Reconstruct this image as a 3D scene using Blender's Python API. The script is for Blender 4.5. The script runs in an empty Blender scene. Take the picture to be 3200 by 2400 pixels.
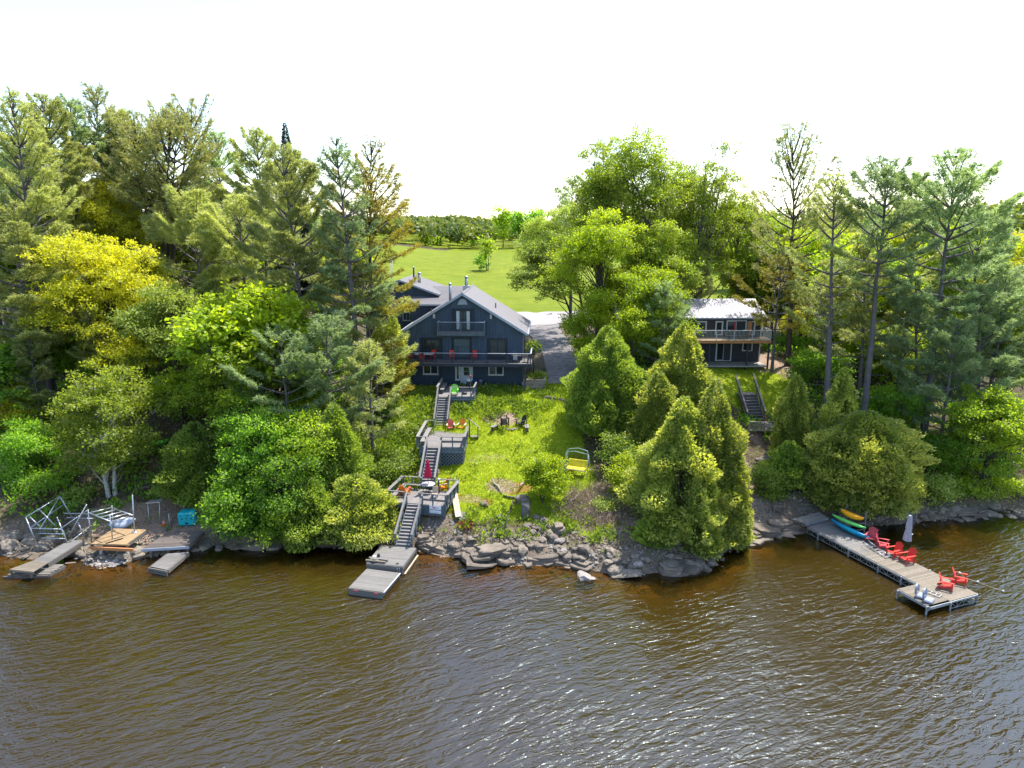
import bpy, math, random
import numpy as np
from mathutils import Vector, Matrix

R = math.radians
sc = bpy.context.scene
COL = sc.collection
random.seed(7)

# ------------------------------------------------------------------ camera, sky, sun, exposure
CAM_Z, FPX, TILT = 23.5, 2200.0, R(12.8)
cam_data = bpy.data.cameras.new('camera')
cam_data.sensor_width = 36.0
cam_data.lens = 36.0 * FPX / 3200.0
cam_data.clip_start, cam_data.clip_end = 0.5, 6000.0
cam = bpy.data.objects.new('camera', cam_data)
cam.location = (0, 0, CAM_Z)
cam.rotation_euler = (math.pi / 2 - TILT, 0, 0)
COL.objects.link(cam)
sc.camera = cam

SUN_EL, SUN_AZ = R(62), R(42)
world = bpy.data.worlds.new('World')
sc.world = world
world.use_nodes = True
wn = world.node_tree
wn.nodes.clear()
w_out = wn.nodes.new('ShaderNodeOutputWorld')
w_bg = wn.nodes.new('ShaderNodeBackground')
w_sky = wn.nodes.new('ShaderNodeTexSky')
w_sky.sky_type = 'NISHITA'
w_sky.sun_disc = False
w_sky.sun_elevation = SUN_EL
w_sky.sun_rotation = SUN_AZ
w_sky.altitude = 280
w_sky.air_density = 1.0
w_sky.dust_density = 1.2
w_sky.ozone_density = 1.0
w_bg.inputs['Strength'].default_value = 0.15
w_hs = wn.nodes.new('ShaderNodeHueSaturation')      # scales the saturation of the whole sky evenly
w_hs.inputs['Saturation'].default_value = 1.0
wn.links.new(w_sky.outputs['Color'], w_hs.inputs['Color'])
wn.links.new(w_hs.outputs['Color'], w_bg.inputs['Color'])
wn.links.new(w_bg.outputs['Background'], w_out.inputs['Surface'])

sun_data = bpy.data.lights.new('sun', 'SUN')
sun_data.energy = 3.8
sun_data.angle = R(0.53)
sun_data.color = (1.0, 0.955, 0.88)
sun = bpy.data.objects.new('sun', sun_data)
sdir = Vector((math.sin(SUN_AZ) * math.cos(SUN_EL), math.cos(SUN_AZ) * math.cos(SUN_EL), math.sin(SUN_EL)))
sun.rotation_euler = (-sdir).to_track_quat('-Z', 'Y').to_euler()
sun.location = (30, 60, 90)
COL.objects.link(sun)

sc.view_settings.view_transform = 'Standard'
sc.view_settings.look = 'None'
sc.view_settings.exposure = 1.4
sc.view_settings.gamma = 1.0
sc.view_settings.use_curve_mapping = False
sc.render.engine = 'CYCLES'
sc.cycles.max_bounces = 10
sc.cycles.diffuse_bounces = 8
sc.cycles.glossy_bounces = 3
sc.cycles.transmission_bounces = 4
sc.cycles.transparent_max_bounces = 8
sc.cycles.caustics_reflective = False
sc.cycles.caustics_refractive = False
sc.cycles.sample_clamp_indirect = 6.0
sc.cycles.sample_clamp_direct = 5.0

# ------------------------------------------------------------------ surveying helpers
CT, ST = math.cos(TILT), math.sin(TILT)

def at(u, v, Y):
    """world point seen at photo pixel (u, v) that lies Y metres in front"""
    a = (1200.0 - v) / FPX
    dy, dz, dx = CT + a * ST, -ST + a * CT, (u - 1600.0) / FPX
    t = Y / dy
    return Vector((dx * t, Y, CAM_Z + dz * t))

def on_z(u, v, z):
    a = (1200.0 - v) / FPX
    dy, dz, dx = CT + a * ST, -ST + a * CT, (u - 1600.0) / FPX
    t = (z - CAM_Z) / dz
    return Vector((dx * t, dy * t, z))

def mpp(Y, z=5.0):
    """metres per photo pixel at distance Y"""
    return (Y * CT + (CAM_Z - z) * ST) / FPX

# value noise
_rng = np.random.RandomState(5)
_LAT = _rng.rand(256, 256)
def vnoise(x, y, s=1.0, o=0):
    x = np.asarray(x, float) / s + 37.3 * (o + 1)
    y = np.asarray(y, float) / s + 17.7 * (o + 1)
    xi, yi = np.floor(x).astype(int), np.floor(y).astype(int)
    fx, fy = x - xi, y - yi
    fx, fy = fx * fx * (3 - 2 * fx), fy * fy * (3 - 2 * fy)
    g = lambda i, j: _LAT[i % 256, j % 256]
    return (g(xi, yi) * (1 - fx) * (1 - fy) + g(xi + 1, yi) * fx * (1 - fy)
            + g(xi, yi + 1) * (1 - fx) * fy + g(xi + 1, yi + 1) * fx * fy)
def sstep(a, b, x):
    t = np.clip((np.asarray(x, float) - a) / (b - a), 0, 1)
    return t * t * (3 - 2 * t)

# ------------------------------------------------------------------ the lie of the land
_sh = [(-1500, 1760), (-300, 1745), (0, 1722), (79, 1744), (234, 1742), (265, 1772), (330, 1770), (411, 1752), (506, 1734), (696, 1704),
       (900, 1712), (1190, 1702), (1303, 1715), (1411, 1738), (1486, 1760), (1572, 1760), (1748, 1762), (1850, 1782),
       (2000, 1800), (2100, 1788), (2230, 1750), (2330, 1690), (2400, 1665), (2515, 1648), (2600, 1640), (2700, 1640),
       (2860, 1635), (2950, 1620), (3100, 1602), (3200, 1592), (3600, 1580), (5000, 1570)]
_shp = [on_z(u, v, 0) for u, v in _sh]
SHX = np.array([p.x for p in _shp]); SHY = np.array([p.y for p in _shp])
def yshore(x):
    return np.interp(x, SHX, SHY)
_PC = (np.array([-60, -12, -6, -2.5, -1, 0, 0.5, 1.6, 4, 8.6, 17.6, 22.6, 30, 60, 110, 300, 600, 1200, 4000]),
       np.array([-7, -3.2, -1.35, -.5, -.2, 0, .45, 1.1, 1.9, 3.2, 6.45, 7.1, 7.7, 8.6, 9.6, 12.3, 15, 19, 20]))
_PR = (np.array([-60, -12, -6, -2.5, -1, 0, 0.5, 1.6, 4, 8, 12.5, 16.5, 20, 24, 30, 60, 110, 300, 600, 1200, 4000]),
       np.array([-7, -3.2, -1.35, -.5, -.2, 0, .45, 1.0, 1.9, 3.1, 4.6, 6.9, 8.2, 8.8, 9.1, 9.3, 10, 12.3, 15, 19, 20]))
def ground_z(x, y):
    x = np.asarray(x, float); y = np.asarray(y, float)
    ys = yshore(x) + (vnoise(x, y, 1.7, 3) - .5) * .9 + (vnoise(x, y, .6, 4) - .5) * .35
    d = y - ys
    dn = np.where((d > 0) & (d < 25), d * 23.5 / np.maximum(72.0 - ys, 10), d)
    dn = np.where(d >= 25, d * 1.0, dn)
    zc = np.interp(dn, *_PC)
    zr = np.interp(d, *_PR)
    w = sstep(9, 15, x)
    z = zc * (1 - w) + zr * w
    # the left wood climbs a little, so does the far right
    z = z + sstep(-18, -60, x) * sstep(12, 60, d) * 3.5 + sstep(40, 120, x) * sstep(30, 120, d) * 7
    z = z + (vnoise(x, y, 3.1, 1) - .5) * .25 * sstep(0.5, 5, d) + (vnoise(x, y, .9, 2) - .5) * .16 * sstep(-1, 3, d)
    z = z - (vnoise(x, y, 1.3, 6)) * .3 * sstep(0, -3, d)
    z = z + (vnoise(x, y, 60, 8) - .5) * 3 * sstep(90, 250, d) + (vnoise(x, y, 260, 9) - .5) * 8 * sstep(300, 600, d)
    # level pads under the house and cottage
    hp = sstep(-13.5, -11.5, x) * sstep(2.6, 1.4, x) * sstep(69.6, 71, y) * sstep(92, 86, y)
    z = z * (1 - hp) + 7.1 * hp
    cp = sstep(10.5, 12, x) * sstep(30, 28, x) * sstep(74.3, 75.6, y) * sstep(90, 86, y)
    z = z * (1 - cp) + 8.75 * cp
    z = z - .75 * sstep(1.25, .6, np.hypot((x - 23.3) / 2.6, (y - 66.6) / 2.0))
    lp = sstep(-39, -37, x) * sstep(-20.0, -21.5, x) * sstep(45.8, 46.8, y) * sstep(58, 54, y)
    z = z * (1 - lp) + np.minimum(z, np.maximum(.25, .25 + (y - 48.5) * .22)) * lp
    return z
def gz(x, y):
    return float(ground_z(x, y))
def on_ground(u, v, dz=0.0):
    Y = 45.0
    lo, hi = 30.0, 600.0
    for Yc in np.arange(38, 400, .25):
        p = at(u, v, Yc)
        if p.z <= gz(p.x, p.y) + dz:
            return Vector((p.x, p.y, gz(p.x, p.y)))
    return at(u, v, 400)

# ------------------------------------------------------------------ object helpers
OFF = {}
def tag(o, label=None, cat=None, group=None, kind=None):
    if label: o['label'] = label
    if cat: o['category'] = cat
    if group: o['group'] = group
    if kind: o['kind'] = kind
    return o
def thing(name, label, cat, loc, rz=0.0, group=None):
    o = bpy.data.objects.new(name, None)
    o.empty_display_size = .2
    o.location = loc
    o.rotation_euler = (0, 0, rz)
    COL.objects.link(o)
    OFF[o.name] = (Vector(loc), rz)
    return tag(o, label, cat, group)
def link(name, me, parent=None, loc=None, rot=None, scale=None, label=None):
    o = bpy.data.objects.new(name, me)
    COL.objects.link(o)
    if parent is not None: o.parent = parent
    if loc is not None: o.location = loc
    if rot is not None: o.rotation_euler = rot
    if scale is not None: o.scale = scale
    if label: o['label'] = label
    return o
def children(o):
    return [c for c in bpy.data.objects if c.parent == o]
def copy_thing(src, kids, label, loc, rz, group=None, scale=None, mats=None):
    """copy a thing, its parts and their sub-parts; kids: {parent: [children]} gathered beforehand"""
    r = src.copy(); COL.objects.link(r)
    r.location = loc; r.rotation_euler = (src.rotation_euler.x if False else 0, 0, rz)
    if scale: r.scale = (scale,) * 3 if isinstance(scale, (int, float)) else scale
    r['label'] = label
    if group: r['group'] = group
    def rec(a, b):
        for ch in kids.get(a.name, []):
            c = ch.copy(); COL.objects.link(c); c.parent = b
            if mats:
                for k, m in enumerate(c.material_slots):
                    if m.material and m.material.name in mats:
                        c.material_slots[k].link = 'OBJECT'
                        c.material_slots[k].material = mats[m.material.name]
            rec(ch, c)
    rec(src, r)
    return r
def family(root):
    kids = {}
    allo = [o for o in bpy.data.objects if o.parent is not None]
    for o in allo: kids.setdefault(o.parent.name, []).append(o)
    return kids

class MB:
    """collects simple solids into one mesh"""
    def __init__(self):
        self.v, self.f, self.sm = [], [], []
    def add(self, vs, fs, smooth=False):
        n = len(self.v)
        self.v += [tuple(p) for p in vs]
        self.f += [tuple(i + n for i in f) for f in fs]
        self.sm += [smooth] * len(fs)
        return self
    def box(self, c, s, rz=0.0, rx=0.0, ry=0.0):
        m = Matrix.Translation(Vector(c)) @ Matrix.Rotation(rz, 4, 'Z') @ Matrix.Rotation(ry, 4, 'Y') @ Matrix.Rotation(rx, 4, 'X')
        h = [x / 2 for x in s]
        vs = [m @ Vector((i * h[0], j * h[1], k * h[2])) for i in (-1, 1) for j in (-1, 1) for k in (-1, 1)]
        return self.add(vs, [(0, 1, 3, 2), (4, 6, 7, 5), (0, 4, 5, 1), (2, 3, 7, 6), (0, 2, 6, 4), (1, 5, 7, 3)])
    def b2(self, lo, hi):
        return self.box([(a + b) / 2 for a, b in zip(lo, hi)], [abs(b - a) for a, b in zip(lo, hi)])
    def bar(self, p, q, w, h, up=(0, 0, 1)):
        p, q = Vector(p), Vector(q)
        d = (q - p)
        if d.length < 1e-6: return self
        d.normalize()
        up = Vector(up)
        if abs(d.dot(up)) > .98: up = Vector((0, 1, 0))
        s = d.cross(up).normalized(); t = s.cross(d).normalized()
        vs = []
        for e in (p, q):
            for a, b in ((-1, -1), (1, -1), (1, 1), (-1, 1)):
                vs.append(e + s * a * w / 2 + t * b * h / 2)
        return self.add(vs, [(0, 1, 2, 3), (7, 6, 5, 4), (0, 4, 5, 1), (1, 5, 6, 2), (2, 6, 7, 3), (3, 7, 4, 0)])
    def tube(self, pts, r, n=6, smooth=True, caps=True):
        pts = [Vector(p) for p in pts]
        rs = r if isinstance(r, (list, tuple)) else [r] * len(pts)
        vs, fs = [], []
        for i, p in enumerate(pts):
            d = (pts[min(i + 1, len(pts) - 1)] - pts[max(i - 1, 0)]).normalized()
            up = Vector((0, 0, 1)) if abs(d.z) < .9 else Vector((1, 0, 0))
            s = d.cross(up).normalized(); t = s.cross(d)
            for k in range(n):
                a = 2 * math.pi * k / n
                vs.append(p + (s * math.cos(a) + t * math.sin(a)) * rs[i])
        for i in range(len(pts) - 1):
            for k in range(n):
                k2 = (k + 1) % n
                fs.append((i * n + k, i * n + k2, (i + 1) * n + k2, (i + 1) * n + k))
        if caps:
            fs.append(tuple(range(n))[::-1]); fs.append(tuple((len(pts) - 1) * n + k for k in range(n)))
        return self.add(vs, fs, smooth)
    def lathe(self, c, prof, n=12, smooth=True):
        c = Vector(c); vs, fs = [], []
        for r, z in prof:
            for k in range(n):
                a = 2 * math.pi * k / n
                vs.append(c + Vector((r * math.cos(a), r * math.sin(a), z)))
        for i in range(len(prof) - 1):
            for k in range(n):
                k2 = (k + 1) % n
                fs.append((i * n + k, i * n + k2, (i + 1) * n + k2, (i + 1) * n + k))
        fs.append(tuple(range(n))[::-1]); fs.append(tuple((len(prof) - 1) * n + k for k in range(n)))
        return self.add(vs, fs, smooth)
    def prism(self, poly, axis, a, b):
        """extrude 2-D outline along axis (0 x, 1 y, 2 z) from a to b"""
        def mk(p, t):
            o = [0, 0, 0]; k = [i for i in range(3) if i != axis]
            o[k[0]], o[k[1]], o[axis] = p[0], p[1], t
            return o
        n = len(poly)
        vs = [mk(p, a) for p in poly] + [mk(p, b) for p in poly]
        fs = [tuple(range(n)), tuple(range(2 * n - 1, n - 1, -1))]
        fs += [(i, (i + 1) % n, n + (i + 1) % n, n + i) for i in range(n)]
        return self.add(vs, fs)
    def slab(self, quad, t):
        """a sheet with four corners and thickness t (downwards along its normal)"""
        q = [Vector(p) for p in quad]
        nrm = (q[1] - q[0]).cross(q[3] - q[0]).normalized()
        return self.add(q + [p - nrm * t for p in q], [(0, 1, 2, 3), (7, 6, 5, 4), (0, 4, 5, 1), (1, 5, 6, 2), (2, 6, 7, 3), (3, 7, 4, 0)])
    def mesh(self, name, mat, shift=(0, 0, 0), rz=0.0):
        me = bpy.data.meshes.new(name)
        m = Matrix.Rotation(-rz, 4, 'Z') @ Matrix.Translation(-Vector(shift))
        me.from_pydata([tuple(m @ Vector(p)) for p in self.v], [], self.f)
        me.materials.append(mat)
        if any(self.sm):
            me.polygons.foreach_set('use_smooth', self.sm)
        me.validate()
        import bmesh
        bm = bmesh.new(); bm.from_mesh(me); bmesh.ops.recalc_face_normals(bm, faces=bm.faces); bm.to_mesh(me); bm.free()
        return me
    def build(self, name, mat, parent=None, world=None, label=None, bevel=0.0):
        """world: the thing whose frame the world coordinates are turned into; None: coordinates are local already"""
        sh, rz = OFF[world.name] if world is not None else ((0, 0, 0), 0.0)
        o = link(name, self.mesh(name, mat, sh, rz), parent, label=label)
        if bevel:
            b = o.modifiers.new('bevel', 'BEVEL'); b.width = bevel; b.segments = 1; b.limit_method = 'ANGLE'
        return o

# ------------------------------------------------------------------ materials
MATS = {}
def nd(nt, kind, **kw):
    n = nt.nodes.new(kind)
    for k, v in kw.items():
        if k in n.inputs: n.inputs[k].default_value = v
        else: setattr(n, k, v)
    return n
def mat(name, col, rough=.65, var=.25, scale=4.0, bump=.15, stretch=(1, 1, 1), rand=.0, metal=0.0, spec=.35, col2=None, bscale=None, bdist=.02, streak=None):
    m = bpy.data.materials.new(name); m.use_nodes = True
    nt = m.node_tree; nt.nodes.clear()
    out = nd(nt, 'ShaderNodeOutputMaterial'); p = nd(nt, 'ShaderNodeBsdfPrincipled')
    tc = nd(nt, 'ShaderNodeTexCoord'); mp = nd(nt, 'ShaderNodeMapping')
    mp.inputs['Scale'].default_value = stretch
    nt.links.new(tc.outputs['Object'], mp.inputs['Vector'])
    oi = nd(nt, 'ShaderNodeObjectInfo')
    add = nd(nt, 'ShaderNodeVectorMath', operation='ADD')
    mul = nd(nt, 'ShaderNodeVectorMath', operation='SCALE'); mul.inputs['Scale'].default_value = 31.0
    comb = nd(nt, 'ShaderNodeCombineXYZ')
    for k in range(3): nt.links.new(oi.outputs['Random'], comb.inputs[k])
    nt.links.new(comb.outputs[0], mul.inputs[0])
    nt.links.new(mp.outputs[0], add.inputs[0]); nt.links.new(mul.outputs[0], add.inputs[1])
    nz = nd(nt, 'ShaderNodeTexNoise', Scale=scale, Detail=5.0, Roughness=.6)
    nt.links.new(add.outputs[0], nz.inputs['Vector'])
    c2 = col2 or tuple(min(1, c * (1 - var)) for c in col)
    c1 = col if col2 else tuple(min(1, c * (1 + var)) for c in col)
    ramp = nd(nt, 'ShaderNodeMapRange'); ramp.inputs['From Min'].default_value = .32; ramp.inputs['From Max'].default_value = .68
    nt.links.new(nz.outputs['Fac'], ramp.inputs['Value'])
    mx = nd(nt, 'ShaderNodeMix', data_type='RGBA')
    mx.inputs[6].default_value = (*c2, 1); mx.inputs[7].default_value = (*c1, 1)
    nt.links.new(ramp.outputs[0], mx.inputs[0])
    last = mx.outputs[2]
    if rand:
        hs = nd(nt, 'ShaderNodeHueSaturation')
        mr = nd(nt, 'ShaderNodeMapRange'); mr.inputs['To Min'].default_value = 1 - rand; mr.inputs['To Max'].default_value = 1 + rand
        nt.links.new(oi.outputs['Random'], mr.inputs['Value'])
        nt.links.new(mr.outputs[0], hs.inputs['Value']); nt.links.new(last, hs.inputs['Color'])
        last = hs.outputs[0]
    nt.links.new(last, p.inputs['Base Color'])
    p.inputs['Roughness'].default_value = rough; p.inputs['Metallic'].default_value = metal
    p.inputs['Specular IOR Level'].default_value = spec
    if bump:
        bp = nd(nt, 'ShaderNodeBump', Strength=bump, Distance=bdist)
        if bscale:
            n2 = nd(nt, 'ShaderNodeTexNoise', Scale=bscale, Detail=6.0, Roughness=.65)
            nt.links.new(add.outputs[0], n2.inputs['Vector']); nt.links.new(n2.outputs['Fac'], bp.inputs['Height'])
        else:
            nt.links.new(nz.outputs['Fac'], bp.inputs['Height'])
        nt.links.new(bp.outputs[0], p.inputs['Normal'])
    nt.links.new(p.outputs[0], out.inputs['Surface'])
    MATS[name] = m
    return m
def leafmat(name, c1, c2, trans=.45, tcol=None, rand=.18):
    """foliage: c1 old leaves, c2 fresh growth (face attribute tint), light passing through"""
    m = bpy.data.materials.new(name); m.use_nodes = True
    nt = m.node_tree; nt.nodes.clear()
    out = nd(nt, 'ShaderNodeOutputMaterial')
    at_ = nd(nt, 'ShaderNodeAttribute', attribute_name='tint')
    mx = nd(nt, 'ShaderNodeMix', data_type='RGBA')
    mx.inputs[6].default_value = (*c1, 1); mx.inputs[7].default_value = (*c2, 1)
    nt.links.new(at_.outputs['Fac'], mx.inputs[0])
    oi = nd(nt, 'ShaderNodeObjectInfo')
    hs = nd(nt, 'ShaderNodeHueSaturation')
    mr = nd(nt, 'ShaderNodeMapRange'); mr.inputs['To Min'].default_value = 1 - rand; mr.inputs['To Max'].default_value = 1 + rand
    nt.links.new(oi.outputs['Random'], mr.inputs['Value']); nt.links.new(mr.outputs[0], hs.inputs['Value'])
    nt.links.new(mx.outputs[2], hs.inputs['Color'])
    p = nd(nt, 'ShaderNodeBsdfPrincipled'); p.inputs['Roughness'].default_value = .5; p.inputs['Specular IOR Level'].default_value = .35
    nt.links.new(hs.outputs[0], p.inputs['Base Color'])
    tr = nd(nt, 'ShaderNodeBsdfTranslucent')
    g = nd(nt, 'ShaderNodeMix', data_type='RGBA', blend_type='MULTIPLY'); g.inputs[0].default_value = 1.0
    g.inputs[7].default_value = (*(tcol or (1.7, 1.6, .55)), 1)
    nt.links.new(hs.outputs[0], g.inputs[6]); nt.links.new(g.outputs[2], tr.inputs['Color'])
    ms = nd(nt, 'ShaderNodeMixShader'); ms.inputs[0].default_value = trans
    nt.links.new(p.outputs[0], ms.inputs[1]); nt.links.new(tr.outputs[0], ms.inputs[2])
    nt.links.new(ms.outputs[0], out.inputs['Surface'])
    MATS[name] = m
    return m
def glassmat(name, tint=(.02, .03, .035), rough=.03):
    """window glass seen from outside: dark room behind, mirror of the surroundings"""
    m = bpy.data.materials.new(name); m.use_nodes = True
    p = m.node_tree.nodes['Principled BSDF']
    p.inputs['Base Color'].default_value = (*tint, 1); p.inputs['Roughness'].default_value = rough
    p.inputs['Specular IOR Level'].default_value = .5; p.inputs['IOR'].default_value = 1.5
    MATS[name] = m
    return m
# ------------------------------------------------------------------ palette
M_BLUE = mat('blue_board_siding', (0.046, 0.073, 0.11), .6, .18, 3.0, .1, (1, 1, .15), rand=.12)
M_BLUE2 = mat('blue_block_wall', (0.031, 0.05, 0.078), .75, .15, 2.0, .2)
M_TRIM = mat('pale_trim', (0.341, 0.372, 0.433), .5, .08, 2.0, .03)
M_WHITE = mat('white_paint', (0.503, 0.503, 0.503), .45, .05, 3.0, .02)
M_DOORW = mat('pale_blue_door', (0.413, 0.495, 0.555), .5, .05, 2.0, .02)
M_DARK_TRIM_SHADE = mat('dark_trim_and_shade', (.012, .016, .022), .5, .1, 3.0, .03)  # door frames; also the painted shade behind the deck lattices
M_SHINGLE = mat('grey_shingles', (0.149, 0.141, 0.148), .85, .22, 9.0, .5, (1, 1, 1), bscale=22, rand=.08)
M_ROOF_METAL = mat('ribbed_metal_roof', (.36, .335, .36), .5, .08, 1.5, .02, rand=.05)
M_COTTAGE = mat('charcoal_siding', (.035, .036, .045), .7, .15, 3.0, .1, (.2, 1, 2))
M_WOODGREY = mat('weathered_grey_wood', (0.178, 0.164, 0.159), .75, .22, 5.0, .3, (.5, 6, 3), rand=.16)
M_DOCKGREY = mat('silver_dock_wood', (0.152, 0.144, 0.134), .75, .2, 3.0, .3, (.5, 8, 3), rand=.14)
M_DOCKTAN = mat('tan_dock_wood', (0.166, 0.139, 0.105), .75, .26, 2.5, .3, (.6, 8, 3), rand=.2)
M_STAIN = mat('blue_grey_stain', (0.089, 0.114, 0.140), .6, .2, 4.0, .2, (1, 1, .3), rand=.1)
M_STAINDK = mat('dark_stain', (.035, .04, .06), .7, .2, 4.0, .2, (1, 1, .3), rand=.12)
M_NEWWOOD = mat('new_plywood', (0.284, 0.191, 0.103), .65, .2, 2.0, .15, (1, 3, 1), rand=.1)
M_CEDARWOOD = mat('orange_beam_wood', (.46, .20, .08), .65, .2, 3.0, .15, (.3, 3, 3))
M_OLDWOOD = mat('bleached_old_wood', (0.154, 0.14, 0.122), .85, .35, 4.0, .5, (.5, 5, 3), rand=.2)
M_DARKWOOD = mat('dark_damp_wood', (.11, .09, .08), .75, .35, 3.0, .4, (.5, 6, 3), rand=.25)
M_BROWNWOOD = mat('brown_stair_wood', (0.294, 0.236, 0.200), .75, .25, 4.0, .3, (.5, 5, 3), rand=.15)
M_PLYLIGHT = mat('bleached_plywood_sheet', (0.445, 0.359, 0.260), .7, .18, 2.0, .1)
M_GALV = mat('galvanised_steel', (0.375, 0.398, 0.427), .38, .2, 6.0, .05, metal=.6)
M_ALU = mat('aluminium', (0.465, 0.480, 0.503), .33, .1, 5.0, .03, metal=.7)
M_BLACKMETAL = mat('black_metal', (.02, .02, .024), .45, .1, 5.0, .03)
M_RED = mat('red_chair_paint', (.62, .045, .035), .45, .12, 4.0, .05, rand=.08)
M_REDDK = mat('faded_red_paint', (.47, .06, .07), .55, .15, 4.0, .05)
M_ORANGE = mat('orange_chair_paint', (.72, .22, .02), .45, .12, 4.0, .05)
M_LIME = mat('lime_chair_paint', (.20, .55, .06), .45, .1, 4.0, .03)
M_BLACKCH = mat('black_chair_resin', (.03, .033, .042), .5, .12, 4.0, .05)
M_UMBRED = mat('crimson_canvas', (.55, .02, .07), .8, .15, 3.0, .1)
M_UMBGREY = mat('pale_grey_canvas', (0.375, 0.383, 0.435), .8, .12, 3.0, .1)
M_TABLE = mat('pale_table_top', (0.385, 0.364, 0.385), .4, .1, 3.0, .03)
M_YELLOW = mat('yellow_cushion', (.68, .56, .03), .75, .25, 5.0, .2, (1, 1, .4))
M_SWINGFR = mat('pale_green_tube', (.33, .42, .42), .4, .1, 4.0, .02)
M_TEAL = mat('teal_plastic', (.01, .36, .42), .45, .1, 3.0, .03)
M_CONE = mat('cone_orange', (.85, .13, .03), .5, .08, 3.0, .02)
M_KORANGE = mat('orange_hull', (.85, .36, .01), .35, .08, 2.0, .02)
M_KGREEN = mat('green_hull', (.16, .62, .14), .35, .12, 1.0, .02)
M_KBLUE = mat('blue_hull', (.01, .42, .58), .35, .6, .8, .02, col2=(.005, .17, .50))
M_GREYPLAST = mat('grey_plastic', (.22, .25, .32), .5, .1, 3.0, .03)
M_BINBLUE = mat('blue_bin_plastic', (.02, .06, .35), .45, .1, 3.0, .03)
M_ROCK = mat('grey_shore_rock', (0.179, 0.149, 0.117), .85, .4, 2.2, .7, (1, 1, 1.6), bscale=7, bdist=.06, rand=.2)
M_ROCKLT = mat('pale_shore_stone', (0.245, 0.213, 0.192), .85, .3, 2.5, .6, bscale=8, bdist=.04, rand=.22)
M_LEDGE = mat('layered_ledge_rock', (0.150, 0.122, 0.096), .85, .42, 1.2, .9, (.6, .6, 6), bscale=4, bdist=.08, rand=.15)
M_BARK = mat('grey_pine_bark', (0.132, 0.119, 0.115), .9, .35, 5.0, .8, (2, 2, .5), bdist=.05, rand=.12)
M_BARKDK = mat('dark_bark', (.07, .058, .05), .9, .35, 5.0, .8, (2, 2, .5), bdist=.05)
M_BARKLT = mat('pale_birch_bark', (.42, .40, .36), .8, .35, 4.0, .3, (1, 1, 3))
M_DRIFT = mat('driftwood', (0.300, 0.247, 0.195), .85, .3, 4.0, .5, (1, 1, 4))
M_ROPE = mat('pale_rope', (.6, .52, .36), .8, .15, 8, .1)
M_CONC = mat('pale_block', (0.300, 0.282, 0.264), .85, .2, 4.0, .3, rand=.12)
G_PANE = glassmat('window_glass')
G_PANEB = glassmat('window_glass_blue_reflection', (.04, .07, .09))  # blue of the reflected lake is put into this pane's base colour
M_CURTAIN = mat('white_curtain', (0.533, 0.585, 0.585), .8, .1, 3.0, .1, (4, 1, .3))
M_INSIDE = mat('dim_room', (.03, .028, .027), .9, .2, 2.0, 0)
M_SIGNW = mat('sign_white', (.74, .77, .80), .5, .03, 2.0, 0)
M_SIGNR = mat('sign_red', (.50, .05, .12), .5, .05, 2.0, 0)
M_SIGNB = mat('sign_ink', (.02, .03, .08), .5, .05, 2.0, 0)
M_SIGNG = mat('sign_grey_blue', (.30, .38, .48), .5, .05, 2.0, 0)

M_LATH = mat('painted_lath', (.16, .20, .25), .6, .15, 4.0, .1)

# foliage
L_PINE = leafmat('pine_needles', (0.202, 0.265, 0.112), (0.481, 0.491, 0.207), 0.46, (1.5, 1.5, 0.6))
L_PINEB = leafmat('blue_green_pine_needles', (0.141, 0.236, 0.134), (0.379, 0.446, 0.226), 0.44, (1.45, 1.5, 0.75))
L_PINEY = leafmat('yellowing_pine_needles', (0.19, 0.19, 0.04), (.36, .32, .05), 0.42, (1.5, 1.35, 0.5))
L_PINEP = leafmat('pale_sparse_pine_needles', (0.208, 0.249, 0.105), (0.439, 0.437, 0.183), 0.4, (1.5, 1.45, 0.6))
L_SPRUCE = leafmat('dark_spruce_needles', (0.030, 0.060, 0.039), (0.068, 0.108, 0.060), .15)
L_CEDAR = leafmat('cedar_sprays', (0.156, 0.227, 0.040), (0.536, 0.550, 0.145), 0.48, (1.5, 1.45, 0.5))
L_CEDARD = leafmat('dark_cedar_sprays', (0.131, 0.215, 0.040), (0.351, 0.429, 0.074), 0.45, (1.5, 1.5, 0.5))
L_MAPLEY = leafmat('yellow_green_maple_leaves', (0.243, 0.289, 0.024), (0.543, 0.531, 0.042), 0.52, (1.6, 1.55, 0.4))
L_MAPLEG = leafmat('fresh_green_leaves', (0.124, 0.229, 0.019), (0.348, 0.426, 0.038), 0.56, (1.7, 1.7, 0.5))
L_DEEP = leafmat('deep_green_leaves', (0.094, 0.203, 0.025), (0.242, 0.383, 0.049), 0.58, (1.7, 1.75, 0.5))
L_POPLAR = leafmat('poplar_leaves', (0.138, 0.204, 0.024), (0.308, 0.363, 0.054), 0.52, (1.7, 1.7, 0.5))
L_PALE = leafmat('pale_green_leaves', (0.157, 0.226, 0.040), (0.337, 0.399, 0.088), .45, (1.6, 1.6, .6))
L_BRIGHT = leafmat('bright_young_leaves', (0.173, 0.264, 0.016), (0.385, 0.449, 0.027), .52, (1.7, 1.7, .4))
L_SHRUB = leafmat('shrub_leaves', (0.085, 0.16, 0.02), (0.255, 0.34, 0.05), 0.45)
L_GRASS = leafmat('grass_blades', (0.17, 0.255, 0.012), (0.42, 0.46, 0.026), 0.45, (1.5, 1.5, 0.5))
L_FAR = leafmat('far_wood_leaves', (0.070, 0.133, 0.025), (0.259, 0.287, 0.056), .35, (1.4, 1.4, .6))
L_DRY = leafmat('dry_brush', (.17, .125, .095), (.40, .30, .23), .2, (1, 1, 1))
L_RUST = leafmat('rust_leaves', (.22, .06, .03), (.40, .16, .06), .4, (1.2, 1, .8))

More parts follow.
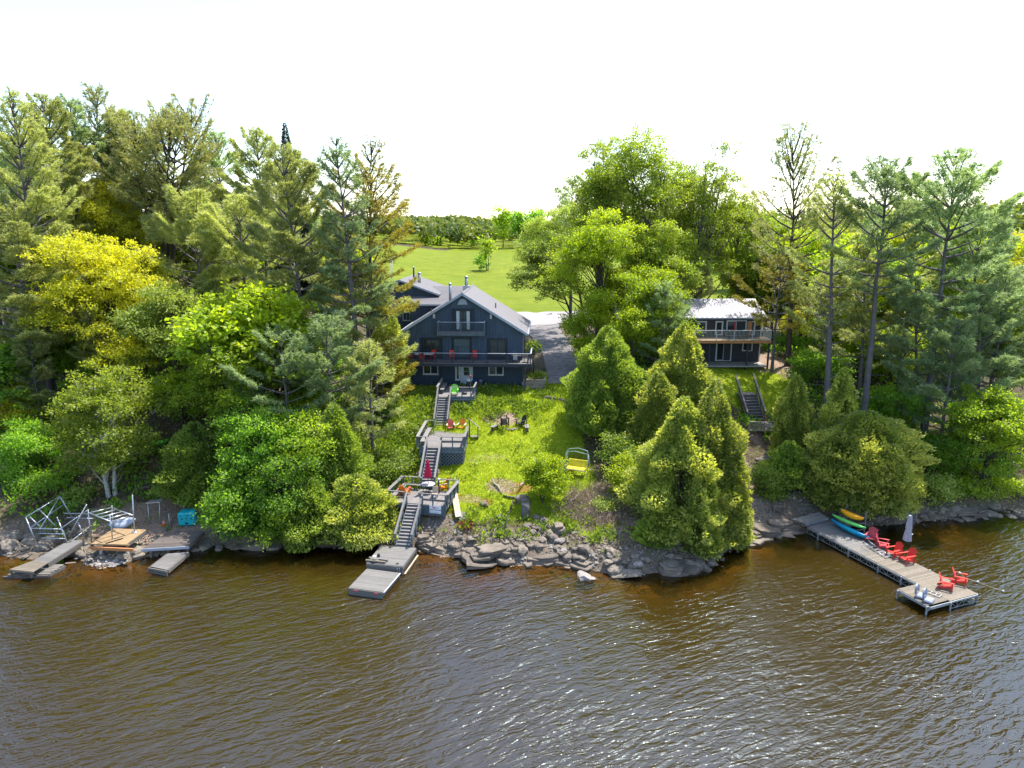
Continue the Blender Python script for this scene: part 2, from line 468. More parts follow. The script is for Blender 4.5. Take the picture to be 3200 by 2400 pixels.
# ------------------------------------------------------------------ ground
def axis(segs):
    out = []
    for a, b, st in segs:
        out.append(np.arange(a, b, st))
    return np.unique(np.round(np.concatenate(out + [np.array([segs[-1][1]])]), 3))
gxs = axis([(-2500, -400, 150), (-400, -140, 20), (-140, -60, 4), (-60, -34, 1), (-34, 34, .4), (34, 60, 1), (60, 140, 4), (140, 400, 20), (400, 2500, 150)])
gys = axis([(-60, 20, 10), (20, 36, 2), (36, 58, .35), (58, 78, .5), (78, 110, 1.5), (110, 200, 5), (200, 460, 10), (460, 1000, 40), (1000, 3000, 200)])
GX, GY = np.meshgrid(gxs, gys)
GZ = ground_z(GX, GY)
def grid_mesh(name, X, Y, Z, material, attrs):
    ny, nx = X.shape
    me = bpy.data.meshes.new(name)
    co = np.stack([X, Y, Z], -1).reshape(-1, 3).astype(np.float32)
    i = np.arange(ny * nx).reshape(ny, nx)
    q = np.stack([i[:-1, :-1], i[:-1, 1:], i[1:, 1:], i[1:, :-1]], -1).reshape(-1, 4)
    fill_mesh(me, co, q)
    me.polygons.foreach_set('use_smooth', np.ones(len(q), bool))
    for k, a in attrs.items():
        at_ = me.attributes.new(k, 'FLOAT', 'POINT'); at_.data.foreach_set('value', a.reshape(-1).astype(np.float32))
    me.materials.append(material)
    return me
def fill_mesh(me, co, faces):
    n, k = faces.shape
    me.vertices.add(len(co)); me.vertices.foreach_set('co', np.ascontiguousarray(co, np.float32).reshape(-1))
    me.loops.add(n * k); me.loops.foreach_set('vertex_index', np.ascontiguousarray(faces, np.int32).reshape(-1))
    me.polygons.add(n); me.polygons.foreach_set('loop_start', (np.arange(n) * k).astype(np.int32))
    me.update(calc_edges=True)

def ell(cx, cy, rx, ry, soft=.35):
    """soft-edged patch of ground"""
    d = np.sqrt(((GX - cx) / rx) ** 2 + ((GY - cy) / ry) ** 2) + (vnoise(GX, GY, 1.6, 12) - .5) * .5
    return sstep(1 + soft, 1 - soft, d)
D_SH = GY - yshore(GX)
lawn = np.maximum.reduce([
    sstep(-12.5, -10.5, GX) * sstep(8.0, 6.0, GX + (vnoise(GX, GY, 2, 14) - .5) * 2.0) * sstep(2.6, 4.6, D_SH + (vnoise(GX, GY, 1.5, 15) - .5) * 2) * sstep(80, 72, GY),
    ell(24, 70.8, 5, 4.2), ell(2.5, 70, 3, 2)])
field = sstep(118, 121, GY + (vnoise(GX, GY, 4, 16) - .5) * 3) * sstep(-34, -24, GX) * sstep(95, 88, GX - (GY - 95) * .3)
field = np.maximum(field, sstep(150, 170, GY) * sstep(330, 300, GY) * sstep(-160, -120, GX) * sstep(200, 150, GX))
field = np.maximum(field, sstep(335, 350, GY))
rockm = sstep(4.2, 1.2, D_SH + (vnoise(GX, GY, 1.2, 17) - .5) * 3) * sstep(-14, -6, D_SH)
dirt = np.maximum.reduce([ell(-27.0, 57, 1.5, 6) , ell(-25.5, 66, 3, 7), ell(-27.5, 51.5, 6, 3), ell(20.4, 56.5, 2.2, 3.4), ell(24.5, 63, 2.6, 1.6), ell(7.6, 50.6, 3.4, 2.6),
                          ell(-0.9, 63.4, 1.7, 1.2), ell(-.9, 53.8, 1.4, 1.0) * .8, ell(-2.2, 57.6, 2.3, .7) * .45, ell(28.5, 76, 2.5, 4), sstep(-.1, -.5, D_SH), ell(-3.2, 52.3, 1.2, .7) * .7])
moss = np.maximum.reduce([ell(0.2, 53.6, 1.9, .8), ell(-2.5, 52.0, 1.2, .6) * .8, ell(4.8, 57.2, 2, 1.5) * .5, ell(-4.4, 52.6, .7, .5) * .8])

m = bpy.data.materials.new('ground_cover'); m.use_nodes = True
nt = m.node_tree; nt.nodes.clear()
g_out = nd(nt, 'ShaderNodeOutputMaterial'); g_p = nd(nt, 'ShaderNodeBsdfPrincipled')
g_p.inputs['Roughness'].default_value = .9; g_p.inputs['Specular IOR Level'].default_value = .1
g_tc = nd(nt, 'ShaderNodeTexCoord')
def gnoise(s, d=5, r=.6):
    n = nd(nt, 'ShaderNodeTexNoise', Scale=s, Detail=float(d), Roughness=r)
    nt.links.new(g_tc.outputs['Object'], n.inputs['Vector'])
    return n.outputs['Fac']
def gcol(noise, a, b, lo=.35, hi=.65):
    mr = nd(nt, 'ShaderNodeMapRange'); mr.inputs['From Min'].default_value = lo; mr.inputs['From Max'].default_value = hi
    nt.links.new(noise, mr.inputs['Value'])
    x = nd(nt, 'ShaderNodeMix', data_type='RGBA'); x.inputs[6].default_value = (*a, 1); x.inputs[7].default_value = (*b, 1)
    nt.links.new(mr.outputs[0], x.inputs[0]); return x.outputs[2]
def gmask(attr, noise, amt=.5):
    a = nd(nt, 'ShaderNodeAttribute', attribute_name=attr)
    s = nd(nt, 'ShaderNodeMath', operation='MULTIPLY_ADD'); s.inputs[1].default_value = amt; s.inputs[2].default_value = -amt / 2
    nt.links.new(noise, s.inputs[0])
    t = nd(nt, 'ShaderNodeMath', operation='ADD'); nt.links.new(a.outputs['Fac'], t.inputs[0]); nt.links.new(s.outputs[0], t.inputs[1])
    mr = nd(nt, 'ShaderNodeMapRange'); mr.inputs['From Min'].default_value = .35; mr.inputs['From Max'].default_value = .65
    nt.links.new(t.outputs[0], mr.inputs['Value']); return mr.outputs[0]
def gmix(f, a, b):
    x = nd(nt, 'ShaderNodeMix', data_type='RGBA')
    nt.links.new(f, x.inputs[0]); nt.links.new(a, x.inputs[6]); nt.links.new(b, x.inputs[7]); return x.outputs[2]
n_f, n_m, n_c, n_l = gnoise(9), gnoise(2.2), gnoise(.5), gnoise(.05, 4)
c = gcol(n_m, (.05, .042, .024), (.12, .095, .058))
c_lawn = gmix(n_c, gcol(n_f, (.12, .19, .012), (.27, .34, .020)), gcol(n_m, (.18, .25, .012), (.36, .39, .024)))
c = gmix(gmask('rockm', n_m), c, gcol(n_f, (.08, .062, .045), (.22, .175, .13), .3, .7))
c = gmix(gmask('lawn', n_f, .6), c, c_lawn)
c = gmix(gmask('moss', n_m, .6), c, gcol(n_f, (.18, .085, .03), (.30, .17, .05)))
c = gmix(gmask('dirt', n_m, .7), c, gcol(n_f, (.17, .115, .08), (.34, .25, .19)))
c = gmix(gmask('field', n_f, .3), c, gmix(n_l, gcol(gnoise(1.2, 7, .75), (.085, .130, .005), (.150, .190, .009)), gcol(gnoise(.18, 7, .75), (.105, .142, .006), (.190, .210, .014), .4, .6)))
nt.links.new(c, g_p.inputs['Base Color'])
g_b = nd(nt, 'ShaderNodeBump', Strength=.7, Distance=.088); nt.links.new(n_f, g_b.inputs['Height']); nt.links.new(g_b.outputs[0], g_p.inputs['Normal'])
nt.links.new(g_p.outputs[0], g_out.inputs['Surface'])
M_GROUND = m
ground = link('ground', grid_mesh('ground', GX, GY, GZ, M_GROUND, dict(lawn=lawn, field=field, rockm=rockm, dirt=dirt, moss=moss)))
tag(ground, 'sloping ground rising from the lake to the green field', kind='structure')

# ------------------------------------------------------------------ lake
wxs = axis([(-2500, -100, 200), (-100, -40, 6), (-40, 40, .8), (40, 100, 6), (100, 2500, 200)])
wys = axis([(-900, -60, 120), (-60, 28, 8), (28, 58, .6), (58, 70, 6)])
WX, WY = np.meshgrid(wxs, wys)
depth = np.clip(-ground_z(WX, WY), 0, 10)
m = bpy.data.materials.new('lake_water'); m.use_nodes = True
nt = m.node_tree; nt.nodes.clear()
o_ = nd(nt, 'ShaderNodeOutputMaterial')
tc = nd(nt, 'ShaderNodeTexCoord')
def wave(scale, rot, stretch, det, dist=0.0):
    mp = nd(nt, 'ShaderNodeMapping', vector_type='TEXTURE'); mp.inputs['Rotation'].default_value = (0, 0, R(rot)); mp.inputs['Scale'].default_value = stretch
    nt.links.new(tc.outputs['Object'], mp.inputs['Vector'])
    n = nd(nt, 'ShaderNodeTexNoise', Scale=scale, Detail=det, Roughness=.5, Distortion=dist)
    nt.links.new(mp.outputs[0], n.inputs['Vector']); return n.outputs['Fac']
w1 = wave(2.3, 24, (2.1, .72, 1), 2.5, .7)
w2 = wave(.95, 30, (2.4, .9, 1), 1.5, .4)
w4 = wave(7, -12, (1.4, .8, 1), 1.5, .6)
w3 = wave(.16, 15, (1, 1.4, 1), 2.0, .5)
def wadd(a, b, k):
    x = nd(nt, 'ShaderNodeMath', operation='MULTIPLY_ADD'); x.inputs[1].default_value = k
    nt.links.new(b, x.inputs[0]); nt.links.new(a, x.inputs[2]); return x.outputs[0]
hsum = wadd(wadd(w1, w2, 1.0), w4, .17)
# gusts: calmer and rougher stretches
g_mr = nd(nt, 'ShaderNodeMapRange'); g_mr.inputs['From Min'].default_value = .35; g_mr.inputs['From Max'].default_value = .65
g_mr.inputs['To Min'].default_value = .55; g_mr.inputs['To Max'].default_value = 1.1
nt.links.new(w3, g_mr.inputs['Value'])
calm = nd(nt, 'ShaderNodeAttribute', attribute_name='open_water')
cm = nd(nt, 'ShaderNodeMath', operation='MULTIPLY'); nt.links.new(g_mr.outputs[0], cm.inputs[0]); nt.links.new(calm.outputs['Fac'], cm.inputs[1])
bmp = nd(nt, 'ShaderNodeBump', Distance=.12); nt.links.new(hsum, bmp.inputs['Height']); nt.links.new(cm.outputs[0], bmp.inputs['Strength'])
gl = nd(nt, 'ShaderNodeBsdfGlossy', Roughness=.05); gl.inputs['Color'].default_value = (.76, .94, 1, 1)
nt.links.new(bmp.outputs[0], gl.inputs['Normal'])
fr = nd(nt, 'ShaderNodeFresnel', IOR=1.85); nt.links.new(bmp.outputs[0], fr.inputs['Normal'])
dp = nd(nt, 'ShaderNodeAttribute', attribute_name='depth')
df = nd(nt, 'ShaderNodeMapRange'); df.inputs['From Min'].default_value = 0.05; df.inputs['From Max'].default_value = 1.5; df.inputs['To Min'].default_value = .06
nt.links.new(dp.outputs['Fac'], df.inputs['Value'])
tp = nd(nt, 'ShaderNodeBsdfTransparent'); tp.inputs['Color'].default_value = (.68, .50, .17, 1)
db = nd(nt, 'ShaderNodeBsdfDiffuse'); db.inputs['Color'].default_value = (.030, .0180, .0030, 1)
body = nd(nt, 'ShaderNodeMixShader'); nt.links.new(df.outputs[0], body.inputs[0]); nt.links.new(tp.outputs[0], body.inputs[1]); nt.links.new(db.outputs[0], body.inputs[2])
srf = nd(nt, 'ShaderNodeMixShader'); nt.links.new(fr.outputs[0], srf.inputs[0]); nt.links.new(body.outputs[0], srf.inputs[1]); nt.links.new(gl.outputs[0], srf.inputs[2])
nt.links.new(srf.outputs[0], o_.inputs['Surface'])
openw = .30 + .70 * sstep(0, 7, yshore(WX) - WY)
water = link('water', grid_mesh('water', WX, WY, WX * 0, m, dict(depth=depth, open_water=openw)))
tag(water, 'rippled brown lake water', kind='structure')

# ------------------------------------------------------------------ driveway and road
M_GRAVEL = mat('gravel_drive', (.15, .135, .128), .92, .45, 1.6, .6, bscale=24)
M_ROAD = mat('pale_gravel_road', (.27, .25, .235), .9, .15, 3.0, .3, bscale=20)
def ribbon(name, pts, material, lift, n=6):
    """pts: (x, y, half width)"""
    P = []
    for (x0, y0, w0), (x1, y1, w1) in zip(pts[:-1], pts[1:]):
        k = max(2, int(math.hypot(x1 - x0, y1 - y0) / .7))
        for i in range(k): t = i / k; P.append((x0 + (x1 - x0) * t, y0 + (y1 - y0) * t, w0 + (w1 - w0) * t))
    P.append(pts[-1]); P = np.array(P)
    T = np.gradient(P[:, :2], axis=0); T /= np.linalg.norm(T, axis=1)[:, None]
    N = np.stack([-T[:, 1], T[:, 0]], 1)
    s = np.linspace(-1, 1, n)
    wob = (vnoise(P[:, 0], P[:, 1], 1.5, 21) - .5) * .5
    X = P[:, None, 0] + N[:, None, 0] * s[None] * (P[:, 2] + wob)[:, None]; Y = P[:, None, 1] + N[:, None, 1] * s[None] * (P[:, 2] + wob)[:, None]
    Z = np.maximum(ground_z(X, Y), ground_z(X + .3, Y + .3)) + lift
    return tag(link(name, grid_mesh(name, X, Y, Z, material, {})), kind='structure')
ribbon('driveway', [(5.6, 70.8, 1.9), (5.8, 76, 2.0), (5.8, 84, 2.1), (5.4, 92, 2.2), (4.6, 99, 2.6), (3.4, 106, 3.6)], M_GRAVEL, .07, 8)
ribbon('road', [(-16, 112.0, 6.0), (-4, 112.5, 7), (4, 112.5, 7.2), (12, 114, 5.0), (30, 116, 3.0), (70, 117, 3.0)], M_ROAD, .09, 10)
# ------------------------------------------------------------------ foliage builders (numpy)
def unit(a):
    return a / np.maximum(np.linalg.norm(a, axis=-1, keepdims=True), 1e-9)
def leaf_mesh(name, C, A, N, L, W, tint, material, tri=False):
    """one small face per leaf or needle spray: C base, A direction, N facing"""
    n = len(C)
    A = unit(A); B = unit(np.cross(N, A))
    L = np.broadcast_to(np.asarray(L, float), (n,))[:, None]; W = np.broadcast_to(np.asarray(W, float), (n,))[:, None]
    if tri:
        V = np.stack([C - B * W * .5, C + B * W * .5, C + A * L], 1)
    else:
        V = np.stack([C, C + A * L * .45 + B * W * .5, C + A * L, C + A * L * .45 - B * W * .5], 1)
    k = V.shape[1]
    me = bpy.data.meshes.new(name)
    fill_mesh(me, V.reshape(-1, 3), np.arange(n * k).reshape(n, k))
    a = me.attributes.new('tint', 'FLOAT', 'FACE'); a.data.foreach_set('value', np.clip(tint, 0, 1).astype(np.float32))
    me.materials.append(material)
    return me
def tubes_mesh(name, lines, material, n=5):
    """lines: list of (points Kx3, radii K)"""
    Vs, Fs, o = [], [], 0
    ang = np.arange(n) * 2 * np.pi / n
    for P, r in lines:
        P = np.asarray(P, float); r = np.asarray(r, float)
        T = unit(np.gradient(P, axis=0))
        up = np.where(np.abs(T[:, 2:3]) < .9, np.array([[0, 0, 1.]]), np.array([[1., 0, 0]]))
        S = unit(np.cross(T, up)); U = np.cross(S, T)
        ring = P[:, None] + (S[:, None] * np.cos(ang)[None, :, None] + U[:, None] * np.sin(ang)[None, :, None]) * r[:, None, None]
        K = len(P); Vs.append(ring.reshape(-1, 3))
        i = (np.arange(K - 1)[:, None] * n + np.arange(n)[None]); j = (np.arange(K - 1)[:, None] * n + (np.arange(n)[None] + 1) % n)
        Fs.append(np.stack([i, j, j + n, i + n], -1).reshape(-1, 4) + o); o += K * n
    me = bpy.data.meshes.new(name)
    F = np.concatenate(Fs)
    fill_mesh(me, np.concatenate(Vs), F)
    me.polygons.foreach_set('use_smooth', np.ones(len(F), bool))
    me.materials.append(material)
    return me
def curve3(p0, d0, length, bend, k=5):
    """a limb: starts along d0 and bends towards bend"""
    p = np.array(p0, float); d = np.array(d0, float); out = [p.copy()]
    for i in range(k - 1):
        d = unit(d + np.array(bend) / (k - 1)); p = p + d * length / (k - 1); out.append(p.copy())
    return np.array(out)
def trunk_line(h, r0, lean=(0, 0), wob=.15, k=9, rng=None, top=.06):
    t = np.linspace(0, 1, k)
    P = np.stack([lean[0] * t ** 1.5 + (rng.rand(k) - .5) * wob * t, lean[1] * t ** 1.5 + (rng.rand(k) - .5) * wob * t, h * t - .3 * (t == 0)], 1)
    r = r0 * ((1 - t) * (1 - top) + top); r[0] *= 1.25
    return P, r

def gen_pine(seed, h, rad, cb, mt, bark=None, cover=1.0, lean=(0, 0), needle=.34, stems=1, up=.25, stubs=10, flat=.5, sparse_top=0.0, wid=.075, prof=None, bare=0.0):
    """white pine: straight stem, open whorls of limbs carrying flat plumes of needles"""
    rng = np.random.RandomState(seed)
    lines, C, A, N, T = [], [], [], [], []
    for s in range(stems):
        l = lean if stems == 1 else (lean[0] + math.cos(s * 2.4 + .5) * rad * .42, lean[1] + math.sin(s * 2.4 + .5) * rad * .3)
        hh = h * (1 if s == 0 else rng.uniform(.86, .98))
        P, r = trunk_line(hh, h * .0125 + .05, l, .25, 11, rng)
        if stems > 1: P[:, 0] += math.cos(s * 2.4) * .35; P[:, 1] += math.sin(s * 2.4) * .3
        lines.append((P, r))
        zt = np.linspace(0, 1, 11)
        pos = lambda q: np.array([np.interp(q, zt, P[:, k]) for k in range(3)])
        q = cb
        step = .62 / hh
        base_a = rng.rand() * 6.28
        while q < .985:
            f = (q - cb) / (1 - cb)
            if prof: shape = np.interp(f, prof[0], prof[1])
            else: shape = np.interp(f, [0, .12, .35, .6, .85, 1], [.55, .85, 1.0, .85, .5, .12])
            nb = rng.randint(3, 6)
            base_a += 1.1 + rng.rand()
            for b in range(nb):
                if rng.rand() < .16 + bare * .4: continue
                a = base_a + b * 2 * np.pi / nb + (rng.rand() - .5) * .7
                L = max(.35, rad * shape * rng.uniform(.6, 1.12))
                if stems > 1: L *= .8
                el = np.interp(f, [0, .3, .7, 1], [-.08, .10, .42 + up * .45, .88 + up * .25]) + (rng.rand() - .5) * .3
                d = np.array([math.cos(a) * math.cos(el), math.sin(a) * math.cos(el), math.sin(el)])
                bl = curve3(pos(q), d, L, (0, 0, .30 + .3 * rng.rand() + up * .5), 5)
                br = np.linspace(h * .0026 + .018 * L ** .5, .012, 5)
                lines.append((bl, br))
                # plumes along the outer part
                dens = cover * (1 - sparse_top * f)
                m_ = int(max(3, L * L * 8.0 * dens + L * 7 * dens))
                t0 = .42 if f < .75 else .2
                tt = t0 + (1 - t0) * rng.rand(m_) ** .8
                ctr = np.stack([np.interp(tt, np.linspace(0, 1, 5), bl[:, k]) for k in range(3)], 1)
                hd = unit(np.array([d[0], d[1], .0])); side = np.array([-hd[1], hd[0], 0])
                wv = (.36 * L * (1.05 - tt) ** .6 + .14) * (rng.rand(m_) * 2 - 1)
                wv = np.round(wv / .28) * .28 + rng.randn(m_) * .05      # side shoots
                ctr = ctr + side * wv[:, None] + hd * (np.abs(wv) * .55)[:, None] + np.stack([0 * wv, 0 * wv, rng.randn(m_) * .06 + .05 + np.abs(wv) * .12 * (1 + up)], 1)
                for k in range(6):
                    dirv = hd * rng.uniform(.2, 1.0, (m_, 1)) + side * (np.sign(wv) * .5)[:, None] + rng.randn(m_, 3) * np.array([.55, .55, .35]) + np.array([0, 0, .25 + up * .5])
                    C.append(ctr + rng.randn(m_, 3) * .06); A.append(dirv)
                    N.append(rng.randn(m_, 3) * (1 - flat) + np.array([0, 0, flat]))
                    T.append(np.clip(.25 + .45 * rng.rand() + .25 * rng.rand(m_) + .15 * (tt - .5) + .12 * f - .1, 0, 1))
            q += step * rng.uniform(.9, 1.9)
        for b in range(stubs):                                           # dead lower limbs
            q = rng.uniform(.18, cb + .1); a = rng.rand() * 6.28; L = rng.uniform(.4, .5) * rad * .9
            d = np.array([math.cos(a), math.sin(a), rng.uniform(-.1, .2)])
            bl = curve3(pos(q), d, L, (0, 0, -.25), 4); lines.append((bl, np.linspace(.03, .006, 4)))
    C = np.concatenate(C); n = len(C)
    crown = leaf_mesh('crown', C, np.concatenate(A), np.concatenate(N), needle * rng.uniform(.7, 1.2, n), wid, np.concatenate(T), mt, tri=True)
    return tubes_mesh('trunk', lines, bark or M_BARK, 5), crown

def gen_broad(seed, h, rad, cb, mt, bark=None, cover=2.2, leaf=.22, lobes=13, lean=(0, 0), stems=1, up=.5, limb=1.0, flat=1.0, clump=.5, droop=0.0, round_=.62, holes=.0):
    """broad-leaved tree: stems and limbs ending in leafy lobes with gaps between them"""
    rng = np.random.RandomState(seed)
    zc = h * (cb + 1) / 2; rz = h * (1 - cb) / 2
    lines, ends = [], []
    for s in range(stems):
        a = s * 2 * np.pi / max(stems, 1) + rng.rand(); off = 0 if stems == 1 else rad * .35
        P, r = trunk_line(h * .82, h * .011 + .045, (lean[0] + math.cos(a) * off, lean[1] + math.sin(a) * off), .5, 9, rng, .15)
        if stems > 1: P[:, 0] += math.cos(a) * .25; P[:, 1] += math.sin(a) * .25
        lines.append((P, r)); ends.append(P)
    lob = []
    sk = rng.randn(3) * .16
    for i in range(lobes):
        ph = np.arccos(1 - 2 * (i + rng.uniform(.1, .9)) / lobes); th = i * 2.39996 + seed + rng.randn() * .5
        dv = np.array([math.sin(ph) * math.cos(th), math.sin(ph) * math.sin(th), math.cos(ph)])
        k = round_ * rng.uniform(.55, 1.32) * (1 + dv @ sk)
        c = np.array([lean[0] + dv[0] * rad * k, lean[1] + dv[1] * rad * k, zc + dv[2] * rz * min(k, 1.0 / max(abs(dv[2]), .3) * .86)])
        lr = rad * rng.uniform(.20, .46) * (1.25 if lobes < 12 else 1.0 if lobes < 20 else .82)
        lob.append((c, lr, min(lr, rz * .6) * rng.uniform(.6, .95) * flat))
        P = ends[i % stems]; zq = np.clip((c[2] - h * .12 * rng.uniform(.6, 1.6)) / (h * .82), .12, .93)
        p0 = np.array([np.interp(zq * .85, np.linspace(0, 1, len(P)), P[:, q]) for q in range(3)])
        dd = c - p0; Ln = np.linalg.norm(dd)
        lines.append((curve3(p0, unit(dd) + np.array([0, 0, -.15]), Ln, (0, 0, .35 * up), 5), np.linspace(h * .004 + .02, .012, 5) * limb))
    lob.append((np.array([lean[0], lean[1], zc + rz * .15]), rad * .55, rz * .5))
    C, A, N, T = [], [], [], []
    area_leaf = leaf * leaf * .72 * .5 * .6
    for li, (c, lr, lz) in enumerate(lob):
        ncl = max(6, int(11 * (lr / clump / 2.2) ** 2))
        need = cover * math.pi * lr * lz / area_leaf
        per = max(5, int(need / ncl))
        dv = unit(rng.randn(ncl, 3)); dv[:, 2] = np.where(dv[:, 2] < -.45, -dv[:, 2], dv[:, 2])
        rr = np.where(rng.rand(ncl, 1) < .18, rng.uniform(1.05, 1.4, (ncl, 1)), rng.uniform(.6, 1.05, (ncl, 1)))
        cc = c + dv * rr * np.array([lr, lr, lz])
        if holes: cc = cc[rng.rand(ncl) > holes]
        tl = .1 + .8 * rng.rand()
        for q in cc:
            m_ = int(per * rng.uniform(.6, 1.3)) + 1
            sp = rng.randn(m_, 3) * np.array([clump * .62, clump * .62, clump * .36])
            C.append(q + sp)
            o = unit(q - np.array([lean[0], lean[1], zc - rz * .3]))
            A.append(rng.randn(m_, 3) * .8 + o * .5 + np.array([0, 0, -.25 - droop]))
            N.append(rng.randn(m_, 3) * .55 + o * .35 + np.array([0, 0, .75]))
            T.append(np.clip(tl * .5 + .25 * rng.rand() + .4 * rng.rand(m_) + .12 * sp[:, 2] / clump + .12 * (q[2] - zc) / rz, 0, 1))
        # twigs into the lobe
        for q in cc[::4]:
            lines.append((np.array([c - (0, 0, lz * .5), (c + q) / 2 - (0, 0, .1), q]), np.array([.022, .014, .006]) * limb))
    C = np.concatenate(C); n = len(C)
    crown = leaf_mesh('crown', C, np.concatenate(A), np.concatenate(N), leaf * rng.uniform(.7, 1.25, n), leaf * .72 * rng.uniform(.7, 1.2, n), np.concatenate(T), mt)
    return tubes_mesh('trunk', lines, bark or M_BARKDK, 5), crown

def gen_cedar(seed, h, rad, mt, cover=2.4, spray=.25, base=.02, prof=None, bark=None, stems=1, ragged=.30, lean=(0, 0), hollow=None, flat=1.0):
    """arborvitae: tall dense cone of upturned flat sprays, ragged outline"""
    rng = np.random.RandomState(seed)
    px, py = prof or ([0, .08, .25, .5, .75, .92, 1], [.55, .85, 1, .84, .52, .22, .03])
    spires = [(0.0, 0.0, h, rad * .97, 0.0)]
    ns = int(4 + rad * 2.2) if h > 2.5 else 2
    for i in range(ns):
        a = i * 2.39996 + seed; fh = rng.uniform(.35, .86)
        rmain = np.interp(fh * .8, px, py) * rad
        d_ = max(.0, rmain - rad * .30) * rng.uniform(.7, 1.15)
        spires.append((d_ * math.cos(a), d_ * math.sin(a) * flat, h * fh, rad * rng.uniform(.30, .50), rng.rand()))
    Cs, As, Ns, Ts = [], [], [], []
    for (ox, oy, sh, sr, stn) in spires:
        hs = np.linspace(base, 1, 60); rs = np.interp(hs, px, py) * sr
        area = np.sum(2 * np.pi * rs * sh / 60)
        n = int(cover * area / (spray * spray * .5 * .5 * .8) * (.8 if sr < rad * .6 else 1))
        pr = np.cumsum(rs + .05); pr /= pr[-1]
        hq = np.interp(rng.rand(n), pr, hs)
        nb = int(9 + sh * 2.4)
        ba = rng.rand(nb) * 6.28; bh = base + (1 - base) * rng.rand(nb) ** 1.1; bw = rng.uniform(.25, .7, nb); bhh = rng.uniform(.04, .12, nb)
        th = rng.rand(n) * 6.28
        bump = np.zeros(n)
        for i in range(nb):
            da = np.abs((th - ba[i] + np.pi) % (2 * np.pi) - np.pi)
            dz = (hq - bh[i]) / bhh[i]
            bump = np.maximum(bump, np.clip(1 - (da / bw[i]) ** 2, 0, 1) * np.where(dz > 0, np.clip(1 - dz, 0, 1), np.clip(1 + dz * .45, 0, 1)))
        fine = vnoise(th * 2.2 + 40 + ox * 9, hq * sh * 1.1, 1.0, seed % 9)
        gap = vnoise(th * 1.4 + ox * 5, hq * sh * .7, 1.0, (seed + 3) % 9)
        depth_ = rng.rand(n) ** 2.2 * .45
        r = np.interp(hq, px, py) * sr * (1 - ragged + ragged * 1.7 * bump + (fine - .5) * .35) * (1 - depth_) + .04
        keep = (rng.rand(n) < sstep(.16, .34, gap) * .9 + .1)
        if hollow:
            a0, aw, h0, h1 = hollow
            da = np.abs((np.arctan2(oy + r * np.sin(th), ox + r * np.cos(th)) - a0 + np.pi) % (2 * np.pi) - np.pi)
            zz = hq * sh / h
            keep &= ~((da < aw) & (zz > h0) & (zz < h1) & (rng.rand(n) < .95))
        zf_ = hq * sh / h
        C = np.stack([ox + lean[0] * zf_ ** 1.5 + r * np.cos(th), oy + lean[1] * zf_ ** 1.5 + r * np.sin(th) * flat, hq * sh], 1)
        o = np.stack([np.cos(th), np.sin(th), 0 * th], 1)
        dr = sstep(.35, .05, hq)[:, None]
        Cs.append(C[keep]); As.append((o * .75 + np.array([0, 0, .6]) * (1 - 1.3 * dr) + rng.randn(n, 3) * .42)[keep])
        Ns.append((o * .5 + rng.randn(n, 3) * .6 + np.array([0, 0, .35]))[keep])
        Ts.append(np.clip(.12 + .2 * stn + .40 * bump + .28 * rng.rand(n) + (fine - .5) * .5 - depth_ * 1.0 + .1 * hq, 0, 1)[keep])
    C, A, N, T = map(np.concatenate, (Cs, As, Ns, Ts)); n = len(C)
    lines = []
    for s in range(stems):
        a = s * 2.1 + seed; P, q = trunk_line(h * .93, h * .011 + .05, (lean[0] + (math.cos(a) * rad * .3 if stems > 1 else 0), lean[1] + (math.sin(a) * rad * .3 if stems > 1 else 0)), .2, 8, rng)
        lines.append((P, q))
        for b in range(int(h * 2.5)):
            t = rng.uniform(.05, .85); p0 = np.array([np.interp(t, np.linspace(0, 1, 8), P[:, k]) for k in range(3)])
            aa = rng.rand() * 6.28; L = np.interp(t, px, py) * rad * .75
            lines.append((curve3(p0, (math.cos(aa), math.sin(aa), .1), L, (0, 0, .9), 4), np.linspace(.03, .008, 4)))
    return tubes_mesh('trunk', lines, bark or M_BARK, 5), leaf_mesh('crown', C, A, N, spray * rng.uniform(.7, 1.3, n), spray * .5 * rng.uniform(.8, 1.2, n), T, mt)

def place_tree(name, parts, loc, rz, label, cat, group=None, scale=None):
    t = thing(name, label, cat, loc, rz, group)
    if scale: t.scale = scale
    link('trunk', parts[0], t); link('crown', parts[1], t)
    return t

TREES = []
def tree(kind, u, vt, Y, wpx, label, name, cat='tree', mt=None, vb=None, ub=None, group=None, seed=None, **kw):
    """a tree surveyed from the photo: top at pixel (u, vt), standing Y metres out, crown wpx wide, crown bottom at pixel row vb, foot at column ub"""
    if kind == 'pine' and kw.get('up', 0) > .5: vt += 46
    top = at(u, vt, Y)
    foot_x = top.x
    if ub is not None:
        for _ in range(3):
            zf = gz(foot_x, Y); foot_x = (ub - 1600) / FPX * (Y * CT + (CAM_Z - zf) * ST)
    zf = gz(foot_x, Y) - .05
    h = (top.z - zf) * (1.05 if kind == 'broad' and vt < 1000 else 1.0)
    rad = wpx / 2 * mpp(Y, (top.z + zf) / 2) * (1.3 if kind == 'pine' else 1.08)
    lean = (top.x - foot_x, 0)
    cb = .3 if vb is None else np.clip((at(u, vb, Y).z - zf) / h, .01, .9)
    seed = seed if seed is not None else (int(u * 7 + vt * 13) % 9973)
    if kind == 'pine': parts = gen_pine(seed, h, rad, cb, mt or L_PINE, lean=lean, **kw)
    elif kind == 'broad': parts = gen_broad(seed, h, rad, cb, mt or L_MAPLEG, lean=lean, **kw)
    else: parts = gen_cedar(seed, h, rad, mt or L_CEDAR, lean=lean, base=min(cb, .3), **kw)
    return place_tree(name, parts, (foot_x, Y, zf), 0.0, label, cat, group)
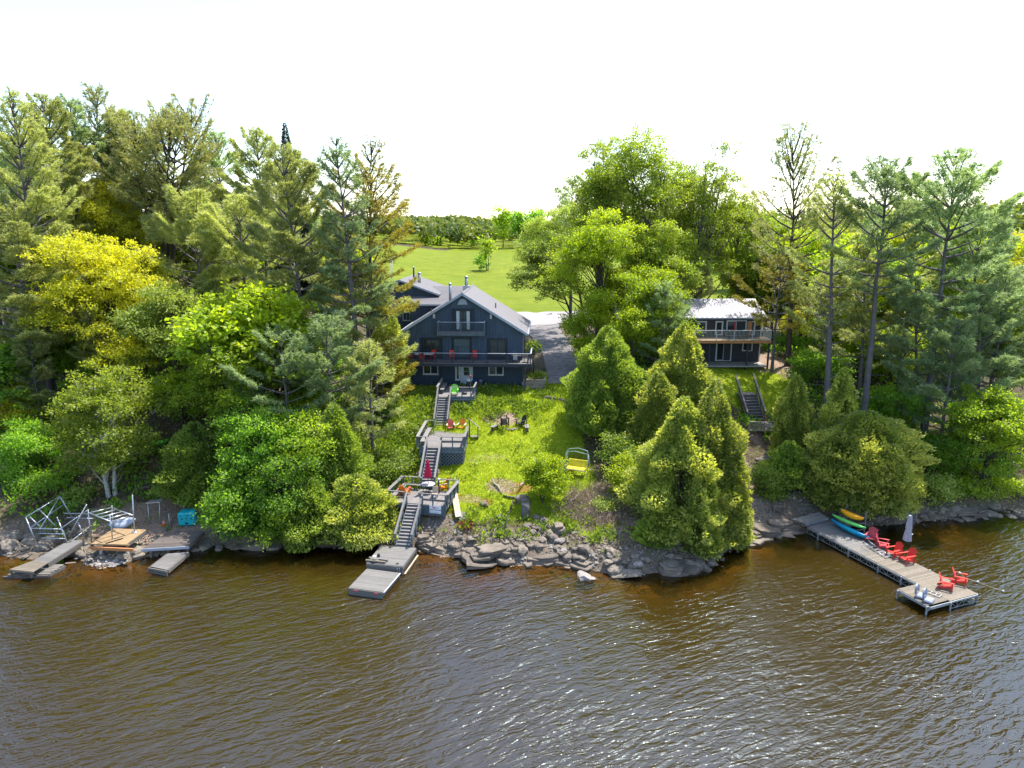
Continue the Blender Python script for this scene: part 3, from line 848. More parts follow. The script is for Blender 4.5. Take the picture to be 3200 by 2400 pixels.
# ------------------------------------------------------------------ trees, left wood
G_LP = 'white pines of the left wood'
tree('pine', 36, 275, 66, 270, 'tallest pine at the left edge, long pale bare lower trunk leaning over dead branches', 'pine_tree', vb=1150, ub=168, group=G_LP, stubs=26, cover=0.72)
tree('pine', 131, 290, 74, 240, 'pine with twin feathery tops just right of the tallest left-edge pine', 'pine_tree', vb=900, group=G_LP, mt=L_PINE)
tree('pine', 215, 312, 80, 240, 'dark full pine between the twin-topped pine and the narrow-topped one', 'pine_tree', vb=900, group=G_LP, mt=L_PINEB)
tree('pine', 289, 266, 84, 210, 'narrow-topped pine standing highest behind the yellow maples', 'pine_tree', vb=760, group=G_LP, mt=L_PINEP, cover=0.64)
tree('pine', 370, 350, 84, 220, 'shorter pine filling the gap left of the many-stemmed pine', 'pine_tree', vb=800, group=G_LP)
tree('pine', 500, 300, 79, 330, 'many-stemmed pine with a broad open fan-shaped top against the sky', 'pine_tree', vb=640, ub=520, group=G_LP, stems=4, cover=0.34, mt=L_PINEP, bark=M_BARKDK, up=.6, prof=([0, .3, .7, 1], [1.0, .95, .85, .55]))
tree('pine', 676, 424, 90, 190, 'small-topped pine alone on the skyline between the fan-topped pine and the spruce', 'pine_tree', vb=800, group=G_LP, mt=L_PINEB)
tree('pine', 800, 412, 84, 230, 'pine with ragged top left of the dark spruce tip', 'pine_tree', vb=800, group=G_LP, mt=L_PINE)
tree('cedar', 890, 385, 90, 150, 'dark pointed spruce tip rising behind the big left pine', 'spruce_tree', mt=L_SPRUCE, vb=850, prof=([0, .3, .6, .8, 1], [1, .85, .5, .26, .02]), cover=2.0)
tree('pine', 878, 455, 67, 330, 'big broad pine with whorled limbs, nearest in the gap left of the house', 'pine_tree', vb=1090, ub=968, group=G_LP, cover=0.92, stubs=12)
tree('pine', 1050, 440, 64, 215, 'slender blue-green pine with pale bare trunk between broad pine and yellowing pine', 'pine_tree', vb=1010, ub=1130, group=G_LP, mt=L_PINEB, cover=0.68, stubs=18, prof=([0, .2, .5, .8, 1], [.9, 1, .8, .6, .2]))
tree('pine', 1158, 458, 69, 310, 'thin yellowing pine whose sparse limbs reach right across the green field', 'pine_tree', vb=985, ub=1165, group=G_LP, mt=L_PINEY, cover=0.44, bark=M_BARKDK, needle=.3, up=.35, prof=([0, .25, .5, .85, 1], [1.0, .75, .8, .5, .2]))
tree('pine', 600, 620, 74, 340, 'full pine below the fan-topped pine, dark hollow under its limbs', 'pine_tree', vb=1010, group=G_LP)
tree('pine', 745, 640, 72, 300, 'bushy pine against the left flank of the big broad pine', 'pine_tree', vb=1000, group=G_LP, mt=L_PINE)
tree('pine', 30, 640, 63, 320, 'low-limbed pine at the left edge under the tallest one', 'pine_tree', vb=1120, group=G_LP, mt=L_PINE)
tree('pine', 120, 560, 76, 260, 'dense mid-height pine behind the trunk of the leaning pine', 'pine_tree', vb=1000, group=G_LP, mt=L_PINE)
tree('pine', 1130, 860, 66, 230, 'young pine with yellow-tipped lower limbs beside the house corner', 'pine_tree', vb=1180, ub=1180, group=G_LP, mt=L_PINE, cover=0.72, stubs=2)
tree('pine', 1235, 1080, 66, 150, 'low gold-needled pine boughs in front of the left deck end', 'pine_tree', vb=1240, ub=1190, mt=L_PINEY, cover=0.96, stubs=0, prof=([0, .4, 1], [1, .9, .35]))
tree('pine', 1015, 1000, 58, 270, 'grey-green pine with drooping plumes above the dark shore trees', 'pine_tree', vb=1320, group=G_LP, mt=L_PINEB, cover=0.88)
tree('pine', 1150, 1080, 58, 200, 'soft young pine just left of the upper stairs', 'pine_tree', vb=1370, group=G_LP, mt=L_PINE, cover=0.88)
tree('broad', 345, 600, 77, 270, 'smaller lemon-green maple higher up, under the fan-topped pine', 'maple_tree', mt=L_MAPLEY, vb=820, lobes=12, cover=2.4)
tree('broad', 310, 700, 67, 470, 'large bright yellow maple, the most yellow tree of the left wood', 'maple_tree', mt=L_MAPLEY, vb=1230, lobes=34, cover=2.2, holes=.12, flat=.8)
tree('broad', 520, 860, 64, 270, 'olive-yellow leafy tree at the right skirt of the bright yellow maple', 'maple_tree', mt=L_PALE, vb=1190, lobes=14)
tree('broad', 730, 905, 66, 270, 'yellow-green young maple between the yellow maple and the big broad pine', 'maple_tree', mt=L_BRIGHT, vb=1150, lobes=14)
tree('broad', 690, 1045, 58, 340, 'mid-green rounded tree over the dirt path, centre of the left wood', 'maple_tree', mt=L_MAPLEG, vb=1480, lobes=28, cover=2.4, flat=.7, holes=.1)
tree('broad', 290, 1100, 54.5, 330, 'pale leafy birch with thin white stems above the boat lift frames', 'birch_tree', mt=L_POPLAR, vb=1590, lobes=34, flat=.7, holes=.1, bark=M_BARKLT, stems=2, cover=1.9, leaf=.22)
tree('broad', 60, 1330, 56, 230, 'dark green bush-like tree at the left edge above the boulders', 'maple_tree', mt=L_DEEP, vb=1560, lobes=12)
tree('broad', 15, 1170, 60, 170, 'olive-gold tree cut by the left edge at mid height', 'maple_tree', mt=L_MAPLEY, vb=1430, lobes=10)
tree('broad', 120, 1480, 54.5, 190, 'low leafy alder behind the tilted lift frame', 'alder_tree', mt=L_DEEP, vb=1640, lobes=9)
tree('cedar', 605, 1320, 54.6, 270, 'olive cedar behind the teal box, left of the big dark maple', 'cedar_tree', mt=L_CEDARD, vb=1640, cover=2.4)
tree('broad', 800, 1230, 53.5, 300, 'tall layered dark-green maple right of the cedar, left of the drooping golden cedars', 'maple_tree', mt=L_DEEP, vb=1640, lobes=36, cover=2.2, leaf=.20, flat=.5, holes=.15)
tree('broad', 960, 1250, 53.0, 280, 'tall layered green maple just left of the golden-tipped cedar', 'maple_tree', mt=L_MAPLEG, vb=1620, lobes=32, cover=2.0, leaf=.20, flat=.5, holes=.15)
tree('broad', 860, 1420, 50.0, 260, 'low dark maple boughs touching the shaded water', 'maple_tree', mt=L_DEEP, vb=1720, lobes=28, cover=2.2, leaf=.19, flat=.5, holes=.12)
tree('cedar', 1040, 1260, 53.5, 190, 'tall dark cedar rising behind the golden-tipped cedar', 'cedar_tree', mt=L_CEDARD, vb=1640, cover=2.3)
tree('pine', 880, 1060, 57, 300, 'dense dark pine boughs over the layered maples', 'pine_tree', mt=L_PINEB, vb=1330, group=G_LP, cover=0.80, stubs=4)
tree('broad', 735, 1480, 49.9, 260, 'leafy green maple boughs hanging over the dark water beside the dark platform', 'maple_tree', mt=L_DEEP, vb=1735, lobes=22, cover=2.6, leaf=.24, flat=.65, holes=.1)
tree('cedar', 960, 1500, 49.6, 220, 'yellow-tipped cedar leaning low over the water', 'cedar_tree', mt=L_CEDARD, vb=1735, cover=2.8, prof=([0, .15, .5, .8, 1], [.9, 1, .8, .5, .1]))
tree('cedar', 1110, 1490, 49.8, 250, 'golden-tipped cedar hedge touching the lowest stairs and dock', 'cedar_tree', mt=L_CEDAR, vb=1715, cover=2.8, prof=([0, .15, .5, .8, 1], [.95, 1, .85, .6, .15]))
tree('broad', 1020, 1330, 56, 300, 'green sapling thicket behind the golden-tipped cedar', 'maple_tree', mt=L_MAPLEG, vb=1560, lobes=14)
tree('broad', 1215, 1420, 56, 180, 'yellow-green shrub filling the slope left of the middle stairs', 'shrub', 'shrub', mt=L_SHRUB, vb=1560, lobes=10, leaf=.2)
tree('broad', 1290, 1330, 62, 130, 'pale leafy shrub left of the middle deck rail', 'shrub', 'shrub', mt=L_SHRUB, vb=1440, lobes=9, leaf=.2)
tree('broad', 900, 1080, 62, 260, 'shaded green tree under the trunk of the big broad pine', 'maple_tree', mt=L_MAPLEG, vb=1330, lobes=13)
tree('cedar', 1205, 960, 70, 150, 'olive cedar standing against the left wall of the house', 'cedar_tree', mt=L_CEDAR, vb=1200)

# ------------------------------------------------------------------ trees between and right of the houses
G_RP = 'white pines beside the right-hand cottage'
tree('broad', 1700, 745, 92, 210, ub=1800, label= 'grey-green willow-like tree at the field edge, right of the lone field tree', name='willow_tree', mt=L_PALE, vb=930, lobes=14, leaf=.22, cover=1.9)
tree('broad', 1745, 640, 95, 230, ub=1830, label= 'soft olive tree behind the willow-like one, rounded top on the skyline', name='ash_tree', mt=L_PALE, vb=960, lobes=14)
tree('broad', 1855, 655, 79, 320, ub=1900, label= 'wide fresh-green tree overhanging the driveway, nearest of the central clump', name='maple_tree', mt=L_BRIGHT, vb=1000, lobes=36, cover=2.0, flat=.75, holes=.12)
tree('broad', 1985, 383, 88, 350, 'tall airy poplar forming the highest rounded top of the central clump', 'poplar_tree', mt=L_POPLAR, vb=880, ub=2065, lobes=44, cover=1.15, stems=3, up=.9, bark=M_BARK, leaf=.25, holes=.22)
tree('broad', 2235, 423, 86, 260, 'tall airy poplar right of the highest one, its bare forked trunks over the metal roof', 'poplar_tree', mt=L_POPLAR, vb=1000, ub=2165, lobes=40, cover=1.15, stems=2, up=.9, bark=M_BARK, leaf=.25, holes=.22)
tree('broad', 1880, 498, 86, 250, 'fresh green poplar at the left shoulder of the highest poplar', 'poplar_tree', mt=L_POPLAR, vb=900, lobes=30, cover=1.3, up=.9, bark=M_BARK, leaf=.25)
tree('broad', 2320, 558, 90, 230, 'leafy crown at the right shoulder of the second poplar', 'poplar_tree', mt=L_POPLAR, vb=960, lobes=28, cover=1.7, up=.9, bark=M_BARK, leaf=.25)
tree('broad', 2080, 690, 82, 260, 'leafy mid-height crown between the poplar trunks', 'maple_tree', mt=L_POPLAR, vb=960, lobes=28, cover=1.7)
tree('broad', 2130, 468, 92, 250, 'thin poplar filling the saddle between the two tall poplars', 'poplar_tree', mt=L_POPLAR, vb=850, lobes=26, cover=1.15, up=.9, bark=M_BARK, leaf=.25)
tree('broad', 1955, 800, 80, 250, 'yellow-green maple in front of the poplar trunks', 'maple_tree', mt=L_BRIGHT, vb=1080, lobes=14)
tree('broad', 1850, 930, 76, 150, ub=1880, label= 'lime-green maple bough tree leaning out above the gravel drive', name='maple_tree', mt=L_BRIGHT, vb=1120, lobes=11)
tree('pine', 1885, 447, 100, 130, 'dark pine tip showing left of the highest poplar', 'pine_tree', vb=640, group=G_RP, mt=L_PINEB)
tree('pine', 1790, 572, 105, 130, 'far ragged pine on the left shoulder of the central clump', 'pine_tree', vb=720, group=G_RP, mt=L_PINEB, cover=0.56)
tree('pine', 2082, 890, 71, 150, 'small dark soft-needled pine in front of the poplar trunks', 'pine_tree', vb=1210, group=G_RP, mt=L_PINEB, cover=0.96, stubs=0)
tree('broad', 2020, 1020, 74, 190, 'rounded bright bush under the small dark pine', 'maple_tree', mt=L_MAPLEG, vb=1200, lobes=11)
tree('broad', 1870, 1070, 68, 110, 'bright leafy sapling where the drive meets the lawn', 'maple_tree', mt=L_BRIGHT, vb=1230, lobes=9)
G_CD = 'cedars between the lawn and the cottage'
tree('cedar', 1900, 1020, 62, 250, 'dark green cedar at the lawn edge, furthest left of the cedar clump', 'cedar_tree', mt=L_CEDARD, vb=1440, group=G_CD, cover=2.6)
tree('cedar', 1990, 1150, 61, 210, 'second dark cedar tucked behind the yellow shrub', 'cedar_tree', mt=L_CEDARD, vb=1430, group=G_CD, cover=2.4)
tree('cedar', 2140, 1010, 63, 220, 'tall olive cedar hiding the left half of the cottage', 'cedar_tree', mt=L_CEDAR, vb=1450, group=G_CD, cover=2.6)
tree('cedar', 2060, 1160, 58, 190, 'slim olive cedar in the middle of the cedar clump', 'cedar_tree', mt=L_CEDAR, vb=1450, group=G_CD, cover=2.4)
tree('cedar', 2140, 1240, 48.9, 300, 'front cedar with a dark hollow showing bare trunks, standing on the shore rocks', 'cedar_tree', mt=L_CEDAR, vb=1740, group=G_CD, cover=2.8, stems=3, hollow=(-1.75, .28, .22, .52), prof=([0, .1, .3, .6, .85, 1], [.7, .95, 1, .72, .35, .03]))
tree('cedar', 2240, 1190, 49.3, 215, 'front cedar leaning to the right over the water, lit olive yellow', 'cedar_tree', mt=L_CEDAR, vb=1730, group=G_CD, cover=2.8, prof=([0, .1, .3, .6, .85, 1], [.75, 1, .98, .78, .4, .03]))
tree('cedar', 2050, 1620, 47.0, 150, 'low cedar bush at the foot of the front cedars by the rocks', 'cedar_bush', 'bush', mt=L_CEDARD, vb=1780, cover=2.6, prof=([0, .3, .7, 1], [.9, 1, .7, .1]))
tree('cedar', 2200, 1610, 47.0, 170, 'low cedar skirt drooping over the water in front of the leaning cedar', 'cedar_bush', 'bush', mt=L_CEDAR, vb=1750, cover=2.4, prof=([0, .3, .7, 1], [.9, 1, .7, .1]))
tree('cedar', 2300, 1560, 48.6, 110, 'small cedar lobe at the right foot of the leaning cedar', 'cedar_bush', 'bush', mt=L_CEDAR, vb=1690, cover=2.4, prof=([0, .3, .7, 1], [.9, 1, .7, .1]))
tree('broad', 1700, 1420, 52.0, 150, 'bright lime young tree alone on the lawn left of the yellow swing', 'young_tree', mt=L_BRIGHT, vb=1630, lobes=24, cover=3.4, leaf=.17, stems=3, clump=.30, limb=.5)
tree('broad', 1935, 1350, 56, 110, 'pale green shrub in front of the dark cedar, top part', 'shrub', 'shrub', mt=L_SHRUB, vb=1480, lobes=9, leaf=.19)
tree('broad', 1955, 1450, 52, 130, 'yellow-leaved shrub right of the swing', 'shrub', 'shrub', mt=L_BRIGHT, vb=1600, lobes=9, leaf=.17)
tree('broad', 1985, 1400, 54.5, 100, 'pale leafy shrub right of the top of the yellow shrub', 'shrub', 'shrub', mt=L_SHRUB, vb=1520, lobes=8, leaf=.18)
tree('broad', 1900, 1560, 50.6, 90, 'thin yellowish shrub at the top of the dry brush', 'shrub', 'shrub', mt=L_PALE, vb=1660, lobes=8, leaf=.17)
tree('broad', 1985, 1600, 49.8, 100, 'yellow-green shrub at the left foot of the front cedar', 'shrub', 'shrub', mt=L_SHRUB, vb=1700, lobes=8, leaf=.17)
tree('pine', 2700, 760, 66, 210, 'soft pale pine filling the gap between the slim pine and the curving one', 'pine_tree', mt=L_PINE, vb=1150, ub=2680, group=G_RP, cover=.8, stubs=8)
tree('pine', 2860, 880, 63, 220, 'blue-green pine with low plumes right of the curving trunk', 'pine_tree', mt=L_PINEB, vb=1230, ub=2850, group=G_RP, cover=.9, stubs=4)
tree('pine', 3060, 900, 62, 240, 'blue-green pine with wide plumes at the right, below the longest limb', 'pine_tree', mt=L_PINEB, vb=1300, ub=3040, group=G_RP, cover=.9, stubs=4)
tree('broad', 2025, 1480, 51.5, 110, 'olive shrub between the yellow shrub and the front cedar', 'shrub', 'shrub', mt=L_SHRUB, vb=1640, lobes=8, leaf=.18)
tree('pine', 2478, 420, 75, 265, 'broad bare-limbed pine with upswept thin top beside the cottage', 'pine_tree', vb=880, ub=2462, group=G_RP, mt=L_PINEP, cover=0.24, up=.9, bark=M_BARKDK, stubs=24, prof=([0, .2, .5, .8, 1], [.8, 1.0, 1.05, 1.0, .55]), wid=.07)
tree('pine', 2440, 830, 73, 230, 'shaded lower limbs of a dark pine over the cottage corner', 'pine_tree', vb=1030, group=G_RP, mt=L_PINEY, cover=0.40, stubs=8)
tree('pine', 2605, 545, 64, 220, 'slim pine with a long straight bare trunk, left of three by the right shore', 'pine_tree', vb=1010, ub=2574, group=G_RP, mt=L_PINE, cover=0.56, stubs=20)
tree('pine', 2775, 495, 62, 250, 'pine with thick bluish trunk curving right, middle of three by the right shore', 'pine_tree', vb=920, ub=2688, group=G_RP, mt=L_PINEB, cover=0.68, stubs=16)
tree('pine', 2985, 495, 62, 330, 'dark-trunked pine with the highest layered crown near the right edge', 'pine_tree', vb=960, ub=2880, group=G_RP, mt=L_PINEB, cover=0.80, stubs=18)
tree('pine', 2880, 560, 68, 190, 'thin-stemmed pine between the curving pine and the layered one', 'pine_tree', vb=1000, ub=2800, group=G_RP, mt=L_PINE, cover=0.60, stubs=16)
tree('pine', 2560, 900, 67, 250, 'pale-plumed low pine limbs in front of the cottage corner', 'pine_tree', vb=1110, ub=2590, group=G_RP, mt=L_PINE, cover=0.72)
tree('pine', 3060, 640, 66, 270, 'pine whose longest limb sticks out against the sky at far right', 'pine_tree', vb=1120, ub=3010, group=G_RP, mt=L_PINEB)
tree('pine', 2990, 1010, 60, 240, 'soft blue-green pine boughs low behind the layered pine trunk', 'pine_tree', vb=1380, group=G_RP, mt=L_PINEB, cover=0.88, stubs=2)
tree('pine', 3150, 860, 64, 240, 'feathery pine against the right edge', 'pine_tree', vb=1200, group=G_RP, mt=L_PINEB, cover=0.72)
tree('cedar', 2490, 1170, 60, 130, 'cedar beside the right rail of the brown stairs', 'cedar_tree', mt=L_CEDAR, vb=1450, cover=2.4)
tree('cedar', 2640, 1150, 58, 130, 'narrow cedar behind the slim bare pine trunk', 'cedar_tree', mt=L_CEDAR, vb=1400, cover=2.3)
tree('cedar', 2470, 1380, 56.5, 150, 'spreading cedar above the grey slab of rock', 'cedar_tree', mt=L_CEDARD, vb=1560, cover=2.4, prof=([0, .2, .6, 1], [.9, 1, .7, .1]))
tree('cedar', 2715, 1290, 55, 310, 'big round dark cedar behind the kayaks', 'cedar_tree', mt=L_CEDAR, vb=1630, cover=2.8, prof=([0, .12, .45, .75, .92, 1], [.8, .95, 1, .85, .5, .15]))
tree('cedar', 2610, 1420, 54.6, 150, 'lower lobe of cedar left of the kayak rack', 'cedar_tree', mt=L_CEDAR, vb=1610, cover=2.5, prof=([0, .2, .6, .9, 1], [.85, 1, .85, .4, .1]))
tree('broad', 2395, 1450, 54.5, 100, 'pale shrub by the shore beside the front cedar', 'shrub', 'shrub', mt=L_SHRUB, vb=1570, lobes=8, leaf=.18)
tree('broad', 3125, 1150, 57.5, 290, 'bright lime tree leaning over the water at the right edge', 'maple_tree', mt=L_MAPLEG, vb=1590, lobes=30, cover=2.3, flat=.7, holes=.1)
tree('broad', 3180, 980, 66, 200, 'green tree above the bright lime one at the right edge', 'maple_tree', mt=L_MAPLEG, vb=1250, lobes=12)
tree('broad', 2900, 1490, 55.8, 190, 'low pale alder drooping to the right shore', 'alder_tree', mt=L_PALE, vb=1620, lobes=11, leaf=.2)
tree('broad', 2920, 1350, 59, 190, 'shaded green thicket at the foot of the layered pine', 'maple_tree', mt=L_DEEP, vb=1530, lobes=11)
tree('broad', 2640, 950, 76, 250, 'sunlit yellow-green tree glowing behind the slim pine trunk', 'maple_tree', mt=L_BRIGHT, vb=1230, lobes=14)
tree('broad', 2800, 1020, 72, 260, 'sunlit lime tree glowing between the pine trunks', 'maple_tree', mt=L_BRIGHT, vb=1310, lobes=15)
tree('broad', 2960, 900, 78, 260, 'yellow-green tree behind the layered pine', 'maple_tree', mt=L_BRIGHT, vb=1200, lobes=14)
tree('broad', 2760, 1200, 64, 230, 'deep green tree behind the round cedar', 'maple_tree', mt=L_DEEP, vb=1400, lobes=12)
tree('broad', 2560, 1090, 70, 170, 'dark leafy tree right of the cottage steps', 'maple_tree', mt=L_DEEP, vb=1290, lobes=10)
tree('broad', 2530, 720, 88, 230, 'yellow-green crown behind the bare-limbed pine', 'maple_tree', mt=L_MAPLEG, vb=960, lobes=14)
tree('broad', 2400, 640, 92, 220, 'green crown between the right poplar and the bare-limbed pine', 'maple_tree', mt=L_MAPLEG, vb=960, lobes=14)
tree('pine', 2160, 800, 84, 160, 'slim green pine behind the poplar trunks', 'pine_tree', vb=1040, group=G_RP, mt=L_PINE)

tree('broad', 2065, 840, 73.5, 220, 'light green tree in front of the left end of the metal roof', 'maple_tree', mt=L_MAPLEG, vb=1080, ub=2020, lobes=16, cover=1.9)
tree('broad', 1985, 940, 71, 170, 'small fresh tree between the dark cedar and the metal roof', 'maple_tree', mt=L_BRIGHT, vb=1110, lobes=12, cover=2.0)
for (u, vt, Y, w, vb_, mt_, lb) in [(2700, 1520, 54.6, 130, 1640, L_DEEP, 'low dark alder behind the kayak rack posts'), (2800, 1545, 54.6, 120, 1630, L_PALE, 'low grey-green alder left of the grey parasol top'),
                                   (2990, 1500, 56.2, 170, 1625, L_MAPLEG, 'bright low alder right of the grey parasol over the rocks'), (3060, 1530, 56.6, 130, 1618, L_PALE, 'pale alder above the flat dark slab'),
                                   (3170, 1500, 57.0, 150, 1612, L_MAPLEG, 'low lime alder at the waterline by the right edge'), (2420, 1530, 54.5, 90, 1600, L_SHRUB, 'small pale bush left of the earth steps'),
                                   (705, 1560, 50.2, 130, 1705, L_DEEP, 'dark leafy bough right of the teal box'), (30, 1560, 53.0, 150, 1665, L_DEEP, 'dark alder above the left-end boulders'), (240, 1530, 54.0, 120, 1620, L_PALE, 'pale alder between the two lift frames'),
                                   (1810, 1640, 50.5, 60, 1700, L_SHRUB, 'small green bush in the dry brush'), (1760, 1700, 48.6, 50, 1745, L_MAPLEG, 'small green bush right of the upright outcrop'),
                                   (700, 1570, 49.2, 150, 1730, L_DEEP, 'dark bough drooping to the shaded ledge, left end'), (790, 1585, 48.9, 150, 1735, L_DEEP, 'dark bough drooping over the middle of the shaded ledge'), (890, 1590, 48.8, 150, 1738, L_MAPLEG, 'green bough drooping over the right end of the shaded ledge')]:
    tree('broad', u, vt, Y, w, lb, 'alder_bush', 'bush', mt=mt_, vb=vb_, lobes=9, leaf=.2, cover=2.2)

# ------------------------------------------------------------------ the trees farther back, alike within their groups
PROTO = {}
def proto(k):
    if k not in PROTO:
        if k == 'p0': PROTO[k] = gen_pine(11, 22, 4.2, .25, L_PINE, cover=.75, needle=.45, wid=.12)
        if k == 'p1': PROTO[k] = gen_pine(12, 22, 3.6, .3, L_PINEB, cover=.75, needle=.45, wid=.12)
        if k == 'b0': PROTO[k] = gen_broad(13, 14, 5.0, .2, L_MAPLEG, cover=1.9, leaf=.38, lobes=16)
        if k == 'b1': PROTO[k] = gen_broad(14, 14, 5.0, .2, L_BRIGHT, cover=1.9, leaf=.38, lobes=16)
        if k == 'b2': PROTO[k] = gen_broad(15, 14, 4.6, .2, L_MAPLEY, cover=1.8, leaf=.38, lobes=15)
        if k == 'b3': PROTO[k] = gen_broad(16, 13, 4.6, .2, L_DEEP, cover=2.0, leaf=.38, lobes=15)
    return PROTO[k]
def back_tree(k, x, y, h, label, name, group, w=1.0):
    base = 22 if k[0] == 'p' else 14
    s = h / base
    zf = gz(x, y) - .2
    place_tree(name, proto(k), (x, y, zf), random.uniform(0, 6.28), label, 'tree', group, (s * w, s * w, s))
rb = random.Random(21)
def px_at(u, Y): return (u - 1600) / FPX * (Y * CT + 12 * ST)
for i in range(34):     # behind the left wood
    u = -150 + i * 37 + rb.uniform(-20, 20); Y = rb.uniform(82, 108)
    vt = np.interp(u, [-150, 0, 300, 600, 900, 1100], [330, 360, 430, 500, 590, 680]) + rb.uniform(-10, 120)
    x = px_at(u, Y); h = at(u, vt, Y).z - gz(x, Y)
    if i % 5 == 3: back_tree('b1' if i % 2 else 'b0', x, Y, min(h, 17), 'leafy green tree deep in the left wood behind the pines', 'maple_tree', 'leafy trees deep in the left wood')
    else: back_tree('p%d' % (i % 2), x, Y, h, 'pine in the dense back rows of the left wood', 'pine_tree', 'pines in the back rows of the left wood')
for i in range(26):     # wooded rise at the right, behind the cottage
    u = 2380 + i * 38 + rb.uniform(-20, 20); Y = rb.uniform(92, 150)
    vt = np.interp(u, [2350, 2600, 2900, 3100, 3400], [690, 640, 640, 690, 740]) + rb.uniform(-20, 90)
    x = px_at(u, Y); h = max(6, at(u, vt, Y).z - gz(x, Y))
    k = ['b0', 'b1', 'b2', 'b1', 'p1'][i % 5]
    nm = 'pine_tree' if k[0] == 'p' else 'maple_tree'
    lb = {'b0': 'green crown on the wooded rise behind the cottage', 'b1': 'lime crown on the wooded rise behind the cottage', 'b2': 'golden crown on the wooded rise behind the cottage', 'p1': 'dark pine on the wooded rise behind the cottage'}[k]
    back_tree(k, x, Y, h, lb, nm, lb.replace('crown', 'crowns').replace('pine', 'pines'))
for i in range(34):     # leafy trees filling the slope behind the right-hand pines
    u = 2330 + (i * 61) % 930 + rb.uniform(-20, 20); Y = rb.uniform(76, 94)
    vt = rb.uniform(650, 960) if u > 2420 else rb.uniform(620, 760)
    x = px_at(u, Y)
    if 9 < x < 31 and Y < 88: Y = 90; x = px_at(u, Y)
    k = ['b1', 'b0', 'b1', 'b2', 'b3'][i % 5]
    lb = {'b0': 'green leafy tree behind the tall bare pine trunks', 'b1': 'lime leafy tree behind the tall bare pine trunks', 'b2': 'golden leafy tree behind the tall bare pine trunks', 'b3': 'deep green leafy tree behind the tall bare pine trunks'}[k]
    back_tree(k, x, Y, min(19, max(5, at(u, vt, Y).z - gz(x, Y))), lb, 'maple_tree', lb.replace('tree', 'trees', 1))
for i in range(22):     # and among the pines of the left wood
    u = -40 + i * 50 + rb.uniform(-15, 15); Y = rb.uniform(60, 78)
    vt = rb.uniform(820, 1180); x = px_at(u, Y)
    if x > -13.5: x = -14.5
    k = ['b0', 'b3', 'b1', 'p0'][i % 4]
    lb = {'b0': 'fresh green understorey tree among the left pines', 'b1': 'lime understorey tree among the left pines', 'b3': 'deep green understorey tree among the left pines', 'p0': 'young understorey pine among the left pines'}[k]
    back_tree(k, x, Y, max(4, at(u, vt, Y).z - gz(x, Y)), lb, 'pine_tree' if k == 'p0' else 'maple_tree', lb.replace('tree', 'trees', 1).replace('pine a', 'pines a'), 1.15)
for (u, v, Y, k) in [(2300, 700, 150, 'b0'), (2200, 720, 160, 'b1'), (2380, 720, 140, 'b2'), (2080, 730, 170, 'b0'), (1960, 720, 165, 'b0'), (2020, 740, 160, 'b1'), (2260, 790, 150, 'b3'), (2330, 800, 150, 'b3')]:
    x = px_at(u, Y); back_tree(k, x, Y, max(5, at(u, v, Y).z - gz(x, Y)), 'round leafy crown beyond the field edge behind the poplars', 'maple_tree', 'leafy crowns behind the poplars')
for (u, v, Y, k) in [(3050, 1420, 62, 'b3'), (3190, 1400, 61, 'b0'), (3260, 1250, 64, 'b0'), (3290, 900, 70, 'p1'), (3330, 700, 76, 'p1'), (-60, 900, 66, 'p0'), (-120, 500, 72, 'p0'), (-60, 1300, 58, 'b3'), (-190, 900, 62, 'p1')]:
    x = px_at(u, Y); back_tree(k, x, Y, max(4, at(u, v, Y).z - gz(x, Y)), 'tree standing at the very rim of the wood, cut by the picture edge', 'pine_tree' if k[0] == 'p' else 'maple_tree', 'trees cut by the picture edge')

# field trees
def field_tree(u, vb_, vt, Y, w, label, **kw):
    x = px_at(u, Y); zf = gz(x, Y); h = at(u, vt, Y).z - zf
    place_tree('field_tree', gen_broad(int(u + Y), h, w / 2 * mpp(Y), kw.pop('cb', .12), kw.pop('mt', L_DEEP), **kw), (x, Y, zf - .1), 0, label, 'tree')
def y_for_row(u, v):
    for Y in np.arange(90, 420, 2.0):
        p = at(u, v, Y)
        if p.z <= gz(p.x, Y): return Y
    return 380.0
Yf = y_for_row(1522, 846)
field_tree(1522, 846, 742, Yf, 50, 'lone small tree standing in the green field', leaf=.7, clump=1.0, lobes=9, cover=2.2, mt=L_MAPLEG, cb=.30, stems=2)
field_tree(1500, 848, 795, Yf + 2, 36, 'dark low bush at the foot of the lone field tree', leaf=.7, clump=.9, lobes=7, cover=2.4, mt=L_DEEP, cb=.03)
for (u, vb_, vt, w, mt_, lb) in [(1572, 775, 640, 74, L_MAPLEG, 'tall tree at the left end of the field clump'), (1625, 775, 648, 70, L_DEEP, 'dark broad tree in the middle of the field clump'),
                                 (1680, 772, 640, 80, L_DEEP, 'dark tree at the right end of the field clump'), (1655, 772, 690, 60, L_DEEP, 'lower dark tree inside the field clump')]:
    field_tree(u, vb_, vt, y_for_row(u, vb_) + 1, w, lb, leaf=1.3, clump=1.8, lobes=12, cover=2.8, mt=mt_, cb=.06)
for (u, vb_, vt, w, mt_, lb) in [(1376, 768, 712, 40, L_DEEP, 'dark conical tree at the far edge of the field'), (1330, 768, 730, 46, L_MAPLEG, 'pale rounded tree left of the dark conical one at the field edge'),
                                 (1430, 768, 730, 50, L_MAPLEG, 'fresh green tree right of the dark conical one at the field edge'), (1480, 768, 735, 46, L_DEEP, 'deep green tree near the end of the field edge row')]:
    field_tree(u, vb_, vt, y_for_row(u, vb_) + 2, w, lb, leaf=1.3, clump=1.8, lobes=8, cover=2.4, mt=mt_, cb=.04)

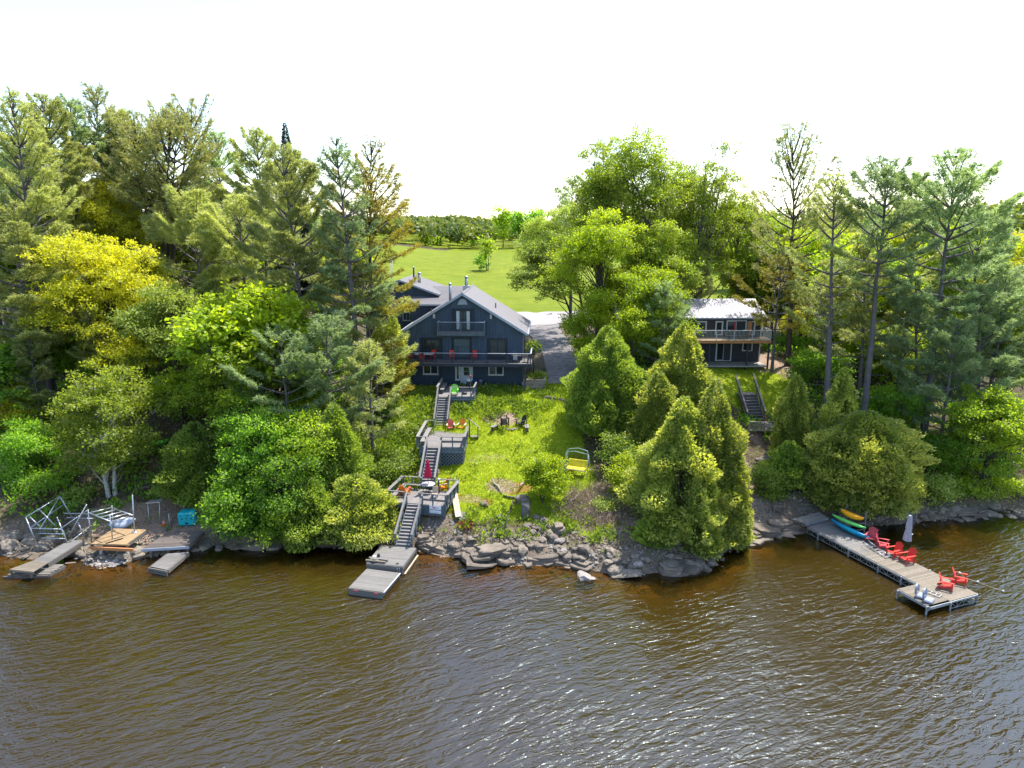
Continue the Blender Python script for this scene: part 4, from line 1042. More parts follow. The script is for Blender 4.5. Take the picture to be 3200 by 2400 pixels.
# far wood: one mass of crowns to the skyline
def far_wood():
    rng = np.random.RandomState(77)
    C, A, N, T = [], [], [], []
    n = 1700
    Yt = rng.uniform(0, 1, n) ** 1.1 * 520 + 335
    Xt = rng.uniform(-.34, .30, n) * Yt * 1.1
    extra = 260
    Yt = np.concatenate([Yt, rng.uniform(160, 330, extra)]); sgn = rng.rand(extra) < .5
    Xt = np.concatenate([Xt, np.where(sgn, -Yt[n:] * rng.uniform(.24, .85, extra), Yt[n:] * rng.uniform(.30, .85, extra))])
    for x, y in zip(Xt, Yt):
        z = gz(x, y); r = rng.uniform(3.5, 6.0); hz = rng.uniform(8, 13) ; m_ = 80
        dv = unit(rng.randn(m_, 3)); dv[:, 2] = np.abs(dv[:, 2]) - .25
        c = np.array([x, y, z + hz * .6])
        C.append(c + dv * np.array([r, r, hz * .45]) * rng.uniform(.75, 1.05, (m_, 1)))
        A.append(rng.randn(m_, 3)); N.append(dv + rng.randn(m_, 3) * .5 + [0, 0, .4])
        T.append(np.clip(rng.rand() * .75 + rng.rand(m_) * .3, 0, 1))
    C = np.concatenate(C); k = len(C); s = .9 + C[:, 1] * .0022
    return leaf_mesh('far_wood', C, np.concatenate(A), np.concatenate(N), s * rng.uniform(.8, 1.4, k), s * .9, np.concatenate(T), L_FAR)
tag(link('far_wood', far_wood()), 'distant mixed wood stretching to the skyline beyond the field', 'wood', kind='stuff')

# ------------------------------------------------------------------ ground cover
def scatter(name, n, area, mask, mt, L, W, lab, cat, seed, upright=1.0, per=6, spread=.18, hvar=.1, tri=True, tintf=None):
    rng = np.random.RandomState(seed)
    x = rng.uniform(area[0], area[1], n); y = rng.uniform(area[2], area[3], n)
    keep = rng.rand(n) < mask(x, y); x, y = x[keep], y[keep]
    z = ground_z(x, y); base = np.stack([x, y, z], 1)
    tf = (vnoise(x, y, 1.8, 31) * .7 + rng.rand(len(x)) * .4 - .05) if tintf is None else tintf(x, y, rng)
    C = np.repeat(base, per, 0) + rng.randn(len(x) * per, 3) * np.array([spread, spread, 0]) + np.stack([np.zeros(len(x) * per)] * 2 + [rng.rand(len(x) * per) * hvar], 1)
    A = rng.randn(len(C), 3) * .5 + np.array([0, 0, upright]); N = rng.randn(len(C), 3) + np.array([0, 0, .4])
    k = len(C)
    me = leaf_mesh(name, C, A, N, L * rng.uniform(.5, 1.3, k), W * rng.uniform(.7, 1.3, k), np.repeat(tf, per) + rng.randn(k) * .1, mt, tri)
    return tag(link(name, me), lab, cat, kind='stuff')
def lawn_mask(x, y):
    d = y - yshore(x)
    base = sstep(-13, -11, x) * sstep(8.0, 6.0, x + (vnoise(x, y, 2, 14) - .5) * 2.0) * sstep(2.4, 4, d) * sstep(71.2, 70.6, y)
    bare = np.maximum.reduce([sstep(1.2, .8, np.hypot((x + .9) / 1.7, (y - 63.4) / 1.1)), sstep(1.2, .7, np.hypot((x - .2) / 1.9, (y - 53.6) / .8)) * .6, sstep(1.2, .7, np.hypot((x + 2.2) / 2.3, (y - 57.6) / .6)) * .45])
    return base * (1 - bare)
def cott_mask(x, y): return sstep(1.15, .9, np.hypot((x - 24) / 5, (y - 70.8) / 4.2))
scatter('grass', 34000, (-13, 8.5, 48, 71.5), lawn_mask, L_GRASS, .13, .05, 'sunlit lawn grass on the slope below the house', 'grass', 41, 1.0, 4, .12)
scatter('grass', 4000, (18, 30, 66, 76), cott_mask, L_GRASS, .12, .05, 'short mown grass in front of the cottage', 'grass', 42, 1.0, 4, .12)
def weed_mask(x, y):
    top = sstep(62.5, 65, y + (vnoise(x, y, 1.5, 33) - .5) * 2) * sstep(70.9, 70.2, y) * sstep(-6.2, -5.6, x) * sstep(4.6, 3.2, x)
    left = sstep(-6.9, -7.6, x) * sstep(-14, -12, x) * sstep(50, 51, y) * sstep(70, 67, y)
    mid = sstep(.66, .74, vnoise(x, y, 1.2, 34)) * .12
    low = sstep(1.0, 2.2, y - yshore(x)) * sstep(5.5, 3.8, y - yshore(x)) * sstep(-7.5, -6.5, x) * sstep(8, 6, x) * sstep(.45, .6, vnoise(x, y, .8, 35)) * .8
    clear = 1 - sstep(1.2, .8, np.hypot((x + 4.4) / 1.1, (y - 50.9) / 2.2))
    return clear * np.maximum.reduce([top * sstep(.3, .55, vnoise(x, y, 1.1, 36)), left * .85, mid * lawn_mask(x, y), low])
scatter('weeds', 9000, (-14, 8, 46, 71), weed_mask, L_SHRUB, .26, .17, 'tangled leafy weeds on the slope beside the stairs and below the house', 'weeds', 43, .9, 9, .2, .38, False)
def forest_mask(x, y):
    d = y - yshore(x)
    left = sstep(-13, -16, x) * sstep(2, 4, d) * (1 - sstep(1.3, .8, np.hypot((x + 26.5) / 2.6, (y - 60) / 11))) * (1 - sstep(1.2, .9, np.hypot((x + 26) / 6, (y - 51) / 3)))
    right = sstep(5, 6.5, x) * sstep(2, 4, d) * (1 - cott_mask(x, y)) * (1 - sstep(1.2, .9, np.hypot((x - 7) / 4, (y - 53) / 4))) * (1 - sstep(1.2, .9, np.hypot((x - 21.5) / 3, (y - 57) / 6))) * (1 - sstep(0, 2, 30 - x) * sstep(72, 75, y) * sstep(10, 12, x))
    right = right * (1 - sstep(3.0, 3.6, x) * sstep(8.6, 8.0, x) * sstep(69.5, 70.5, y))
    return np.maximum(left, right) * sstep(.35, .6, vnoise(x, y, 2.0, 38))
scatter('undergrowth', 15000, (-46, 46, 44, 92), forest_mask, L_DEEP, .34, .24, 'leafy undergrowth on the floor of both woods', 'undergrowth', 44, .8, 8, .28, .7, False)
def brush_mask(x, y): return sstep(1.2, .7, np.hypot((x - 7.2) / 3.4, (y - 50.8) / 2.6) + (vnoise(x, y, .8, 39) - .5) * .7)
scatter('dry_brush', 2600, (3, 12, 48, 57), brush_mask, L_DRY, .55, .045, 'tangle of dry brown brush on the bank below the swing', 'brush', 45, .45, 7, .25, .35)
scatter('dry_grass', 900, (22, 27.5, 60, 65.5), lambda x, y: sstep(1.2, .6, np.hypot((x - 24.4) / 2.4, (y - 62.8) / 2.2)), L_DRY, .3, .04, 'dry straw-coloured grass on the bank below the brown stairs', 'dry grass', 49, .6, 7, .2, .1)
scatter('rust_leaves', 60, (-4.1, -3.0, 48.4, 49.6), lambda x, y: sstep(1.1, .6, np.hypot((x + 3.5) / .5, (y - 48.9) / .45)), L_RUST, .2, .14, 'small rust-red seedlings on the rocks near the lowest stairs', 'seedlings', 46, .8, 8, .14, .3, False)

def litter_mask(x, y):
    d = y - yshore(x)
    return sstep(.4, 1.2, d) * (1 - lawn_mask(x, y)) * (1 - cott_mask(x, y)) * sstep(75, 70, y) * (1 - sstep(3.2, 3.8, x) * sstep(8.2, 7.6, x) * sstep(69.5, 70.5, y)) * sstep(.25, .5, vnoise(x, y, 1.4, 51))
scatter('leaf_litter', 13000, (-46, 46, 44, 75), litter_mask, L_DRY, .16, .09, 'dead leaves and dry grass strewn over the bare banks', 'leaves', 47, .15, 5, .3, .06, False)
scatter('bank_grass', 5000, (-46, 46, 44, 70), lambda x, y: litter_mask(x, y) * sstep(.5, .62, vnoise(x, y, .9, 52)), L_SHRUB, .26, .08, 'tufts of grass and weeds on the banks behind the shore rocks', 'weeds', 48, .9, 6, .14, .15)
# ------------------------------------------------------------------ the blue house
HY, HZ = 71.4, 7.1
HRZ = -R(3.0)
HX = -5.0
house = thing('house', 'dark blue gabled lake house with balcony, long deck and grey shingle roof', 'house', (HX, HY, HZ), HRZ)
W2, DEP = 6.05, 9.0
EAVE, RIDGE, OVX, OVY = 5.55, 9.62, .55, .45
SL = (RIDGE - EAVE) / (W2 + OVX)
def roofz(x): return RIDGE - abs(x) * SL
# backing walls: front kept 6 cm behind the boards; one wall shell
def gable_poly(in_, z0):
    return [(-W2 + in_, z0), (W2 - in_, z0), (W2 - in_, roofz(W2) - .16), (0, RIDGE - .2), (-W2 + in_, roofz(W2) - .16)]
mb = MB(); mb.prism(gable_poly(0, -.6), 1, .04, DEP)
wall = mb.build('wall', M_BLUE2, house)
# the deep blue ground-floor band keeps its own smooth face
# openings: x0, x1, z0, z1
DOORS = [(-4.35, -2.25, 2.85, 5.05), (-1.1, .78, 2.85, 5.05), (2.55, 4.50, 2.85, 5.05)]
UPDOOR = (-.95, .98, 5.78, 8.05)
def in_open(x, z0, z1, ops):
    segs = [(z0, z1)]
    for (a, b, c, d) in ops:
        if a - .02 < x < b + .02:
            n = []
            for s in segs:
                if d <= s[0] or c >= s[1]: n.append(s); continue
                if c > s[0] + .05: n.append((s[0], c))
                if d < s[1] - .05: n.append((d, s[1]))
            segs = n
    return segs
x = -W2; BW = .302
nb = int(round(2 * W2 / BW)); BW = 2 * W2 / nb
for i in range(nb):
    xc = -W2 + (i + .5) * BW
    ztop = roofz(xc) - .24
    for lo, hi in ((2.62, 5.36), (5.44, ztop)):
        for a, b in in_open(xc, lo, hi, [(p - BW / 2 + .05, q + BW / 2 - .05, r, s) for p, q, r, s in DOORS + [UPDOOR]]):
            if b - a > .06:
                MB().box((xc, .012, (a + b) / 2), (BW - .022, .05, b - a)).build('plank', M_BLUE, wall)
MB().box((0, -.022, 5.40), (2 * W2, .03, .07)).build('belt_board', M_BLUE, wall)
# roof: two slopes with shingle courses as stepped strips
def roof_slope(s):
    m = MB(); n = 30
    for i in range(n):
        x0, x1 = s * (W2 + OVX) * i / n, s * (W2 + OVX) * (i + 1) / n
        z0, z1 = roofz(x0) + .03, roofz(x1) + .005
        m.add([(x0, -OVY, z0), (x1, -OVY, z1 + .03), (x1, DEP + OVY, z1 + .03), (x0, DEP + OVY, z0),
               (x0, -OVY, z0 - .14), (x1, -OVY, z1 - .12), (x1, DEP + OVY, z1 - .12), (x0, DEP + OVY, z0 - .14)],
              [(0, 1, 2, 3), (7, 6, 5, 4), (0, 4, 5, 1), (1, 5, 6, 2), (2, 6, 7, 3), (3, 7, 4, 0)])
    return m
rf = roof_slope(1).build('roof', M_SHINGLE, house)
roof_slope(-1).build('roof', M_SHINGLE, house)
MB().prism([(-.16, RIDGE + .0), (0, RIDGE + .085), (.16, RIDGE + .0), (0, RIDGE + .05)], 1, -OVY - .005, DEP + OVY + .005).build('ridge_cap', M_SHINGLE, rf)
for s in (-1, 1):
    MB().bar((0, -OVY - .03, RIDGE - .08), (s * (W2 + OVX), -OVY - .03, EAVE - .08), .05, .24).build('fascia', M_TRIM, rf)
    MB().box((s * (W2 + OVX + .06), DEP / 2, EAVE - .06), (.12, DEP + 2 * OVY, .14)).build('gutter', M_TRIM, rf)
    MB().b2((s * (W2 + .01), -OVY + .0, EAVE - .22), (s * (W2 + OVX), DEP + OVY, EAVE - .19)).build('soffit', M_TRIM, rf)
# arched gable vent
mb = MB(); pts = [(.46 * math.cos(a), 8.5 + .52 * math.sin(a)) for a in np.linspace(0, math.pi, 13)]
mb.prism(pts, 1, -.07, .0); vent = mb.build('arched_vent', M_TRIM, house)
for a in np.linspace(.45, math.pi - .45, 4):
    MB().bar((.06 * math.cos(a), -.085, 8.53 + .06 * math.sin(a)), (.42 * math.cos(a), -.085, 8.52 + .46 * math.sin(a)), .025, .025).build('vent_slat', M_SIGNG, vent)
MB().box((0, -.085, 8.49), (1.0, .06, .06)).build('sill', M_WHITE, vent)
for x in (-2.95, 2.87):
    MB().box((x, -.06, 7.25), (.22, .12, .46)).build('gable_lamp', M_WHITE, house, bevel=.02)
# glazed doors
def slider(parent, x0, x1, z0, z1, y, frame, pane=G_PANE, fw=.14, leaf=2, curtains=False, name='glass_door', room=True):
    f = MB()
    f.b2((x0, y - .05, z0), (x0 + fw, y + .06, z1)); f.b2((x1 - fw, y - .05, z0), (x1, y + .06, z1)); f.b2((x0 + fw, y - .05, z1 - fw), (x1 - fw, y + .06, z1)); f.b2((x0 + fw, y - .05, z0), (x1 - fw, y + .06, z0 + fw * .5))
    d = f.build(name, frame, parent)
    xa, xb = x0 + fw, x1 - fw; w = (xb - xa) / leaf
    for k in range(leaf):
        yy = y + .02 + .02 * (k % 2)
        MB().b2((xa + k * w + .045, yy, z0 + fw * .5 + .05), (xa + (k + 1) * w - .045, yy + .012, z1 - fw - .05)).build('pane', pane, d)
        s = MB(); a, b = xa + k * w, xa + (k + 1) * w
        s.b2((a + .002, yy - .01, z0 + fw * .5 + .002), (a + .045, yy + .03, z1 - fw - .002)); s.b2((b - .045, yy - .01, z0 + fw * .5 + .002), (b - .002, yy + .03, z1 - fw - .002))
        s.b2((a + .045, yy - .01, z1 - fw - .05), (b - .045, yy + .03, z1 - fw - .002)); s.b2((a + .045, yy - .01, z0 + fw * .5 + .002), (b - .045, yy + .03, z0 + fw * .5 + .05))
        s.build('sash', frame, d)
    if curtains:
        for a, b in ((xa + .02, xa + .34), (xb - .34, xb - .02)):
            mb = MB()
            n = 9
            for i in range(n - 1):
                xx0, xx1 = a + (b - a) * i / (n - 1), a + (b - a) * (i + 1) / (n - 1)
                mb.b2((xx0 + .003, y - .008 - .01 * (i % 2), z0 + .1), (xx1, y + .008 - .01 * (i % 2), z1 - fw - .02))
            mb.build('curtain', M_CURTAIN, d)
    return d
slider(house, *DOORS[0], -.01, M_DARK_TRIM_SHADE, fw=.24)
slider(house, *DOORS[1], -.01, M_DARK_TRIM_SHADE, pane=G_PANEB, fw=.10, leaf=1, name='picture_window')
slider(house, *DOORS[2], -.01, M_DARK_TRIM_SHADE, fw=.20)
slider(house, *UPDOOR, -.01, M_DARK_TRIM_SHADE, fw=.26, curtains=True)
# ground floor: windows, door, side light
def window(parent, x0, x1, z0, z1, y, frame=M_WHITE, leaf=2, fw=.07):
    w = slider(parent, x0, x1, z0, z1, y, frame, fw=fw, leaf=leaf, name='window')
    MB().b2((x0 - .05, y - .10, z0 - .06), (x1 + .05, y + .02, z0 - .002)).build('sill', frame, w)
    return w
window(house, 2.56, 4.14, 1.18, 2.3, .0)
window(house, -4.25, -2.65, 1.18, 2.3, .0)
window(house, -.88, -.38, .62, 2.45, .0, M_CURTAIN, 1, .10)
mb = MB(); mb.b2((-.22, -.05, .05), (.84, .03, 2.2)); dr = mb.build('door', M_DOORW, house, bevel=.01)
MB().b2((.02, -.066, 1.1), (.60, -.052, 1.95)).build('pane', G_PANE, dr)
mb = MB(); mb.b2((-.02, -.075, 1.06), (.64, -.055, 1.1)); mb.b2((-.02, -.075, 1.95), (.64, -.055, 1.99)); mb.b2((-.02, -.075, 1.1), (.02, -.055, 1.95)); mb.b2((.60, -.075, 1.1), (.64, -.055, 1.95)); mb.b2((.02, -.08, 1.5), (.6, -.068, 1.53))
mb.build('frame', M_WHITE, dr)
MB().tube([(.72, -.06, 1.02), (.72, -.12, 1.02)], .03).build('handle', M_GALV, dr)
mb = MB(); mb.b2((-.34, -.06, .04), (-.225, .04, 2.3)); mb.b2((.845, -.06, .04), (.96, .04, 2.3)); mb.build('jamb', M_WHITE, dr)
# chimneys and pipes
def flue(parent, x, y, z0, z1, r, material, name='chimney'):
    c = MB().tube([(x, y, z0), (x, y, z1)], r, 12).build(name, material, parent)
    MB().lathe((x, y, z1 - .02), [(r * .5, 0), (r * 1.35, .06), (r * 1.35, .12), (r * .3, .2)], 12).build('cap', M_GALV, c)
    return c
flue(rf, -1.42, 1.2, roofz(1.42) - .1, 10.35, .14, M_GALV)
fl = flue(rf, -.25, 5.6, RIDGE - .3, 10.75, .17, M_GALV)
MB().box((-.25, 5.6, RIDGE + .02), (.7, .7, .5)).build('flashing', M_GALV, fl)
MB().tube([(3.1, 3.4, roofz(3.1) - .1), (3.1, 3.4, roofz(3.1) + .55)], .06, 8).build('vent_pipe', M_BLACKMETAL, rf)
MB().tube([(-3.6, 2.2, roofz(3.6) - .1), (-3.6, 2.2, roofz(3.6) + .35)], .05, 8).build('vent_pipe', M_BLACKMETAL, rf)
MB().tube([(W2 + OVX + .08, -OVY + .1, EAVE - .1), (W2 + .1, -.08, EAVE - .5), (W2 + .08, -.06, 2.9)], .045, 6).build('downspout', M_TRIM, house)
MB().tube([(-W2 - OVX - .06, -OVY + .1, EAVE - .1), (-W2 - .1, -.08, EAVE - .5), (-W2 - .08, -.06, .2)], .045, 6).build('downspout', M_WHITE, house)

# decks on the house
PL = {}
def plank_mesh(w, d, h, material):
    k = (round(w, 3), round(d, 3), h, material.name)
    if k not in PL: PL[k] = MB().box((0, 0, 0), (w, d, h)).mesh('plank', material)
    return PL[k]
def rails(parent, pts, z, h, post_m, cap_m, ps=.09, gap=None, balus=None, cap=(.14, .04), world=None, inner=False, rail_name='top_rail', mid=None, skip=()):
    """posts and rails along a polyline of (x, y); gap: post spacing"""
    for i, (p, q) in enumerate(zip(pts[:-1], pts[1:])):
        if i in skip: continue
        p, q = Vector((*p, z)), Vector((*q, z))
        L = (q - p).length; n = max(1, int(round(L / gap))) if gap else 1
        for k in range(n + (1 if i == len(pts) - 2 else 0)):
            c = p.lerp(q, k / n)
            MB().box((c.x, c.y, z + h / 2 - .01), (ps, ps, h - .02), math.atan2(q.y - p.y, q.x - p.x)).build('post', post_m, parent, world)
        d = (q - p).normalized()
        MB().bar(p + Vector((0, 0, h)) - d * .06, q + Vector((0, 0, h)) + d * .06, cap[0], cap[1]).build(rail_name, cap_m, parent, world)
        for mz in (mid or []):
            MB().bar(p + Vector((0, 0, mz)), q + Vector((0, 0, mz)), .04, .09).build('mid_rail', post_m, parent, world)
        if balus:
            b = MB(); nn = int(L / balus)
            for k in range(1, nn):
                c = p.lerp(q, k / nn); b.bar(c + Vector((0, 0, .1)), c + Vector((0, 0, h - .03)), .022, .022, (0, 1, 0))
            b.bar(p + Vector((0, 0, .1)), q + Vector((0, 0, .1)), .03, .04)
            tag(b.build('balusters', post_m, parent, world), kind='stuff')
DX0, DX1, DY0 = -7.2, 7.05, -2.0
dk = MB(); dk.b2((DX0, DY0, 2.42), (DX1, DY0 + .05, 2.72)); dk.b2((DX0, DY0 + .05, 2.42), (DX0 + .05, -.06, 2.72)); dk.b2((DX1 - .05, DY0 + .05, 2.42), (DX1, 3.2, 2.72))
dk.b2((DX0 + .05, -1.0, 2.45), (DX1 - .05, -.92, 2.68))
for i in range(15): dk.b2((DX0 + .7 + i * .95, DY0 + .05, 2.5), (DX0 + .76 + i * .95, -.06, 2.68))
deck = dk.build('deck', M_STAINDK, house)
n = 14
for i in range(n):
    yy = DY0 - .03 + (i + .5) * (2.0 / n)
    link('plank', plank_mesh(DX1 - DX0 + .04, 2.0 / n - .012, .04, M_WOODGREY), deck, ((DX0 + DX1) / 2, yy, 2.745))
for i in range(22):
    link('plank', plank_mesh(.98, .135, .04, M_WOODGREY), deck, (6.55, .1 + i * .145, 2.745))
rails(deck, [(DX0 + .05, DY0 + .06), (-3.9, DY0 + .06), (-2.55, DY0 + .06), (-.85, DY0 + .06), (1.2, DY0 + .06), (2.55, DY0 + .06), (4.6, DY0 + .06), (DX1 - .06, DY0 + .06), (DX1 - .06, .9), (DX1 - .06, 3.1)], 2.76, 1.02, M_STAINDK, M_TRIM, .10, None, .12, (.13, .045))
for x in (-5.9, 6.4): MB().box((x, DY0 + .35, .9), (.14, .14, 3.1)).build('support_post', M_STAINDK, deck)
BX0, BX1, BY0 = -2.5, 2.32, -1.15
bk = MB(); bk.b2((BX0, BY0, 5.42), (BX1, BY0 + .05, 5.70)); bk.b2((BX0, BY0 + .05, 5.42), (BX0 + .05, -.06, 5.70)); bk.b2((BX1 - .05, BY0 + .05, 5.42), (BX1, -.06, 5.70))
for i in range(6): bk.b2((BX0 + .4 + i * .8, BY0 + .05, 5.5), (BX0 + .46 + i * .8, -.06, 5.68))
bal = bk.build('balcony', M_STAIN, house)
for i in range(8): link('plank', plank_mesh(BX1 - BX0 + .06, .135, .04, M_WOODGREY), bal, ((BX0 + BX1) / 2, BY0 + .04 + i * .145, 5.725))
rails(bal, [(BX0 + .06, -.1), (BX0 + .06, BY0 + .06), (-.1, BY0 + .06), (BX1 - .06, BY0 + .06), (BX1 - .06, -.1)], 5.74, 1.05, M_STAIN, M_TRIM, .10, None, .12, (.13, .045))

# ------------------------------------------------------------------ rear garage wing
gy = 83.5
gar = thing('garage', 'dark blue rear garage with low grey gable roof behind the left pines', 'garage', (-13.2, gy, 8.0), -R(3))
def simple_gable(root, w, d, z0, ze, zr, wallm, roofm, ov=.4):
    p = [(-w, z0), (w, z0), (w, ze - .1), (0, zr - .12), (-w, ze - .1)]
    wl = MB().prism(p, 1, 0, d).build('wall', wallm, root)
    sl = (zr - ze) / (w); xo = w + ov
    out = []
    for s in (-1, 1):
        n = 16; m = MB()
        for i in range(n):
            x0, x1 = s * xo * i / n, s * xo * (i + 1) / n
            z0_, z1_ = zr - abs(x0) * sl + .03, zr - abs(x1) * sl + .03
            m.add([(x0, -ov, z0_), (x1, -ov, z1_ + .02), (x1, d + ov, z1_ + .02), (x0, d + ov, z0_), (x0, -ov, z0_ - .12), (x1, -ov, z1_ - .12), (x1, d + ov, z1_ - .12), (x0, d + ov, z0_ - .12)],
                  [(0, 1, 2, 3), (7, 6, 5, 4), (0, 4, 5, 1), (1, 5, 6, 2), (2, 6, 7, 3), (3, 7, 4, 0)])
        r = m.build('roof', roofm, root); out.append(r)
        MB().bar((0, -ov - .03, zr - .05), (s * xo, -ov - .03, zr - xo * sl - .05), .05, .2).build('fascia', M_TRIM, r)
    return wl, out
gw, gr = simple_gable(gar, 4.3, 8.5, -.5, 7.55, 9.1, M_BLUE, M_SHINGLE)
flue(gr[1], -.0 + 1.1, 3.0, 8.4, 10.3, .10, M_BLACKMETAL); flue(gr[1], 1.7, 3.4, 8.2, 9.6, .18, M_GALV)
window(gar, .2, 1.1, 4.3, 5.3, -.02)
lnk = thing('link_building', 'low link between house and garage under a grey shed roof', 'extension', (-8.2, 80.6, 7.6), -R(3))
MB().b2((-3.4, 0, -.5), (3.2, 6.5, 6.9)).build('wall', M_BLUE, lnk)
m_ = MB()
for i in range(16):
    a, b = i / 16, (i + 1) / 16; y0, y1 = -.4 + 7.3 * a, -.4 + 7.3 * b; z0, z1 = 6.95 + 1.5 * a, 6.95 + 1.5 * b
    m_.add([(-3.6, y0, z0 + .03), (3.5, y0, z0 + .03), (3.5, y1, z1), (-3.6, y1, z1), (-3.6, y0, z0 - .1), (3.5, y0, z0 - .1), (3.5, y1, z1 - .1), (-3.6, y1, z1 - .1)], [(0, 1, 2, 3), (7, 6, 5, 4), (0, 4, 5, 1), (1, 5, 6, 2), (2, 6, 7, 3), (3, 7, 4, 0)])
lr_ = m_.build('roof', M_SHINGLE, lnk)
MB().b2((-3.6, -.46, 6.80), (3.5, -.41, 7.0)).build('fascia', M_TRIM, lr_)

# lattice aerial mast by the garage
mp_ = at(1226, 905, 81)
mast = thing('aerial_mast', 'thin steel lattice aerial mast among the pines left of the garage', 'mast', (mp_.x, 81, gz(mp_.x, 81)))
zt = at(1226, 800, 81).z - mast.location.z
mb = MB()
for a in (0, 2.09, 4.19): mb.tube([(.16 * math.cos(a), .16 * math.sin(a), 0), (.14 * math.cos(a), .14 * math.sin(a), zt)], .018, 4)
mb.build('legs', M_GALV, mast)
mb = MB()
for k in range(int(zt / .4)):
    for a in (0, 2.09, 4.19): mb.bar((.16 * math.cos(a), .16 * math.sin(a), k * .4), (.16 * math.cos(a + 2.09), .16 * math.sin(a + 2.09), k * .4 + .4), .012, .012)
tag(mb.build('bracing', M_GALV, mast), kind='stuff')

# planter walls at the right corner of the house
pt = thing('timber_planter', 'square timber retaining planter at the right house corner beside the drive', 'planter', (2.35, 71.2, 7.0), -R(3))
for k in range(5):
    for (x, y, sx, sy) in ((0, -.9, 2.3, .2), (1.05, .15, .2, 1.9), (-1.05, .15, .2, 1.9)):
        MB().box((x, y, .1 + k * .2), (sx, sy, .19)).build('timber', M_BROWNWOOD, pt)
MB().box((0, .2, .86), (1.88, 1.9, .1)).build('soil', M_DARKWOOD, pt)
rng = np.random.RandomState(3)
k = 260
C_ = rng.randn(k, 3) * [.55, .55, .1] + [2.35, 71.6, 8.0]
tag(link('planter_shrubbery', leaf_mesh('planter_plant', C_, rng.randn(k, 3) * .5 + [0, 0, .8], rng.randn(k, 3), .28, .16, rng.rand(k), L_SHRUB)), 'leafy low plants growing in the timber planter by the drive', 'plants', kind='stuff')
tree('broad', 1668, 1060, 73.2, 34, 'small round shrub between the house wall and the drive', 'shrub', 'shrub', mt=L_MAPLEG, vb=1110, lobes=7, leaf=.2)
blk = thing('concrete_block', 'pale square block at the foot of the house corner', 'block', (1.25, 70.9, gz(1.25, 70.9)))
MB().box((0, 0, .22), (.5, .35, .48)).build('body', M_CONC, blk, bevel=.02); MB().box((0, 0, .475), (.54, .39, .03)).build('cap', M_TRIM, blk)

# ------------------------------------------------------------------ the right cottage
CY, CZ = 76.0, 8.75
cxl, cxr = at(1935, 1050, CY).x, at(2378, 1050, CY).x
cot = thing('cottage', 'charcoal two-storey cottage with pale ribbed metal roof and white-railed deck', 'house', ((cxl + cxr) / 2, CY, CZ))
cw = (cxr - cxl) / 2
cx_ = lambda u: (u - 1600) / FPX * (CY * CT + 12.5 * ST) - (cxl + cxr) / 2
prof = [(0, -.4), (8, -.4), (8, 5.0), (4, 6.3), (0, 5.0)]
cwall = MB().prism(prof, 0, -cw, cw).build('wall', M_COTTAGE, cot)
for z in np.arange(.1, 4.95, .27):
    MB().box((0, -.012, z + .13), (2 * cw, .02, .255)).build('plank', M_COTTAGE, cwall)
MB().box((cw - .05, -.03, 2.4), (.12, .06, 5.1)).build('corner_board', M_WHITE, cot)
# metal roof: sheets side by side with standing ribs
nsh = 30; swd = (2 * cw + .9) / nsh
for i in range(nsh):
    x0 = -cw - .45 + i * swd
    m_ = MB(); m_.slab([(x0 + .004, -.5, 4.93), (x0 + swd - .004, -.5, 4.93), (x0 + swd - .004, 4.0, 6.42), (x0 + .004, 4.0, 6.42)], .04)
    m_.bar((x0, -.5, 4.955), (x0, 4.0, 6.445), .05, .05)
    sh_ = m_.build('roof_panel', M_ROOF_METAL, cot)
MB().slab([(-cw - .45, 4.002, 6.42), (cw + .45, 4.002, 6.42), (cw + .45, 8.5, 4.93), (-cw - .45, 8.5, 4.93)], .04).build('roof', M_ROOF_METAL, cot)
MB().prism([(3.85, 6.40), (4.0, 6.49), (4.15, 6.40)], 0, -cw - .46, cw + .46).build('ridge_cap', M_ROOF_METAL, cot)
MB().box((0, -.53, 4.85), (2 * cw + .9, .05, .16)).build('fascia', M_TRIM, cot)
def cwin(u0, u1, z0, z1, leaf=2, fw=.10, name='window'):
    return slider(cot, cx_(u0), cx_(u1), z0, z1, -.05, M_WHITE, fw=fw, leaf=leaf, name=name)
pd = cwin(2266, 2329, 2.85, 4.6, 2, .12, 'glass_door')
cwin(2232, 2256, 2.95, 4.5, 1); cwin(2175, 2205, 3.2, 4.5, 1); cwin(2334, 2356, 2.95, 4.5, 1); cwin(2090, 2130, 3.3, 4.5, 2)
cwin(2238, 2288, .1, 2.2, 2, .12, 'glass_door'); cwin(2320, 2352, 1.2, 2.3, 2, .10)
MB().box((cx_(2292), -.075, 3.9), (.16, .03, 1.0)).build('red_curtain', M_REDDK, cot, label='red curtain hanging in the glass door')
MB().box((cx_(2338), -.09, 3.7), (.5, .06, 1.5)).build('brown_shutter', M_CEDARWOOD, cot)
dxa, dxb = cx_(2150), cx_(2384)
cd = MB(); cd.b2((dxa, -2.5, 2.45), (dxb, -2.44, 2.72)); cd.b2((dxa, -2.44, 2.45), (dxa + .06, -.07, 2.72)); cd.b2((dxb - .06, -2.44, 2.45), (dxb, -.07, 2.72))
cdk = cd.build('deck', M_CEDARWOOD, cot)
for i in range(17): link('plank', plank_mesh(dxb - dxa + .06, .138, .035, M_NEWWOOD), cdk, ((dxa + dxb) / 2, -2.47 + i * .146, 2.745))
rails(cdk, [(dxa + .06, -2.4), (cx_(2218), -2.4), (cx_(2271), -2.4), (cx_(2326), -2.4), (dxb - .06, -2.4), (dxb - .06, -.2)], 2.76, 1.05, M_WHITE, M_WHITE, .07, None, .13, (.1, .05))
for u in (2316, 2200, 2381): MB().box((cx_(u), -2.2, 1.0), (.16, .16, 2.9)).build('support_post', M_STAINDK, cdk)
MB().box((0, -1.2, -.05), (2 * cw, 2.6, .12)).build('patio_slab', M_CONC, cot)
